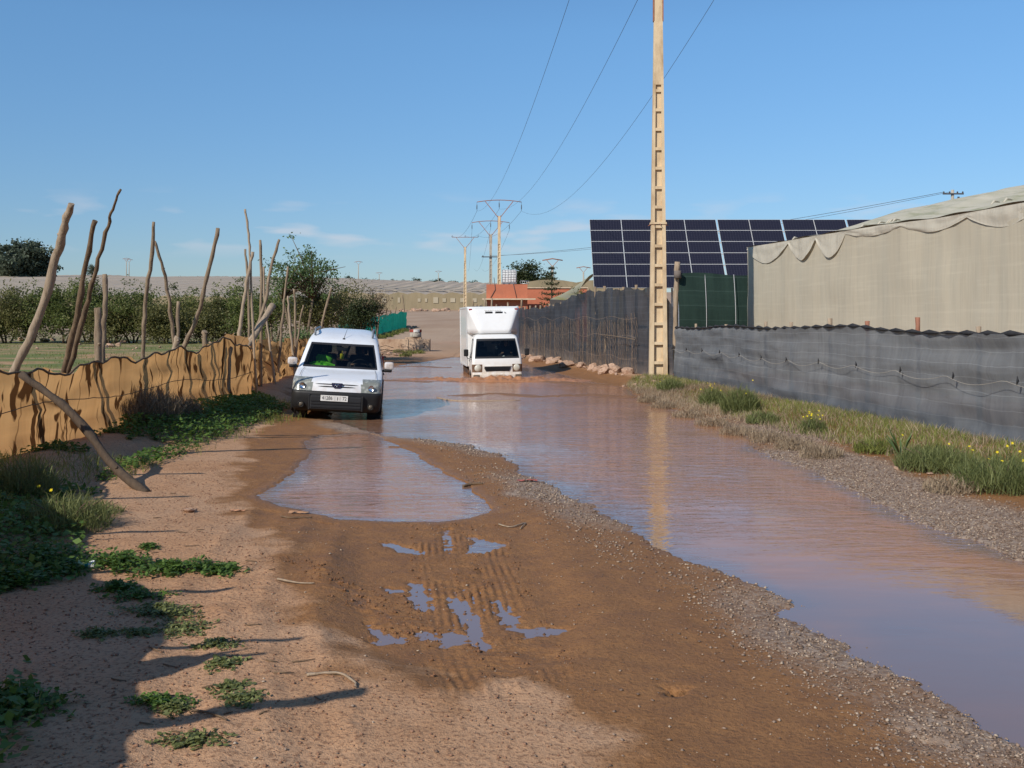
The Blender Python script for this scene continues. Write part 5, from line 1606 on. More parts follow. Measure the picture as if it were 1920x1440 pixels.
fo = fr.build('air_freshener', simple('yellow_card', (0.85, 0.72, 0.03), None, 0.6)); fo.location = van.location; fo.rotation_euler = van.rotation_euler
tag(fo, 'yellow air freshener card hanging behind the van windscreen', 'air freshener')

# ================================================================== the box truck
CAB = [
    (0.36, 0.08, 1.45, 0.80, 0.06, 0.10),   # 0
    (0.42, 0.01, 1.48, 0.85, 0.06, 0.10),   # 1
    (0.60, 0.00, 1.48, 0.862, 0.06, 0.11),  # 2 bumper top
    (0.62, 0.02, 1.48, 0.862, 0.06, 0.11),  # 3
    (0.66, 0.025, 1.48, 0.866, 0.06, 0.11),  # 4 lamp foot
    (0.80, 0.03, 1.48, 0.868, 0.06, 0.12),  # 5
    (0.93, 0.045, 1.48, 0.868, 0.06, 0.12),  # 6 lamp head
    (1.08, 0.075, 1.48, 0.862, 0.06, 0.12),  # 7
    (1.125, 0.09, 1.48, 0.858, 0.06, 0.12),  # 8 windscreen foot
    (1.45, 0.24, 1.47, 0.81, 0.06, 0.11),   # 9
    (1.80, 0.42, 1.45, 0.755, 0.06, 0.11),  # 10 windscreen head
    (1.85, 0.47, 1.44, 0.74, 0.06, 0.12),   # 11
    (1.91, 0.58, 1.42, 0.70, 0.05, 0.15),   # 12
    (1.95, 0.74, 1.38, 0.62, 0.04, 0.18),   # 13
    (1.965, 0.90, 1.30, 0.50, 0.03, 0.18)]  # 14
SUBC = [1, 3, 1, 1, 3, 3, 2, 1, 5, 5, 1, 1, 1, 1]
def cab_class(a, b, i):
    if b <= 3.001: return 'bumper'
    if 8 <= a and b <= 10.001:
        if i < NF + 1: return 'seal' if i >= NF or a < 8.1 or b > 9.9 else 'windscreen'
        if S0 + 2 <= i < S0 + 20: return 'seal' if i in (S0 + 2, S0 + 19) or a < 8.1 or b > 9.9 else 'door_glass'
        if i >= S0 + NS + NC + 1: return 'rear_glass'
    if 4 <= a and b <= 6.001 and NF * 0.68 < i + 0.5 < S0 - 1.2: return 'lamp_surround'
    return 'body'
truck = empty('box_truck')
tag(truck, 'white box truck ploughing through the flooded track with a roof fairing', 'truck')
gc = loft(CAB, SUBC, cab_class, arches=((0.95, 0.33, 0.40),))
for k, nm, mt in (('body', 'cab', 'truck_paint'), ('bumper', 'bumper', 'truck_paint'), ('seal', 'window_seal', 'ink'), ('windscreen', 'windscreen', 'glass'), ('door_glass', 'door_window', 'glass_dark'), ('rear_glass', 'rear_window', 'glass_dark'), ('lamp_surround', 'lamp_surround', 'mud_rubber')):
    loft_part(gc, k, nm, MAT[mt], truck)
lin = loft(CAB[6:13], SUBC[6:12], lambda a, b, i: ('trim' if cab_class(a + 6, b + 6, i) in ('body', 'seal') else None), inset=0.03)
loft_part(lin, 'trim', 'interior_trim', MAT['dark_cloth'], truck)
MB().box((0, 0.42, 1.03), (1.5, 0.42, 0.18), bev=0.05).build('dashboard', MAT['dark_cloth'], truck)
MB().box((0, 0.9, 0.55), (1.6, 1.0, 0.06)).build('floor', MAT['dark_cloth'], truck)
for x in (-0.45, 0.4): seat(truck, x, 1.05, 0.86)
steering(truck, 0.40, 0.72, 1.2, 0.2)
MAT['lamp_clear'] = simple('muddy_lamp_glass', (0.55, 0.54, 0.47), (0.42, 0.36, 0.27), 0.25, 5)
for s in (-1, 1):
    MB().lathe([(0.125, 0.03), (0.125, -0.005), (0.10, -0.028), (0.05, -0.042), (0.0, -0.045)], 22, (s * 0.66, 0.075, 0.80), axis='y').build('headlamp', MAT['lamp_clear'], truck)
    mr = empty('mirror'); mr.parent = truck; mr.location = (s * 1.05, 0.28, 1.33)
    MB().box((0, 0, 0), (0.16, 0.07, 0.24), bev=0.035).build('housing', MAT['black_plastic'], mr)
    MB().tube([(-s * 0.02, 0, -0.12), (-s * 0.06, 0.02, -0.2), (-s * 0.2, 0.02, -0.23)], 0.013, 6).build('arm', MAT['ink'], mr)
    MB().tube([(s * 0.1 - 0.2, 0.115, 1.15), (s * 0.3 - 0.02, 0.135, 1.19), (s * 0.38 + 0.2 * (s < 0), 0.16, 1.23)], [0.011, 0.01, 0.007], 5).build('wiper', MAT['ink'], truck)
    MB().box((s * 0.72, 0.045, 0.52), (0.22, 0.05, 0.12), bev=0.02).build('corner_lamp', MAT['lamp_yellow'], truck)
    MB().box((s * 0.866, 1.30, 0.9), (0.006, 0.012, 0.85)).build('door_gap', MAT['ink'], truck)
    MB().box((s * 0.872, 1.2, 1.02), (0.03, 0.16, 0.035), bev=0.01).build('door_handle', MAT['black_plastic'], truck)
gr = MB().plate([(-0.44, 0.855), (0.44, 0.855), (0.455, 0.80), (0.40, 0.695), (-0.40, 0.695), (-0.455, 0.80)], 0.015, 0.10).build('grille', MAT['ink'], truck)
for zz in (0.735, 0.775, 0.815): MB().box((0, 0.012, zz), (0.8, 0.03, 0.012)).build('grille_bar', MAT['black_plastic'], gr)
MB().plate([(-0.47, 0.875), (0.47, 0.875), (0.45, 0.857), (-0.45, 0.857)], 0.005, 0.05).build('grille_trim', MAT['truck_paint'], gr)
pl = MB().box((0, -0.012, 0.52), (0.5, 0.012, 0.11)).build('number_plate', simple('mud_splashed_plate', (0.6, 0.55, 0.48), (0.3, 0.18, 0.1), 0.7, 9), truck)
MB().box((0.0, 0.50, 1.66), (0.26, 0.03, 0.08), bev=0.012).build('rear_view_mirror', MAT['ink'], truck)
ch = MB().tube([(0, 0.48, 1.62), (0.0, 0.48, 1.52)], 0.004, 4)
ch.tube([(0.03 * math.cos(2 * math.pi * k / 12), 0.48, 1.48 + 0.04 * math.sin(2 * math.pi * k / 12)) for k in range(13)], 0.007, 5).build('mirror_charm', MAT['chrome'], truck)
# cargo box with nose cone
bx = MB()
BW, BT, BB, BY0, BY1 = 0.92, 2.92, 0.80, 1.55, 4.75
MB().box((0, (BY0 + BY1) / 2, (BT + BB) / 2), (2 * BW, BY1 - BY0, BT - BB), bev=0.035).build('cargo_box', MAT['box_paint'], truck)
for s in (-1, 1):
    for yy in (BY0 + 0.02, BY1 - 0.02): MB().box((s * (BW + 0.006), yy, (BT + BB) / 2), (0.02, 0.07, BT - BB - 0.02)).build('corner_trim', MAT['alu'], truck)
    for zz in (BB + 0.03, BT - 0.03): MB().box((s * (BW + 0.006), (BY0 + BY1) / 2, zz), (0.02, BY1 - BY0 - 0.12, 0.06)).build('edge_trim', MAT['alu'], truck)
    MB().box((s * 0.45, BY1 + 0.012, (BT + BB) / 2), (0.86, 0.03, BT - BB - 0.12)).build('rear_door', MAT['box_paint'], truck)
def fairing():
    rows = [(1.97, 0.56, 0.72), (2.15, 0.64, 0.80), (2.45, 0.76, 0.95), (2.70, 0.86, 1.08), (2.82, 0.90, 1.15), (2.89, 0.89, 1.26)]   # z, half width at the front, front y
    vs, fs = [], []
    m = 17
    for z, w, yf in rows:
        wb = BW - 0.02
        pts = []
        xs = [-wb, -wb + (wb - w) * 0.5, -w * 1.0, -w * 0.93]
        ys_ = [BY0 + 0.01, (BY0 + yf) / 2 + 0.05, yf + 0.10, yf + 0.02]
        half = list(zip(xs, ys_)) + [(-w * 0.8 + w * 0.2 * k, yf) for k in range(0, 5)]
        full = half + [(-x, y) for x, y in half[-2::-1]]
        vs += [(x, y, z) for x, y in full]
        m = len(full)
    for i in range(len(rows) - 1):
        for k in range(m - 1): fs.append((i * m + k, i * m + k + 1, (i + 1) * m + k + 1, (i + 1) * m + k))
    e = (len(rows) - 1) * m
    fs.append(tuple(range(e, e + m)))
    fs.append(tuple(range(m))[::-1])
    return MB().add(vs, fs, True).build('roof_fairing', MAT['box_paint'], truck)
fg = fairing()
for x0_, x1_ in ((-0.31, -0.045), (0.045, 0.31)):
    MB().plate([(x0_, 2.665), (x1_, 2.665), (x1_ + 0.0, 2.735), (x0_ + 0.02, 2.735)], 1.065, 1.14).build('air_slot', MAT['ink'], fg)
random.seed(5)
for row_, zz, x0_, n, wd_ in ((0, 2.785, -0.30, 10, 0.03), (1, 2.752, -0.28, 7, 0.022), (1, 2.752, 0.06, 6, 0.022)):
    for k in range(n):
        MB().box((x0_ + k * (0.062 if row_ == 0 else 0.036), 1.115 if row_ == 1 else 1.132, zz), (wd_ * random.uniform(.6, 1), 0.02, 0.017)).build('faded_mark', MAT['concrete_grey'] if row_ == 0 else MAT['wire_dark'], fg)
MB().plate([(0.38, 2.73), (0.46, 2.67), (0.385, 2.675)], 1.06, 1.13).build('sticker', MAT['wire_dark'], fg)
for s in (-1, 1):
    MB().box((s * 0.81, 1.19, 2.82), (0.11, 0.10, 0.05), bev=0.015).build('marker_lamp', MAT['red_lamp'], fg)
MB().box((0, 3.0, 0.68), (0.7, 3.6, 0.14)).build('chassis', MAT['ink'], truck)
for s in (-1, 1):
    wheel(truck, s * 0.72, 0.95, 0.33, 0.33, 0.19, MAT['mud_rubber'])
    wheel(truck, s * 0.70, 3.75, 0.33, 0.33, 0.24, MAT['mud_rubber'])
    MB().box((s * 0.72, 4.2, 0.52), (0.3, 0.02, 0.5)).build('mud_flap', MAT['rubber'], truck)
    MB().box((s * 0.89, 2.4, 0.62), (0.03, 1.5, 0.12)).build('side_guard', MAT['rubber'], truck)
truck.location = (TRUCK_XY[0], TRUCK_XY[1], -0.49)
truck.rotation_euler = (0, R(-0.8), R(6.8))
Mt = Matrix.Translation(truck.location) @ truck.rotation_euler.to_matrix().to_4x4()
person('person', 'person in a dark shirt driving the white box truck', tuple(Mt @ Vector((0.4, 1.02, 0.92))), truck.rotation_euler, bpy.data.materials['dark_top'], SKIN, HAIR)
pa = MB().add([(0.12, 0.36, 1.125), (0.42, 0.34, 1.125), (0.40, 0.42, 1.16), (0.26, 0.44, 1.21), (0.16, 0.43, 1.15)], [(0, 1, 2, 3, 4)]).add([(0.12, 0.36, 1.123), (0.16, 0.43, 1.148), (0.26, 0.44, 1.208), (0.40, 0.42, 1.158), (0.42, 0.34, 1.123)], [(0, 1, 2, 3, 4)]).build('crumpled_papers', simple('white_paper', (0.75, 0.77, 0.75), None, 0.9))
pa.location, pa.rotation_euler = truck.location, truck.rotation_euler
tag(pa, 'crumpled white papers on the truck dashboard', 'papers')

# mud pushed up before the truck
def mud_wave():
    nx_, ny_ = 240, 26
    xs = np.linspace(-4.3, 3.1, nx_); t = np.linspace(-1, 1, ny_)
    A, B = np.meshgrid(xs, t)
    cy = 34.35 + 0.05 * (A - 0.5) ** 2 * 0.6 + 0.35 * fbm(A, A * 0, 0.8, 3, 90)
    w = 0.55 + 0.12 * fbm(A, A * 0 + 3, 1.3, 2, 91)
    Yc = cy + B * w
    env = np.interp(xs, [-4.3, -3.2, -1.6, -0.4, 0.6, 1.6, 3.1], [0.0, 0.07, 0.12, 0.16, 0.15, 0.10, 0.0])[None, :]
    prof = np.clip(1 - B ** 2, 0, 1) ** 0.8
    z = env * prof * (0.62 + 0.75 * np.abs(fbm(A, Yc, 3.5, 4, 92, 0.65))) - 0.02
    idx = np.arange(A.size).reshape(A.shape)
    q = np.stack([idx[:-1, :-1], idx[:-1, 1:], idx[1:, 1:], idx[1:, :-1]], axis=-1).reshape(-1, 4)
    return np_mesh('mud_wave', np.stack([A.ravel(), Yc.ravel(), z.ravel()], axis=1), quads=q, smooth=False)
mw = link('mud_wave', mud_wave(), simple('churned_mud', (0.42, 0.20, 0.095), (0.30, 0.135, 0.06), 0.45, 6, 0.6, 25, where='Position', spec=0.5))
tag(mw, 'churned brown mud wave pushed up in front of the truck', 'mud', kind='stuff')
# ------------------------------------------------------------------ leaves, trees, grass
def leaf_cloud(name, pts, size, aspect=0.55, flat=0.0, v=None, rng=RNG):
    """one pointed leaf per point, turned at random"""
    pts = np.asarray(pts, dtype=float)
    n = len(pts)
    d = rng.normal(size=(n, 3)); d[:, 2] *= (1 - flat); d /= np.linalg.norm(d, axis=1)[:, None] + 1e-9
    r = rng.normal(size=(n, 3))
    u = np.cross(d, r); u /= np.linalg.norm(u, axis=1)[:, None] + 1e-9
    if flat > 0:
        up = np.array([0, 0, 1.0]) + 0.5 * rng.normal(size=(n, 3)) * (1.2 - flat)
        u = np.cross(up, d); u /= np.linalg.norm(u, axis=1)[:, None] + 1e-9
    L = (size * rng.uniform(0.6, 1.3, n))[:, None]
    W = L * aspect
    co = np.stack([pts - d * L * 0.5, pts - u * W * 0.5 + d * L * 0.05, pts + d * L * 0.5, pts + u * W * 0.5 + d * L * 0.05], axis=1).reshape(-1, 3)
    q = np.arange(4 * n).reshape(n, 4)
    me = np_mesh(name, co, quads=q)
    vv = rng.uniform(0, 1, n) if v is None else np.clip(v + rng.normal(0, 0.18, n), 0, 1)
    add_attr(me, 'v', np.repeat(vv, 4))
    return me

def blades(name, bases, length, width, lean=0.5, v=None, rng=RNG, curl=0.4):
    """tapering two-joint blades growing from the bases"""
    bases = np.asarray(bases, dtype=float)
    n = len(bases)
    a = rng.uniform(0, 2 * math.pi, n)
    ln = np.abs(rng.normal(0, lean, n))
    dirv = np.stack([np.cos(a) * ln, np.sin(a) * ln, np.ones(n)], axis=1)
    dirv /= np.linalg.norm(dirv, axis=1)[:, None]
    L = (np.asarray(length) * rng.uniform(0.55, 1.25, n))[:, None]
    b = rng.uniform(0, 2 * math.pi, n)
    sidev = np.stack([np.cos(b), np.sin(b), np.zeros(n)], axis=1) * width * rng.uniform(0.7, 1.3, n)[:, None]
    mid = bases + dirv * L * 0.55
    tip = bases + dirv * L + np.stack([np.cos(a), np.sin(a), -0.5 * np.ones(n)], axis=1) * L * curl * 0.4
    co = np.stack([bases - sidev, bases + sidev, mid + sidev * 0.7, mid - sidev * 0.7, tip], axis=1).reshape(-1, 3)
    i = np.arange(n) * 5
    q = np.stack([i, i + 1, i + 2, i + 3], axis=1)
    t = np.stack([i + 3, i + 2, i + 4], axis=1)
    me = np_mesh(name, co, quads=q, tris=t)
    vv = rng.uniform(0, 1, n) if v is None else np.clip(v + rng.normal(0, 0.2, n), 0, 1)
    add_attr(me, 'v', np.repeat(vv, 5))
    return me

MAT['leaf_acacia'] = leafmat('acacia_leaf', (0.032, 0.048, 0.011), (0.175, 0.20, 0.055), 0.3)
MAT['leaf_olive'] = leafmat('olive_leaf', (0.04, 0.046, 0.014), (0.215, 0.20, 0.07), 0.3)
MAT['leaf_fresh'] = leafmat('fresh_leaf', (0.032, 0.066, 0.02), (0.15, 0.21, 0.075), 0.32)
MAT['leaf_dark'] = leafmat('dark_leaf', (0.010, 0.018, 0.006), (0.055, 0.07, 0.022), 0.15)
MAT['leaf_blue'] = leafmat('gum_leaf', (0.03, 0.042, 0.026), (0.11, 0.135, 0.085), 0.2)
MAT['leaf_dry'] = leafmat('dry_leaf', (0.10, 0.075, 0.045), (0.27, 0.21, 0.14), 0.15)
MAT['leaf_yellow'] = leafmat('yellowish_leaf', (0.07, 0.075, 0.02), (0.2, 0.19, 0.06), 0.25)
MAT['leaf_weed'] = leafmat('weed_leaf', (0.04, 0.08, 0.016), (0.13, 0.215, 0.045), 0.3)
MAT['leaf_feather'] = leafmat('feathery_leaf', (0.075, 0.095, 0.03), (0.215, 0.235, 0.085), 0.25)
MAT['grass_green'] = leafmat('green_grass', (0.085, 0.10, 0.02), (0.255, 0.275, 0.07), 0.3)
MAT['grass_dry'] = leafmat('dry_grass', (0.19, 0.135, 0.085), (0.44, 0.34, 0.225), 0.2)
MAT['twig'] = simple('grey_twig', (0.17, 0.125, 0.085), (0.1, 0.07, 0.045), 0.9, 8)
MAT['petal'] = simple('yellow_petal', (0.75, 0.6, 0.02), None, 0.6)

def crown_points(n_cl, per, rx, ry, rz, spread, seed, shell=0.55, low_cut=-0.9):
    rng = np.random.default_rng(seed)
    cl = []
    while len(cl) < n_cl:
        p = rng.normal(size=3); p /= np.linalg.norm(p)
        if p[2] < low_cut: continue
        r = rng.uniform(shell, 1.0) * (0.78 + 0.3 * math.sin(p[0] * 3.1 + seed) * math.cos(p[1] * 2.7 + p[2] * 2 + seed * 1.7) + 0.12 * rng.normal())
        cl.append(p * r * np.array([rx, ry, rz]))
    cl = np.array(cl)
    pts, vs = [], []
    for c in cl:
        s = spread * rng.uniform(0.6, 1.3)
        k = int(per * rng.uniform(0.5, 1.4))
        pts.append(c + rng.normal(size=(k, 3)) * np.array([s, s, s * 0.7]))
        vs.append(np.full(k, 0.5 + 0.22 * rng.normal()))
    return cl, np.concatenate(pts), np.concatenate(vs)

def tree(name, label, loc, h, rx, rz, leaf, lsize, n_cl=60, per=70, spread=0.35, trunk=0.12, seed=1, group=None, cz=None, cat='tree', low=-0.9, stems=1, limbs=14, bare=0, wood='twig', ry=None, aspect=0.5, shell=0.5, skirt=0.0):
    """trunk with limbs reaching into a crown of leaf clumps"""
    rnd = random.Random(seed)
    o = empty(name, loc)
    tag(o, label, cat, group)
    cz = h - rz if cz is None else cz
    cl, pts, vs = crown_points(n_cl, per, rx, ry or rx, rz, spread, seed, shell, low)
    off = np.array([0, 0, cz])
    if skirt:
        lowf = np.clip(-pts[:, 2] / rz, 0, 1)[:, None]; pts[:, :2] *= 1 + skirt * lowf[:, :1]
    me = leaf_cloud('crown', pts + off, lsize, aspect, v=vs, rng=np.random.default_rng(seed + 5))
    link('crown', me, MAT[leaf], o)
    tb = MB()
    forks = []
    for k in range(stems):
        a = 2 * math.pi * k / max(stems, 1) + seed
        sp = 0.0 if stems == 1 else 0.28 * rx
        b0 = Vector((0.1 * sp * math.cos(a), 0.1 * sp * math.sin(a), -0.3))
        f = Vector((sp * math.cos(a) + 0.1 * rx * rnd.uniform(-1, 1), sp * math.sin(a), max(0.3, (cz - 0.45 * rz))))
        tb.tube([b0, b0.lerp(f, 0.5) + Vector((rnd.uniform(-.1, .1) * rx, 0, 0)), f], [trunk, trunk * 0.8, trunk * 0.6], 7, jit=0.05)
        forks.append(f)
    tr = tb.build('trunk', MAT[wood], o)
    lb = MB()
    order = sorted(range(len(cl)), key=lambda i: rnd.random())
    for i in order[:limbs + bare]:
        f = forks[i % len(forks)]
        e = Vector(cl[i] + off)
        if bare and i in order[limbs:]: e = e + (e - f) * 0.25
        m = f.lerp(e, 0.5) + Vector((0, 0, 0.12 * (e - f).length))
        lb.tube([f, m, e], [trunk * 0.5, trunk * 0.3, trunk * 0.1], 5)
    lb.build('limb', MAT[wood], tr)['kind'] = 'stuff'
    return o

def at_px(px, y): x = (px - CX) / F * y; return (x, y, gz(x, y))

# scrub along the far side of the field
spec = [(-30, 540, 90, 70, 'leaf_acacia'), (12, 528, 95, 70, 'leaf_olive'), (62, 522, 105, 73, 'leaf_acacia'), (120, 514, 110, 70, 'leaf_acacia'), (165, 520, 80, 74, 'leaf_acacia'), (205, 548, 85, 69, 'leaf_olive'),
        (250, 530, 115, 70, 'leaf_acacia'), (305, 552, 80, 68, 'leaf_olive'), (345, 540, 90, 72, 'leaf_acacia'), (388, 532, 95, 70, 'leaf_olive'), (432, 528, 100, 72, 'leaf_acacia'), (476, 540, 80, 66, 'leaf_acacia')]
WHERE = ['beside the leftmost field edge', 'of olive tone, low and sprawling', 'with a broad flat crown', 'tallest of the scrub line', 'behind the paired brown poles', 'olive toned, behind the short stumps', 'with a wide spreading crown over the rock pile', 'low and olive toned between two larger ones', 'behind the forked bare poles', 'olive toned and twiggy', 'dense one near the crowded poles', 'smaller one next to the leafy tree']
for i, (px, tp, wpx, y, lf_) in enumerate(spec):
    b = at_px(px, y)
    h = (P(px, tp, y)[2] - b[2]) * random.choice((0.86, 1.0, 1.08, 0.94, 1.12))
    rx = wpx * y / F / 2 * 1.45
    tree('acacia_shrub', 'thorny field acacia shrub ' + WHERE[i], b, h, rx, h * 0.5, lf_, 0.17, n_cl=130, per=70, spread=0.28, trunk=0.08, seed=20 + i, group='acacia shrubs along the field', cat='shrub', low=-1.1, stems=3, limbs=20, shell=0.4, aspect=0.45, skirt=0.55, cz=h * 0.46)
# leafy tree and shrubs behind the van
b = at_px(562, 47)
tree('leafy_tree', 'tall loose leafed tree with airy green top above the scrub', b, P(562, 440, 47)[2] - b[2], 2.35, 1.95, 'leaf_fresh', 0.125, n_cl=120, per=38, spread=0.2, trunk=0.09, seed=3, stems=2, limbs=40, bare=6, shell=0.25, low=-0.7)
b = at_px(515, 50); tree('olive_shrub', 'round olive green shrub under the leafy tree', b, P(515, 528, 50)[2] - b[2], 1.5, 1.35, 'leaf_acacia', 0.11, 80, 60, 0.22, 0.07, 4, cat='shrub', stems=3, limbs=16, shell=0.35)
b = at_px(590, 48); tree('olive_shrub', 'brownish olive shrub with dead twigs behind the van roof', b, P(590, 505, 48)[2] - b[2], 2.0, 1.75, 'leaf_olive', 0.10, 130, 70, 0.26, 0.07, 5, cat='shrub', stems=3, limbs=26, bare=14, shell=0.35)
b = at_px(642, 50); tree('olive_shrub', 'sprawling olive shrub between the brownish one and the dark bush', b, P(642, 518, 50)[2] - b[2], 1.6, 1.55, 'leaf_olive', 0.10, 80, 60, 0.22, 0.07, 6, cat='shrub', stems=3, limbs=20, shell=0.35)
b = at_px(676, 46); tree('dark_bush', 'dark green bush right behind the van roof rail', b, P(676, 545, 46)[2] - b[2], 1.05, 1.05, 'leaf_dark', 0.09, 90, 80, 0.17, 0.05, 7, cat='shrub', stems=3, limbs=12, shell=0.3)
b = at_px(705, 60); tree('pale_shrub', 'pale half dead shrub above the green net fence', b, P(705, 528, 60)[2] - b[2], 1.2, 1.25, 'leaf_dry', 0.09, 55, 30, 0.22, 0.06, 8, cat='shrub', stems=3, limbs=34, bare=14, shell=0.3)
b = at_px(560, 38); tree('green_bush', 'low bright green bush among the thin poles', b, 1.5, 0.9, 0.7, 'leaf_fresh', 0.09, 50, 60, 0.16, 0.04, 9, cat='shrub', stems=3, limbs=8, shell=0.3)
# big gum on the skyline and the other far trees
b = at_px(38, 520); h = P(38, 441, 520)[2] - b[2]
tree('gum_tree', 'huge dark gum tree standing on the left hilltop', b, h, 17.5, h * 0.55, 'leaf_blue', 1.35, n_cl=240, per=110, spread=1.5, trunk=0.7, seed=11, limbs=20, shell=0.3, low=-1.1, aspect=0.7)
b = at_px(172, 560); tree('far_bush', 'small round tree beside the big gum on the hilltop', b, P(172, 495, 560)[2] - b[2], 3.2, 3.4, 'leaf_blue', 0.6, 30, 50, 0.8, 0.25, 12, group='small trees on the hilltop')
for i, (px, tp, w) in enumerate(((340, 521, 22), (365, 523, 12), (410, 524, 26), (655, 515, 16), (686, 522, 12), (698, 524, 14), (712, 520, 26), (738, 523, 22), (754, 525, 12), (768, 526, 18), (781, 521, 20), (812, 523, 12), (824, 520, 24), (845, 525, 14), (854, 524, 18), (884, 525, 22))):
    y = 655
    x = (px - CX) / F * y
    base = gz(x, y) + 1.0
    h = max(4.5, P(px, tp, y)[2] - base)
    tree('ridge_tree', 'small dark round tree on the far ridge above the greenhouse roofs', (x, y, base), h, w * y / F / 2, h * 0.45, 'leaf_dark', 0.7, 22, 40, 0.7, 0.2, 40 + i, group='trees dotted along the ridge', limbs=4)
b = at_px(986, 128); tree('cypress_clump', 'bushy dark green tree behind the white water tank', b, P(986, 488, 128)[2] - b[2], 2.35, 2.6, 'leaf_dark', 0.3, 95, 60, 0.42, 0.2, 13, limbs=10, shell=0.3)
b = at_px(1024, 140); tree('small_dark_tree', 'small dark tree between the tank tree and the star pine', b, P(1024, 506, 140)[2] - b[2], 1.1, 1.5, 'leaf_dark', 0.26, 35, 50, 0.3, 0.15, 14, limbs=6)
b = at_px(1080, 66); tree('yellow_sapling', 'thin yellow green sapling in front of the mossy greenhouse', b, P(1080, 534, 66)[2] - b[2], 0.7, 1.0, 'leaf_yellow', 0.11, 40, 28, 0.14, 0.05, 15, limbs=22, shell=0.2)
# star pine: whorls of drooping branches
b = at_px(1034, 72)
sp_ = empty('star_pine', b); tag(sp_, 'dark conifer with tiered whorls of branches beside the red annex', 'tree')
h = P(1034, 500, 72)[2] - b[2]
MB().tube([(0, 0, -0.2), (0.03, 0, h * 0.5), (0, 0, h)], [0.1, 0.07, 0.015], 7).build('trunk', MAT['twig'], sp_)
lp_, lim = [], MB()
for t in range(13):
    z = h * (0.22 + 0.76 * t / 12); L = 1.25 * (1 - t / 13) ** 0.8 + 0.08
    for k in range(6):
        a = 2 * math.pi * (k + 0.5 * (t % 2)) / 6 + random.uniform(-.15, .15)
        e = Vector((L * math.cos(a), L * math.sin(a), z + 0.12 * L))
        lim.tube([(0, 0, z), (e.x * .5, e.y * .5, z - 0.05 * L), e], [0.02, 0.015, 0.006], 4)
        for q in range(int(46 * L) + 8):
            s = random.uniform(0.15, 1.0)
            lp_.append((e.x * s + random.gauss(0, .07), e.y * s + random.gauss(0, .07), z - 0.05 * L * math.sin(s * 3.14) + .12 * L * s * s + random.gauss(0, .05)))
link('crown', leaf_cloud('crown', lp_, 0.13, 0.4), MAT['leaf_dark'], sp_)
lim.build('limb', MAT['twig'], sp_)['kind'] = 'stuff'

# ---- right-hand verge
def scatter(n, y0, y1, fx, seed):
    rng = np.random.default_rng(seed)
    y = rng.uniform(y0, y1, n)
    x = fx(y, rng)
    return x, y, rng
n = 36000
def verge_x(y, rng):
    edge = np.interp(y, [8, 10.5, 13.0, 15.0, 17.5, 20.0, 23.5, 27, 31, 33.5], [6.3, 6.0, 5.5, 5.1, 4.8, 4.3, 3.45, 3.05, 3.25, 3.8])
    r = right_x(y)
    u = rng.beta(1.25, 1.0, len(y))
    return edge + (r - 0.03 - edge) * u
x, y, rng = scatter(n, 8.5, 33.2, verge_x, 71)
_, _, _, _, _, m_sd, _, _ = terrain(x, y, True)
rel = (right_x(y) - x)
nz = fbm(x, y, 0.5, 3, 72)
ok = (m_sd < -0.02)
greenp = sstep(1.9, 0.7, rel - 0.55 * nz - 0.5 * (y < 20) ) * (0.25 + 0.75 * (nz > -0.25))
isg = rng.uniform(size=n) < greenp * 0.72
z = terrain(x, y)
B = np.stack([x, y, z - 0.01], axis=1)
k = isg & ok
link_ = tag(link('verge_grass', blades('verge_grass', B[k], 0.15, 0.005, 0.7, v=0.5 + 0.35 * nz[k]), MAT['grass_green']), 'short green grass along the foot of the low grey fence', 'grass', kind='stuff')
k = (~isg) & ok
tag(link('dry_grass', blades('dry_grass', B[k], 0.17, 0.005, 1.0, v=0.5 + 0.35 * nz[k]), MAT['grass_dry']), 'matted dry straw coloured grass between fence and water', 'grass', kind='stuff')

def feather_bush(name, label, loc, r, h, n, mat, flowers=0, seed=1, width=0.004, group=None, lean=0.8, cat='bush', twig=None):
    rng = np.random.default_rng(seed)
    o = empty(name, loc); tag(o, label, cat, group)
    a = rng.uniform(0, 2 * math.pi, n); rr = r * 0.75 * np.sqrt(rng.uniform(0, 1, n))
    hz = rng.uniform(0, 0.65, n) * h * (1 - (rr / r) ** 2)
    bases = np.stack([rr * np.cos(a), rr * np.sin(a), hz], axis=1)
    link('foliage', blades('foliage', bases, h * 0.42, width, lean, rng=rng), MAT[mat], o)
    st = MB()
    for k in range(9):
        a_ = rng.uniform(0, 6.28); e = (r * .6 * math.cos(a_), r * .6 * math.sin(a_), h * .7)
        st.tube([(0, 0, -0.05), (e[0] * .4, e[1] * .4, h * .4), e], [0.008, 0.006, 0.003], 4)
    st.build('stem', MAT[twig or 'twig'], o)
    for k in range(flowers):
        a_ = rng.uniform(0, 6.28); q = r * rng.uniform(.2, .9)
        zz = h * rng.uniform(.65, 1.08)
        fl = MB()
        for j in range(6):
            b_ = 2 * math.pi * j / 6
            fl.add([(0, 0, 0), (0.011 * math.cos(b_ - .4), 0.011 * math.sin(b_ - .4), 0.004), (0.019 * math.cos(b_), 0.019 * math.sin(b_), 0.003), (0.011 * math.cos(b_ + .4), 0.011 * math.sin(b_ + .4), 0.004)], [(0, 1, 2, 3)])
        f_ = fl.build('flower', MAT['petal'], o); f_.location = (q * math.cos(a_), q * math.sin(a_), zz); f_.rotation_euler = (rng.uniform(.3, 1.3), 0, rng.uniform(-.6, .6))
    return o
def vb(px, py, z=0.15):
    g = G(px, py, z); return (g[0], g[1], gz(g[0], g[1]) - 0.02)
feather_bush('feathery_bush', 'feathery green weed bush at the foot of the ladder pole', vb(1258, 728), 0.5, 0.42, 1500, 'leaf_feather', 3, 1, 0.006)
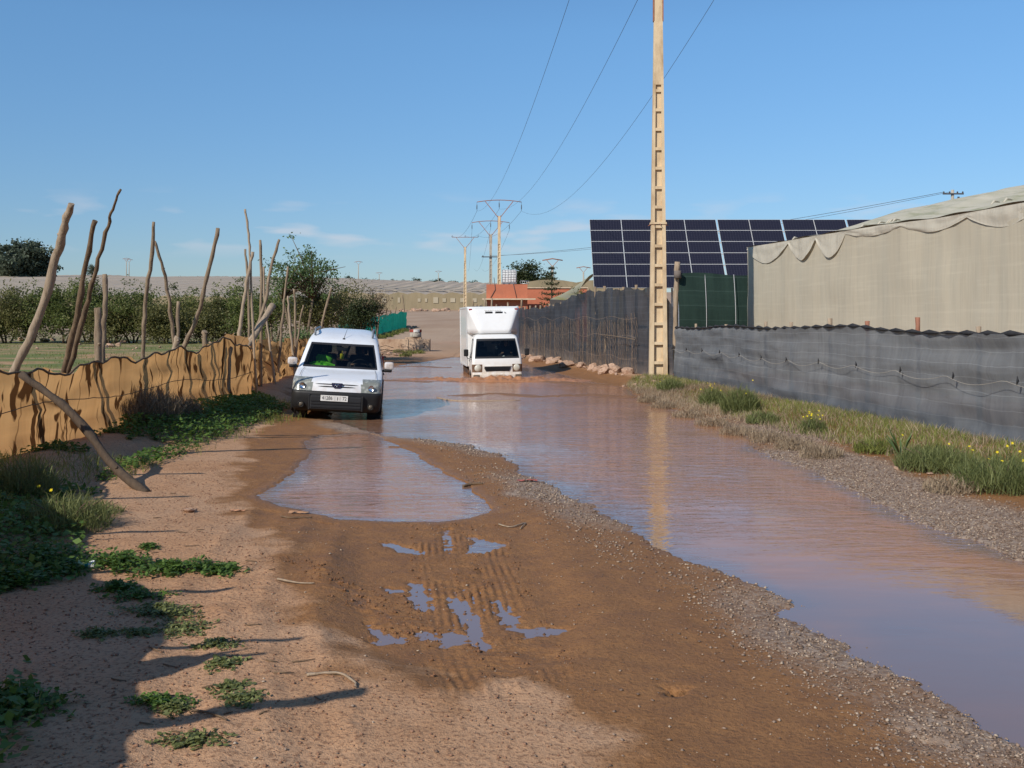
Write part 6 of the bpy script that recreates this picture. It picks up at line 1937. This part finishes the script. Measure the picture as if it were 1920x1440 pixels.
feather_bush('feathery_bush', 'small feathery bush beside the taller one by the fence', vb(1334, 752), 0.38, 0.5, 1400, 'leaf_feather', 8, 2, 0.005)
feather_bush('feathery_bush', 'tallest round feathery bush against the low grey net', vb(1388, 766), 0.52, 0.66, 2400, 'leaf_feather', 2, 3, 0.005)
feather_bush('feathery_bush', 'trailing feathery weed right of the tallest round bush', vb(1430, 782), 0.42, 0.3, 1100, 'leaf_feather', 0, 4, 0.005)
feather_bush('flowering_weed', 'yellow flowering weed in the green verge', vb(1524, 800), 0.3, 0.36, 700, 'leaf_feather', 12, 5, 0.005)
feather_bush('feathery_bush', 'broad blue green weed mound below the dark stained net', vb(1752, 868), 0.62, 0.42, 2600, 'leaf_feather', 2, 6, 0.004)
feather_bush('dry_mound', 'brown dry weed mound in front of the blue green weeds', vb(1790, 905), 0.45, 0.24, 1100, 'grass_dry', 0, 7, 0.004)
feather_bush('feathery_bush', 'large green weed mound dotted with yellow flowers', vb(1885, 905), 0.72, 0.5, 3200, 'leaf_feather', 12, 8, 0.004)
feather_bush('feathery_bush', 'green weed mound close under the fence with a tall stalk', vb(1640, 838), 0.4, 0.28, 900, 'grass_green', 0, 9, 0.005)
for i, (px, py, r) in enumerate(((1215, 742, .35), (1245, 752, .4), (1290, 768, .45), (1335, 782, .45), (1385, 798, .45), (1440, 812, .4), (1490, 826, .4), (1540, 842, .4))):
    feather_bush('straw_tussock', 'bleached straw tussock at the edge of the flood water', vb(px, py), r, 0.26, 900, 'grass_dry', 0, 90 + i, 0.004, group='straw tussocks by the water')
# palmetto-like plant
pm = empty('spiky_plant', vb(1690, 850)); tag(pm, 'spiky fan leaved plant against the low grey net', 'plant')
for k in range(16):
    a = random.uniform(0, 6.28); e = random.uniform(0.5, 1.35); L = random.uniform(0.3, 0.5)
    d = Vector((math.cos(a) * math.cos(e), math.sin(a) * math.cos(e), math.sin(e)))
    u = d.cross(Vector((0, 0, 1))).normalized() * 0.016
    o_ = Vector((0, 0, 0.03)) + d * 0.08
    MB().add([o_ - u * .5, o_ + u * .5, o_ + d * L * .5 + u, o_ + d * L * .5 - u, o_ + d * L + Vector((0, 0, -.03))], [(0, 1, 2, 3), (3, 2, 4)]).build('leaf', simple('spiky_leaf', (0.06, 0.10, 0.03), (0.1, 0.14, 0.05), 0.5, 5) if k == 0 else bpy.data.materials['spiky_leaf'], pm)

# ---- left-hand verge in the fence shadow
rng = np.random.default_rng(81)
n = 30000
y = rng.uniform(3.5, 24.5, n); lx_ = left_x(y)
wdt = np.interp(y, [3.5, 6, 8, 10.5, 12.5, 14, 17, 20, 24], [1.4, 1.4, 1.8, 1.55, 1.35, 1.5, 1.3, 1.15, 0.8])
x = lx_ + 0.05 + wdt * rng.beta(1.0, 1.35, n)
cov = fbm(x, y, 0.55, 4, 82)
k = cov > -0.18 - 0.25 * (x - lx_ < 0.6)
x, y, cov = x[k], y[k], cov[k]
hh = rng.uniform(0.0, 1.0, len(x)) * (0.08 + 0.16 * np.clip(cov + 0.2, 0, 1))
pts = np.stack([x, y, terrain(x, y) + hh], axis=1)
tag(link('ground_weeds', leaf_cloud('ground_weeds', pts, 0.062, 0.75, flat=0.6, v=0.5 + 0.4 * cov), MAT['leaf_weed']), 'low green leafy weeds carpeting the shaded foot of the ochre fence', 'weeds', kind='stuff')
n = 9000
y = rng.uniform(5.0, 24.5, n); x = left_x(y) + 0.05 + 1.7 * rng.beta(1.0, 1.6, n)
k = fbm(x, y, 0.7, 3, 85) > -0.1
x, y = x[k], y[k]
tag(link('verge_blades', blades('verge_blades', np.stack([x, y, terrain(x, y)], axis=1), 0.17, 0.004, 0.7), MAT['grass_green']), 'sparse grass blades among the shaded weeds', 'grass', kind='stuff')
def lb_(px, py, z=0.15): g = G(px, py, z); return (g[0], g[1], gz(g[0], g[1]) - 0.03)
feather_bush('dead_bush', 'brown dead twiggy bush against the ochre fabric', lb_(262, 812), 0.85, 0.75, 3600, 'leaf_dry', 0, 31, 0.004, lean=1.0, twig='wood_brown')
feather_bush('dead_bush', 'darker dead bush beside the brown one by the fabric', lb_(330, 800), 0.55, 0.5, 1800, 'leaf_dry', 0, 32, 0.004, lean=1.0, twig='wood_brown')
feather_bush('grey_bush', 'grey green wiry bush with a yellow flower at the shadow edge', lb_(128, 975), 0.5, 0.42, 1700, 'leaf_feather', 2, 33, 0.0035, lean=1.0)
feather_bush('grey_bush', 'tall grey green wiry bush at the foot of the fabric', lb_(50, 930), 0.42, 0.5, 1400, 'leaf_feather', 0, 34, 0.0035, lean=0.9)
feather_bush('grey_bush', 'pale low wiry bush next to the prop pole foot', lb_(178, 950), 0.35, 0.2, 700, 'leaf_feather', 0, 35, 0.0035, lean=1.2)
# single weed patches on the dirt
spots = [(230, 1078, .28, .10), (322, 1090, .30, .08), (410, 1088, .20, .06), (75, 1075, .42, .14), (120, 1090, .25, .1), (215, 1128, .13, .07), (280, 1045, .10, .05), (262, 1140, .18, .05), (320, 1172, .22, .04), (292, 1166, .2, .04), (345, 1200, .2, .03), (300, 1350, .13, .05), (330, 1358, .10, .04), (365, 1422, .14, .03), (455, 1345, .12, .03), (405, 1236, .14, .03), (420, 1275, .12, .02), (255, 1212, .14, .02), (25, 1120, .3, .12), (30, 1360, .25, .08), (430, 1320, .10, .02), (180, 1215, .12, .03)]
for i, (px, py, r, h) in enumerate(spots):
    g = G(px, py); rng = np.random.default_rng(200 + i)
    r *= 1.35; nl = int(700 * r / 0.28 * (0.8 if h < .05 else 1))
    a = rng.uniform(0, 6.28, nl); q = r * rng.uniform(0, 1, nl) ** 0.8 * (0.6 + 0.4 * np.sin(3 * a + i) * np.cos(5 * a - 2 * i))
    X, Y_ = q * np.cos(a) * 1.2, q * np.sin(a)
    Zv = terrain(X + g[0], Y_ + g[1]) - gz(g[0], g[1]) + rng.uniform(0.005, 1, nl) * h * (1 - 0.6 * (q / r))
    o = link('weed_patch', leaf_cloud('weed_patch', np.stack([X, Y_, Zv], axis=1), 0.042 if h > .05 else 0.03, 0.6, flat=0.6, rng=rng), MAT['leaf_weed'] if h > .045 else MAT['leaf_feather'])
    o.location = (g[0], g[1], gz(g[0], g[1]))
    WL = {230: 'dense leafy weed patch just right of the crushed carton', 322: 'broad leafy weed patch in the middle of the dirt row', 410: 'leafy weed patch of the row closest to the mud', 75: 'large leafy weed clump left of the crushed carton', 120: 'leafy weed clump touching the crushed carton', 215: 'small leafy weed in front of the dense patch', 280: 'tiny leafy weed seedling behind the row of patches', 300: 'lone leafy weed patch beside the dark thin twig', 330: 'small leafy weed next to the lone patch', 25: 'leafy weed clump in the fence shadow before the large one', 30: 'leafy weed clump deep in the fence shadow by the rag post', 262: 'low leafy weed spreading below the broad patch'}
    tag(o, WL.get(px, 'leafy green weed patch growing on the dry dirt') if h > .045 else 'thin flat grey green weed creeping on the dry dirt', 'weed', 'weed patches on the dirt' if h > .045 else 'flat weeds on the dirt')
# field grass behind the fence
rng = np.random.default_rng(88)
n = 12000
y = 16 + 50 * rng.uniform(0, 1, n) ** 1.3; x = left_x(y) - 0.4 - rng.uniform(0, 1, n) * (0.42 * y)
k = fbm(x * 0.35, y * 0.9, 1.0, 4, 89) > 0.0
x, y = x[k], y[k]
tag(link('field_grass', blades('field_grass', np.stack([x, y, terrain(x, y)], axis=1), 0.12, 0.012, 0.7), MAT['grass_green']), 'thin green grass over the field behind the ochre fence', 'grass', kind='stuff')

# ------------------------------------------------------------------ stones
def rock_mesh(seed, sub=2):
    bm = bmesh.new()
    bmesh.ops.create_icosphere(bm, subdivisions=sub, radius=1.0)
    r_ = random.Random(seed)
    planes = [(Vector((r_.gauss(0, 1), r_.gauss(0, 1), r_.gauss(0, 1))).normalized(), r_.uniform(0.55, 0.85)) for _ in range(9)]
    sx, sy, sz = r_.uniform(0.8, 1.2), r_.uniform(0.7, 1.0), r_.uniform(0.5, 0.75)
    for v in bm.verts:
        for nn, d in planes:
            e = v.co.dot(nn) - d
            if e > 0: v.co -= nn * e
        v.co = Vector((v.co.x * sx, v.co.y * sy, v.co.z * sz)) * (1 + r_.uniform(-.03, .03))
    me = bpy.data.meshes.new('rock'); bm.to_mesh(me); bm.free()
    me.materials.append(MAT['rock'])
    return me
ROCKS = [rock_mesh(s) for s in range(7)]
def rock(x, y, size, label, group, name='rock', sink=0.25, z=None):
    o = bpy.data.objects.new(name, random.choice(ROCKS))
    COL.objects.link(o)
    o.location = (x, y, (gz(x, y) if z is None else z) + size * (0.5 - sink))
    o.scale = (size * random.uniform(.8, 1.25),) * 2 + (size * random.uniform(.7, 1.1),)
    o.rotation_euler = (random.uniform(-.4, .4), random.uniform(-.4, .4), random.uniform(0, 6.28))
    return tag(o, label, 'rock', group)
random.seed(21)
lab = 'rough pink limestone rock in the line under the tall black net'
for i in range(64):
    t = random.random() ** 0.85
    yy = 33.6 + t * 22
    xx = float(right_x(yy)) - random.uniform(0.25, 0.95)
    rock(xx, yy, sz_ := random.choice([.10, .14, .18, .22, .26, .3]) * random.uniform(.7, 1.1), lab if sz_ > 0.17 else 'fist sized pink stone between the rocks under the tall black net', 'rocks under the tall net')
for px, py, s in ((1205, 716, .12), (1190, 722, .10), (1214, 724, .08), (1170, 724, .1), (1226, 722, .09)):
    g = G(px, py, .05); rock(g[0], g[1], s, 'small pale rock lying by the ladder pole foot', 'rocks by the ladder pole')
for px, py, s in ((208, 652, .22), (222, 650, .26), (198, 653, .15), (256, 655, .1), (268, 657, .1), (250, 658, .08)):
    g = G(px, py, .45); rock(g[0], g[1], s, 'pinkish rock in the small heap on the field', 'rock heap on the field', sink=0.1)
for px, py, s in ((420, 638, .35), (432, 637, .22), (404, 640, .2), (446, 640, .22), (395, 643, .12), (412, 646, .14), (438, 647, .12)):
    g = G(px, py, .5); rock(g[0], g[1], s, 'pale boulder at the field edge near the crowded poles', 'boulders at the field edge', sink=0.1)
for px, py, s in ((40, 638, .3), (62, 637, .25), (85, 639, .35), (100, 638, .22), (231, 642, .3), (130, 640, .2), (150, 645, .12), (70, 655, .1), (350, 645, .12), (300, 652, .1)):
    g = G(px, py, .5); rock(g[0], g[1], s, 'loose stone at the foot of the field scrub', 'stones under the field scrub', sink=0.15)
for px, py, s in ((712, 668, .2), (700, 664, .25), (730, 666, .15), (741, 668, .16), (752, 667, .14), (778, 660, .16), (720, 672, .12)):
    g = G(px, py, .05); rock(g[0], g[1], s, 'loose rock in the rubble before the culvert wall', 'rubble by the culvert wall', sink=0.2)
for i in range(26):
    yy = random.uniform(88, 120); rock(float(np.interp(yy, [84, 95, 118], [-13.6, -12.6, -11.7])) + random.uniform(.3, 1.3), yy, random.uniform(.1, .32), 'stone along the foot of the bright green net', 'stones by the green net')
for i in range(34):
    xx = random.uniform(-29, -6); rock(xx, random.uniform(268, 284), random.uniform(.4, 1.0), 'pale rubble stone at the far end of the road', 'rubble before the far greenhouse')
for px, py, s in ((1681, 880, .055), (354, 958, .06), (366, 957, .035), (1745, 890, .04)):
    g = G(px, py, .06); rock(g[0], g[1], s, 'pale grey stone on gravel bank' if px > 1000 else 'pale grey flat stone lying on the bare dirt', 'stones on the gravel bank' if px > 1000 else 'stones on the bare dirt')
# pebbles
def pebbles(name, label, x, y, size, mat, seed, cat='gravel', lift=0.35, flat=0.6):
    rng = np.random.default_rng(seed)
    n = len(x)
    oc = np.array([[1, 0, 0], [0, 1, 0], [-1, 0, 0], [0, -1, 0], [0, 0, 1], [0, 0, -1]], float)
    tri = np.array([[0, 1, 4], [1, 2, 4], [2, 3, 4], [3, 0, 4], [1, 0, 5], [2, 1, 5], [3, 2, 5], [0, 3, 5]])
    v = oc[None] * rng.uniform(0.65, 1.25, (n, 6, 1)) + rng.normal(0, 0.18, (n, 6, 3))
    v[:, :, 2] *= flat
    a = rng.uniform(0, 6.28, n); c, s = np.cos(a)[:, None], np.sin(a)[:, None]
    vx, vy = v[:, :, 0] * c - v[:, :, 1] * s, v[:, :, 0] * s + v[:, :, 1] * c
    v = np.stack([vx, vy, v[:, :, 2]], axis=2) * size[:, None, None]
    v += np.stack([x, y, terrain(x, y) + size * lift], axis=1)[:, None, :]
    t = (tri[None] + (np.arange(n) * 6)[:, None, None]).reshape(-1, 3)
    me = np_mesh(name, v.reshape(-1, 3), tris=t)
    add_attr(me, 'v', np.repeat(rng.uniform(0, 1, n), 6))
    return tag(link(name, me, mat), label, cat, kind='stuff')
def pebmat(name, a, b, c):
    nb = NB(name); v = nb.attr('v')
    col = nb.mix(nb.ramp(v, 0.0, 0.6), a, b); col = nb.mix(nb.ramp(v, 0.7, 1.0), col, c)
    return nb.done(nb.bsdf(col, 0.75, spec=0.35))
MAT['pebble'] = pebmat('pebble', (0.13, 0.085, 0.06), (0.275, 0.195, 0.14), (0.44, 0.35, 0.26))
MAT['clod'] = pebmat('clod', (0.10, 0.048, 0.022), (0.19, 0.09, 0.042), (0.24, 0.125, 0.065))
rng = np.random.default_rng(95)
N = 420000
y = 4.3 + 20 * rng.uniform(0, 1, N) ** 1.6; x = rng.uniform(-1.6, 7.2, N)
_, _, gv_, _, sd_, m_, cxb_, road_ = terrain(x, y, True)
pr_ = gv_ * np.where(cxb_ > 0.5, 1.0, 0.9) * (sd_ < 0.12) * np.clip(0.25 + 10 / y ** 1.2, 0, 1)
k = rng.uniform(size=N) < pr_ * 1.0
k &= rng.uniform(size=N) < 0.75
x1, y1 = x[k][:60000], y[k][:60000]
pebbles('shore_gravel', 'grey brown gravel lining both banks of the flood water', x1, y1, (0.005 + 0.010 * rng.uniform(0, 1, len(x1)) ** 2.5) * np.clip(0.7 + y1 / 22, .8, 1.6), MAT['pebble'], 96)
N = 9000
y = 4.3 + 12 * rng.uniform(0, 1, N) ** 1.3; x = rng.uniform(-3.0, 3.2, N)
_, w_, _, _, sd_, m_, _, road_ = terrain(x, y, True)
k = (road_ > 0.9) & (sd_ < -0.05) & (rng.uniform(size=N) < 0.28 + 0.4 * sstep(-1.6, -0.4, m_))
x1, y1 = x[k], y[k]
pebbles('loose_pebbles', 'loose pebbles strewn over the damp track', x1, y1, 0.004 + 0.009 * rng.uniform(0, 1, len(x1)) ** 3, MAT['pebble'], 97)
N = 7000
pg = np.array(CLODS); x = rng.uniform(pg[:, 0].min() - .3, pg[:, 0].max() + .4, N); y = rng.uniform(pg[:, 1].min() - .3, pg[:, 1].max() + .3, N)
k = poly_sd(CLODS, x, y) + 0.25 * fbm(x, y, 2.0, 3, 98) > rng.uniform(-.1, .3, N)
xa, ya = x[k], y[k]
xb_, yb_ = [], []
for pts, hw in TRACKS:
    for _ in range(220):
        i = random.randrange(len(pts) - 1); t = random.random(); s = random.choice((-1, 1)) * (hw + random.gauss(0.04, .03))
        xb_.append(pts[i][0] + (pts[i + 1][0] - pts[i][0]) * t + s); yb_.append(pts[i][1] + (pts[i + 1][1] - pts[i][1]) * t)
xa, ya = np.concatenate([xa, xb_]), np.concatenate([ya, yb_])
pebbles('mud_clods', 'crumbly dark mud clods thrown up beside the wheel ruts', xa, ya, 0.004 + 0.012 * rng.uniform(0, 1, len(xa)) ** 2.5, MAT['clod'], 99, 'mud', lift=0.2, flat=0.8)
N = 9000
y = 4.3 + 10 * rng.uniform(0, 1, N) ** 1.2; x = rng.uniform(-4.2, 0.3, N)
k = poly_sd(DRY, x, y) > 0.05
pebbles('dirt_crumbs', 'small earth crumbs and grit over the dry dirt', x[k], y[k], 0.004 + 0.008 * rng.uniform(0, 1, k.sum()) ** 2, simple('dry_crumb', (0.33, 0.19, 0.12), (0.2, 0.1, 0.06), 0.9, 8, where='Position'), 100, 'dirt')

# ------------------------------------------------------------------ bits and pieces on the ground
def stick(pix, r, label, mat='wood_brown', lift=0.01, name='stick', cat='stick', group=None):
    pts = []
    for px, py in pix:
        g = G(px, py, .05); pts.append((g[0], g[1], max(gz(g[0], g[1]), 0) + lift))
    o = bent_post(MB(), pts, r, r * .6, 6, wob=0.004).build(name, MAT[mat])
    return tag(o, label, cat, group)
stick([(575, 1276), (630, 1275), (662, 1290), (668, 1302)], 0.009, 'pale curved stick beside the rag shadow', 'wood_pale')
stick([(520, 1094), (560, 1098), (590, 1102)], 0.008, 'thin straight pale stick at the edge of the mud', 'wood_pale')
stick([(868, 905), (885, 903), (905, 903)], 0.02, 'flat brown plank scrap beside the gravel ridge', 'wood_brown')
stick([(935, 978), (958, 982), (985, 976), (975, 986)], 0.008, 'pale green strap scrap on the mud', 'leaf_feather' if False else 'wood_pale', name='strap_scrap', cat='strap')
stick([(528, 965), (545, 967), (585, 966)], 0.009, 'dark wet twig at the near rim of the small pool', 'wood_brown')
stick([(362, 1345), (395, 1355), (425, 1368)], 0.007, 'dark thin twig near the weed patches', 'wood_brown')
stick([(300, 1318), (335, 1316)], 0.006, 'short dark twig in the fence shadow edge', 'wood_brown')
stick([(820, 742), (860, 748), (975, 747)], 0.03, 'half sunken pale plank in the shallow water before the truck', 'wood_pale', 0.0)
rng_ = random.Random(44)
for i in range(46):
    px, py = rng_.uniform(200, 640), rng_.uniform(930, 1420)
    g = G(px, py)
    if float(poly_sd(DRY, np.array([g[0]]), np.array([g[1]]))[0]) < 0.1: continue
    L, a = rng_.uniform(.04, .14), rng_.gauss(0, .5)
    p = [(g[0] + L * math.cos(a) * t, g[1] + L * math.sin(a) * t + rng_.uniform(-.01, .01)) for t in (0, .5, 1)]
    o = MB().tube([(q[0], q[1], gz(*q) + .006) for q in p], [.0045, .004, .002], 5).build('twig', MAT['wood_brown'])
    tag(o, 'small dark twig scattered on the dry dirt', 'twig', 'twigs on the dry dirt')
# crushed carton
g = G(148, 1083); lt = empty('crushed_carton', (g[0], g[1], gz(g[0], g[1]))); lt.rotation_euler = (0, 0, .15)
tag(lt, 'crushed white and green drink carton beside the weeds', 'litter')
n_ = 10
for nm, x0_, x1_, mt in (('end', -.115, -.06, simple('carton_white', (.7, .72, .72), None, .5)), ('body', -.06, .05, simple('carton_lime', (.5, .58, .28), (.62, .66, .45), .5, 14)), ('band', .05, .075, simple('carton_teal', (.03, .28, .28), None, .5)), ('end', .075, .115, bpy.data.materials['carton_white'])):
    vs, fs = [], []
    for i, xx in enumerate(np.linspace(x0_, x1_, 4)):
        for k in range(n_):
            a = 2 * math.pi * k / n_
            vs.append((xx, .042 * math.cos(a) * (1 + .1 * math.sin(xx * 60)), .026 + .026 * math.sin(a) * (1 + .25 * math.sin(xx * 45 + a))))
    for i in range(3):
        for k in range(n_): fs.append((i * n_ + k, i * n_ + (k + 1) % n_, (i + 1) * n_ + (k + 1) % n_, (i + 1) * n_ + k))
    fs += [tuple(range(n_))[::-1], tuple(range(3 * n_, 4 * n_))]
    MB().add(vs, fs).build(nm, mt, lt)
def rag(px, py, w, label, col, name):
    g = G(px, py, .02); r_ = random.Random(px)
    m = 7
    vs = [((i / m - .5) * w + r_.uniform(-.02, .02) * w, (j / 3 - .5) * w * .35, r_.uniform(.1, .9) * w * .12) for j in range(4) for i in range(m + 1)]
    fs = [(j * (m + 1) + i, j * (m + 1) + i + 1, (j + 1) * (m + 1) + i + 1, (j + 1) * (m + 1) + i) for j in range(3) for i in range(m)]
    o = MB().add(vs, fs).build(name, simple(name + '_cloth', col, None, .9)); o.location = (g[0], g[1], max(gz(g[0], g[1]), 0) + .004)
    return tag(o, label, 'litter')
rag(988, 903, .24, 'crumpled pinkish red rag on the gravel ridge', (.33, .10, .08), 'red_rag')
rag(446, 961, .16, 'curled orange peel coloured scrap on bare dirt', (.48, .24, .13), 'orange_scrap')
rag(560, 962, .2, 'tan scrap at the near rim of the small pool', (.4, .22, .12), 'tan_scrap')
# brushwood heap and shade plants by the culvert wall
hp = MB(); r_ = random.Random(9)
for k in range(70):
    g = G(r_.uniform(690, 760), r_.uniform(650, 668), .1); a = r_.uniform(0, 3.14); L = r_.uniform(.5, 1.3)
    z0 = r_.uniform(.05, .4)
    hp.tube([(g[0] - L * .5 * math.cos(a), g[1] - L * .5 * math.sin(a) * .4, z0), (g[0], g[1], z0 + r_.uniform(0, .15)), (g[0] + L * .5 * math.cos(a), g[1] + L * .4 * math.sin(a), z0 + r_.uniform(-.05, .1))], [.02, .016, .006], 4)
tag(hp.build('brushwood', MAT['twig']), 'heap of dead brushwood before the culvert wall', 'brushwood', kind='stuff')
for i, (px, py) in enumerate(((748, 662), (768, 664), (786, 663), (760, 668))):
    feather_bush('wall_weed', 'green weed clump at the foot of the culvert wall', (lambda g: (g[0], g[1], gz(g[0], g[1])))(G(px, py, .1)), .45, .3, 260, 'grass_green', 0, 120 + i, .012, group='weeds by the culvert wall')
for i in range(7):
    yy = 86 + i * 3.4
    feather_bush('net_weed', 'green weed clump below the bright green net', (float(np.interp(yy, [84, 95, 118], [-13.6, -12.6, -11.7])) + 1.3, yy, gz(-11.5, yy)), .8, .5, 300, 'grass_green', 0, 140 + i, .02, group='weeds below the green net')
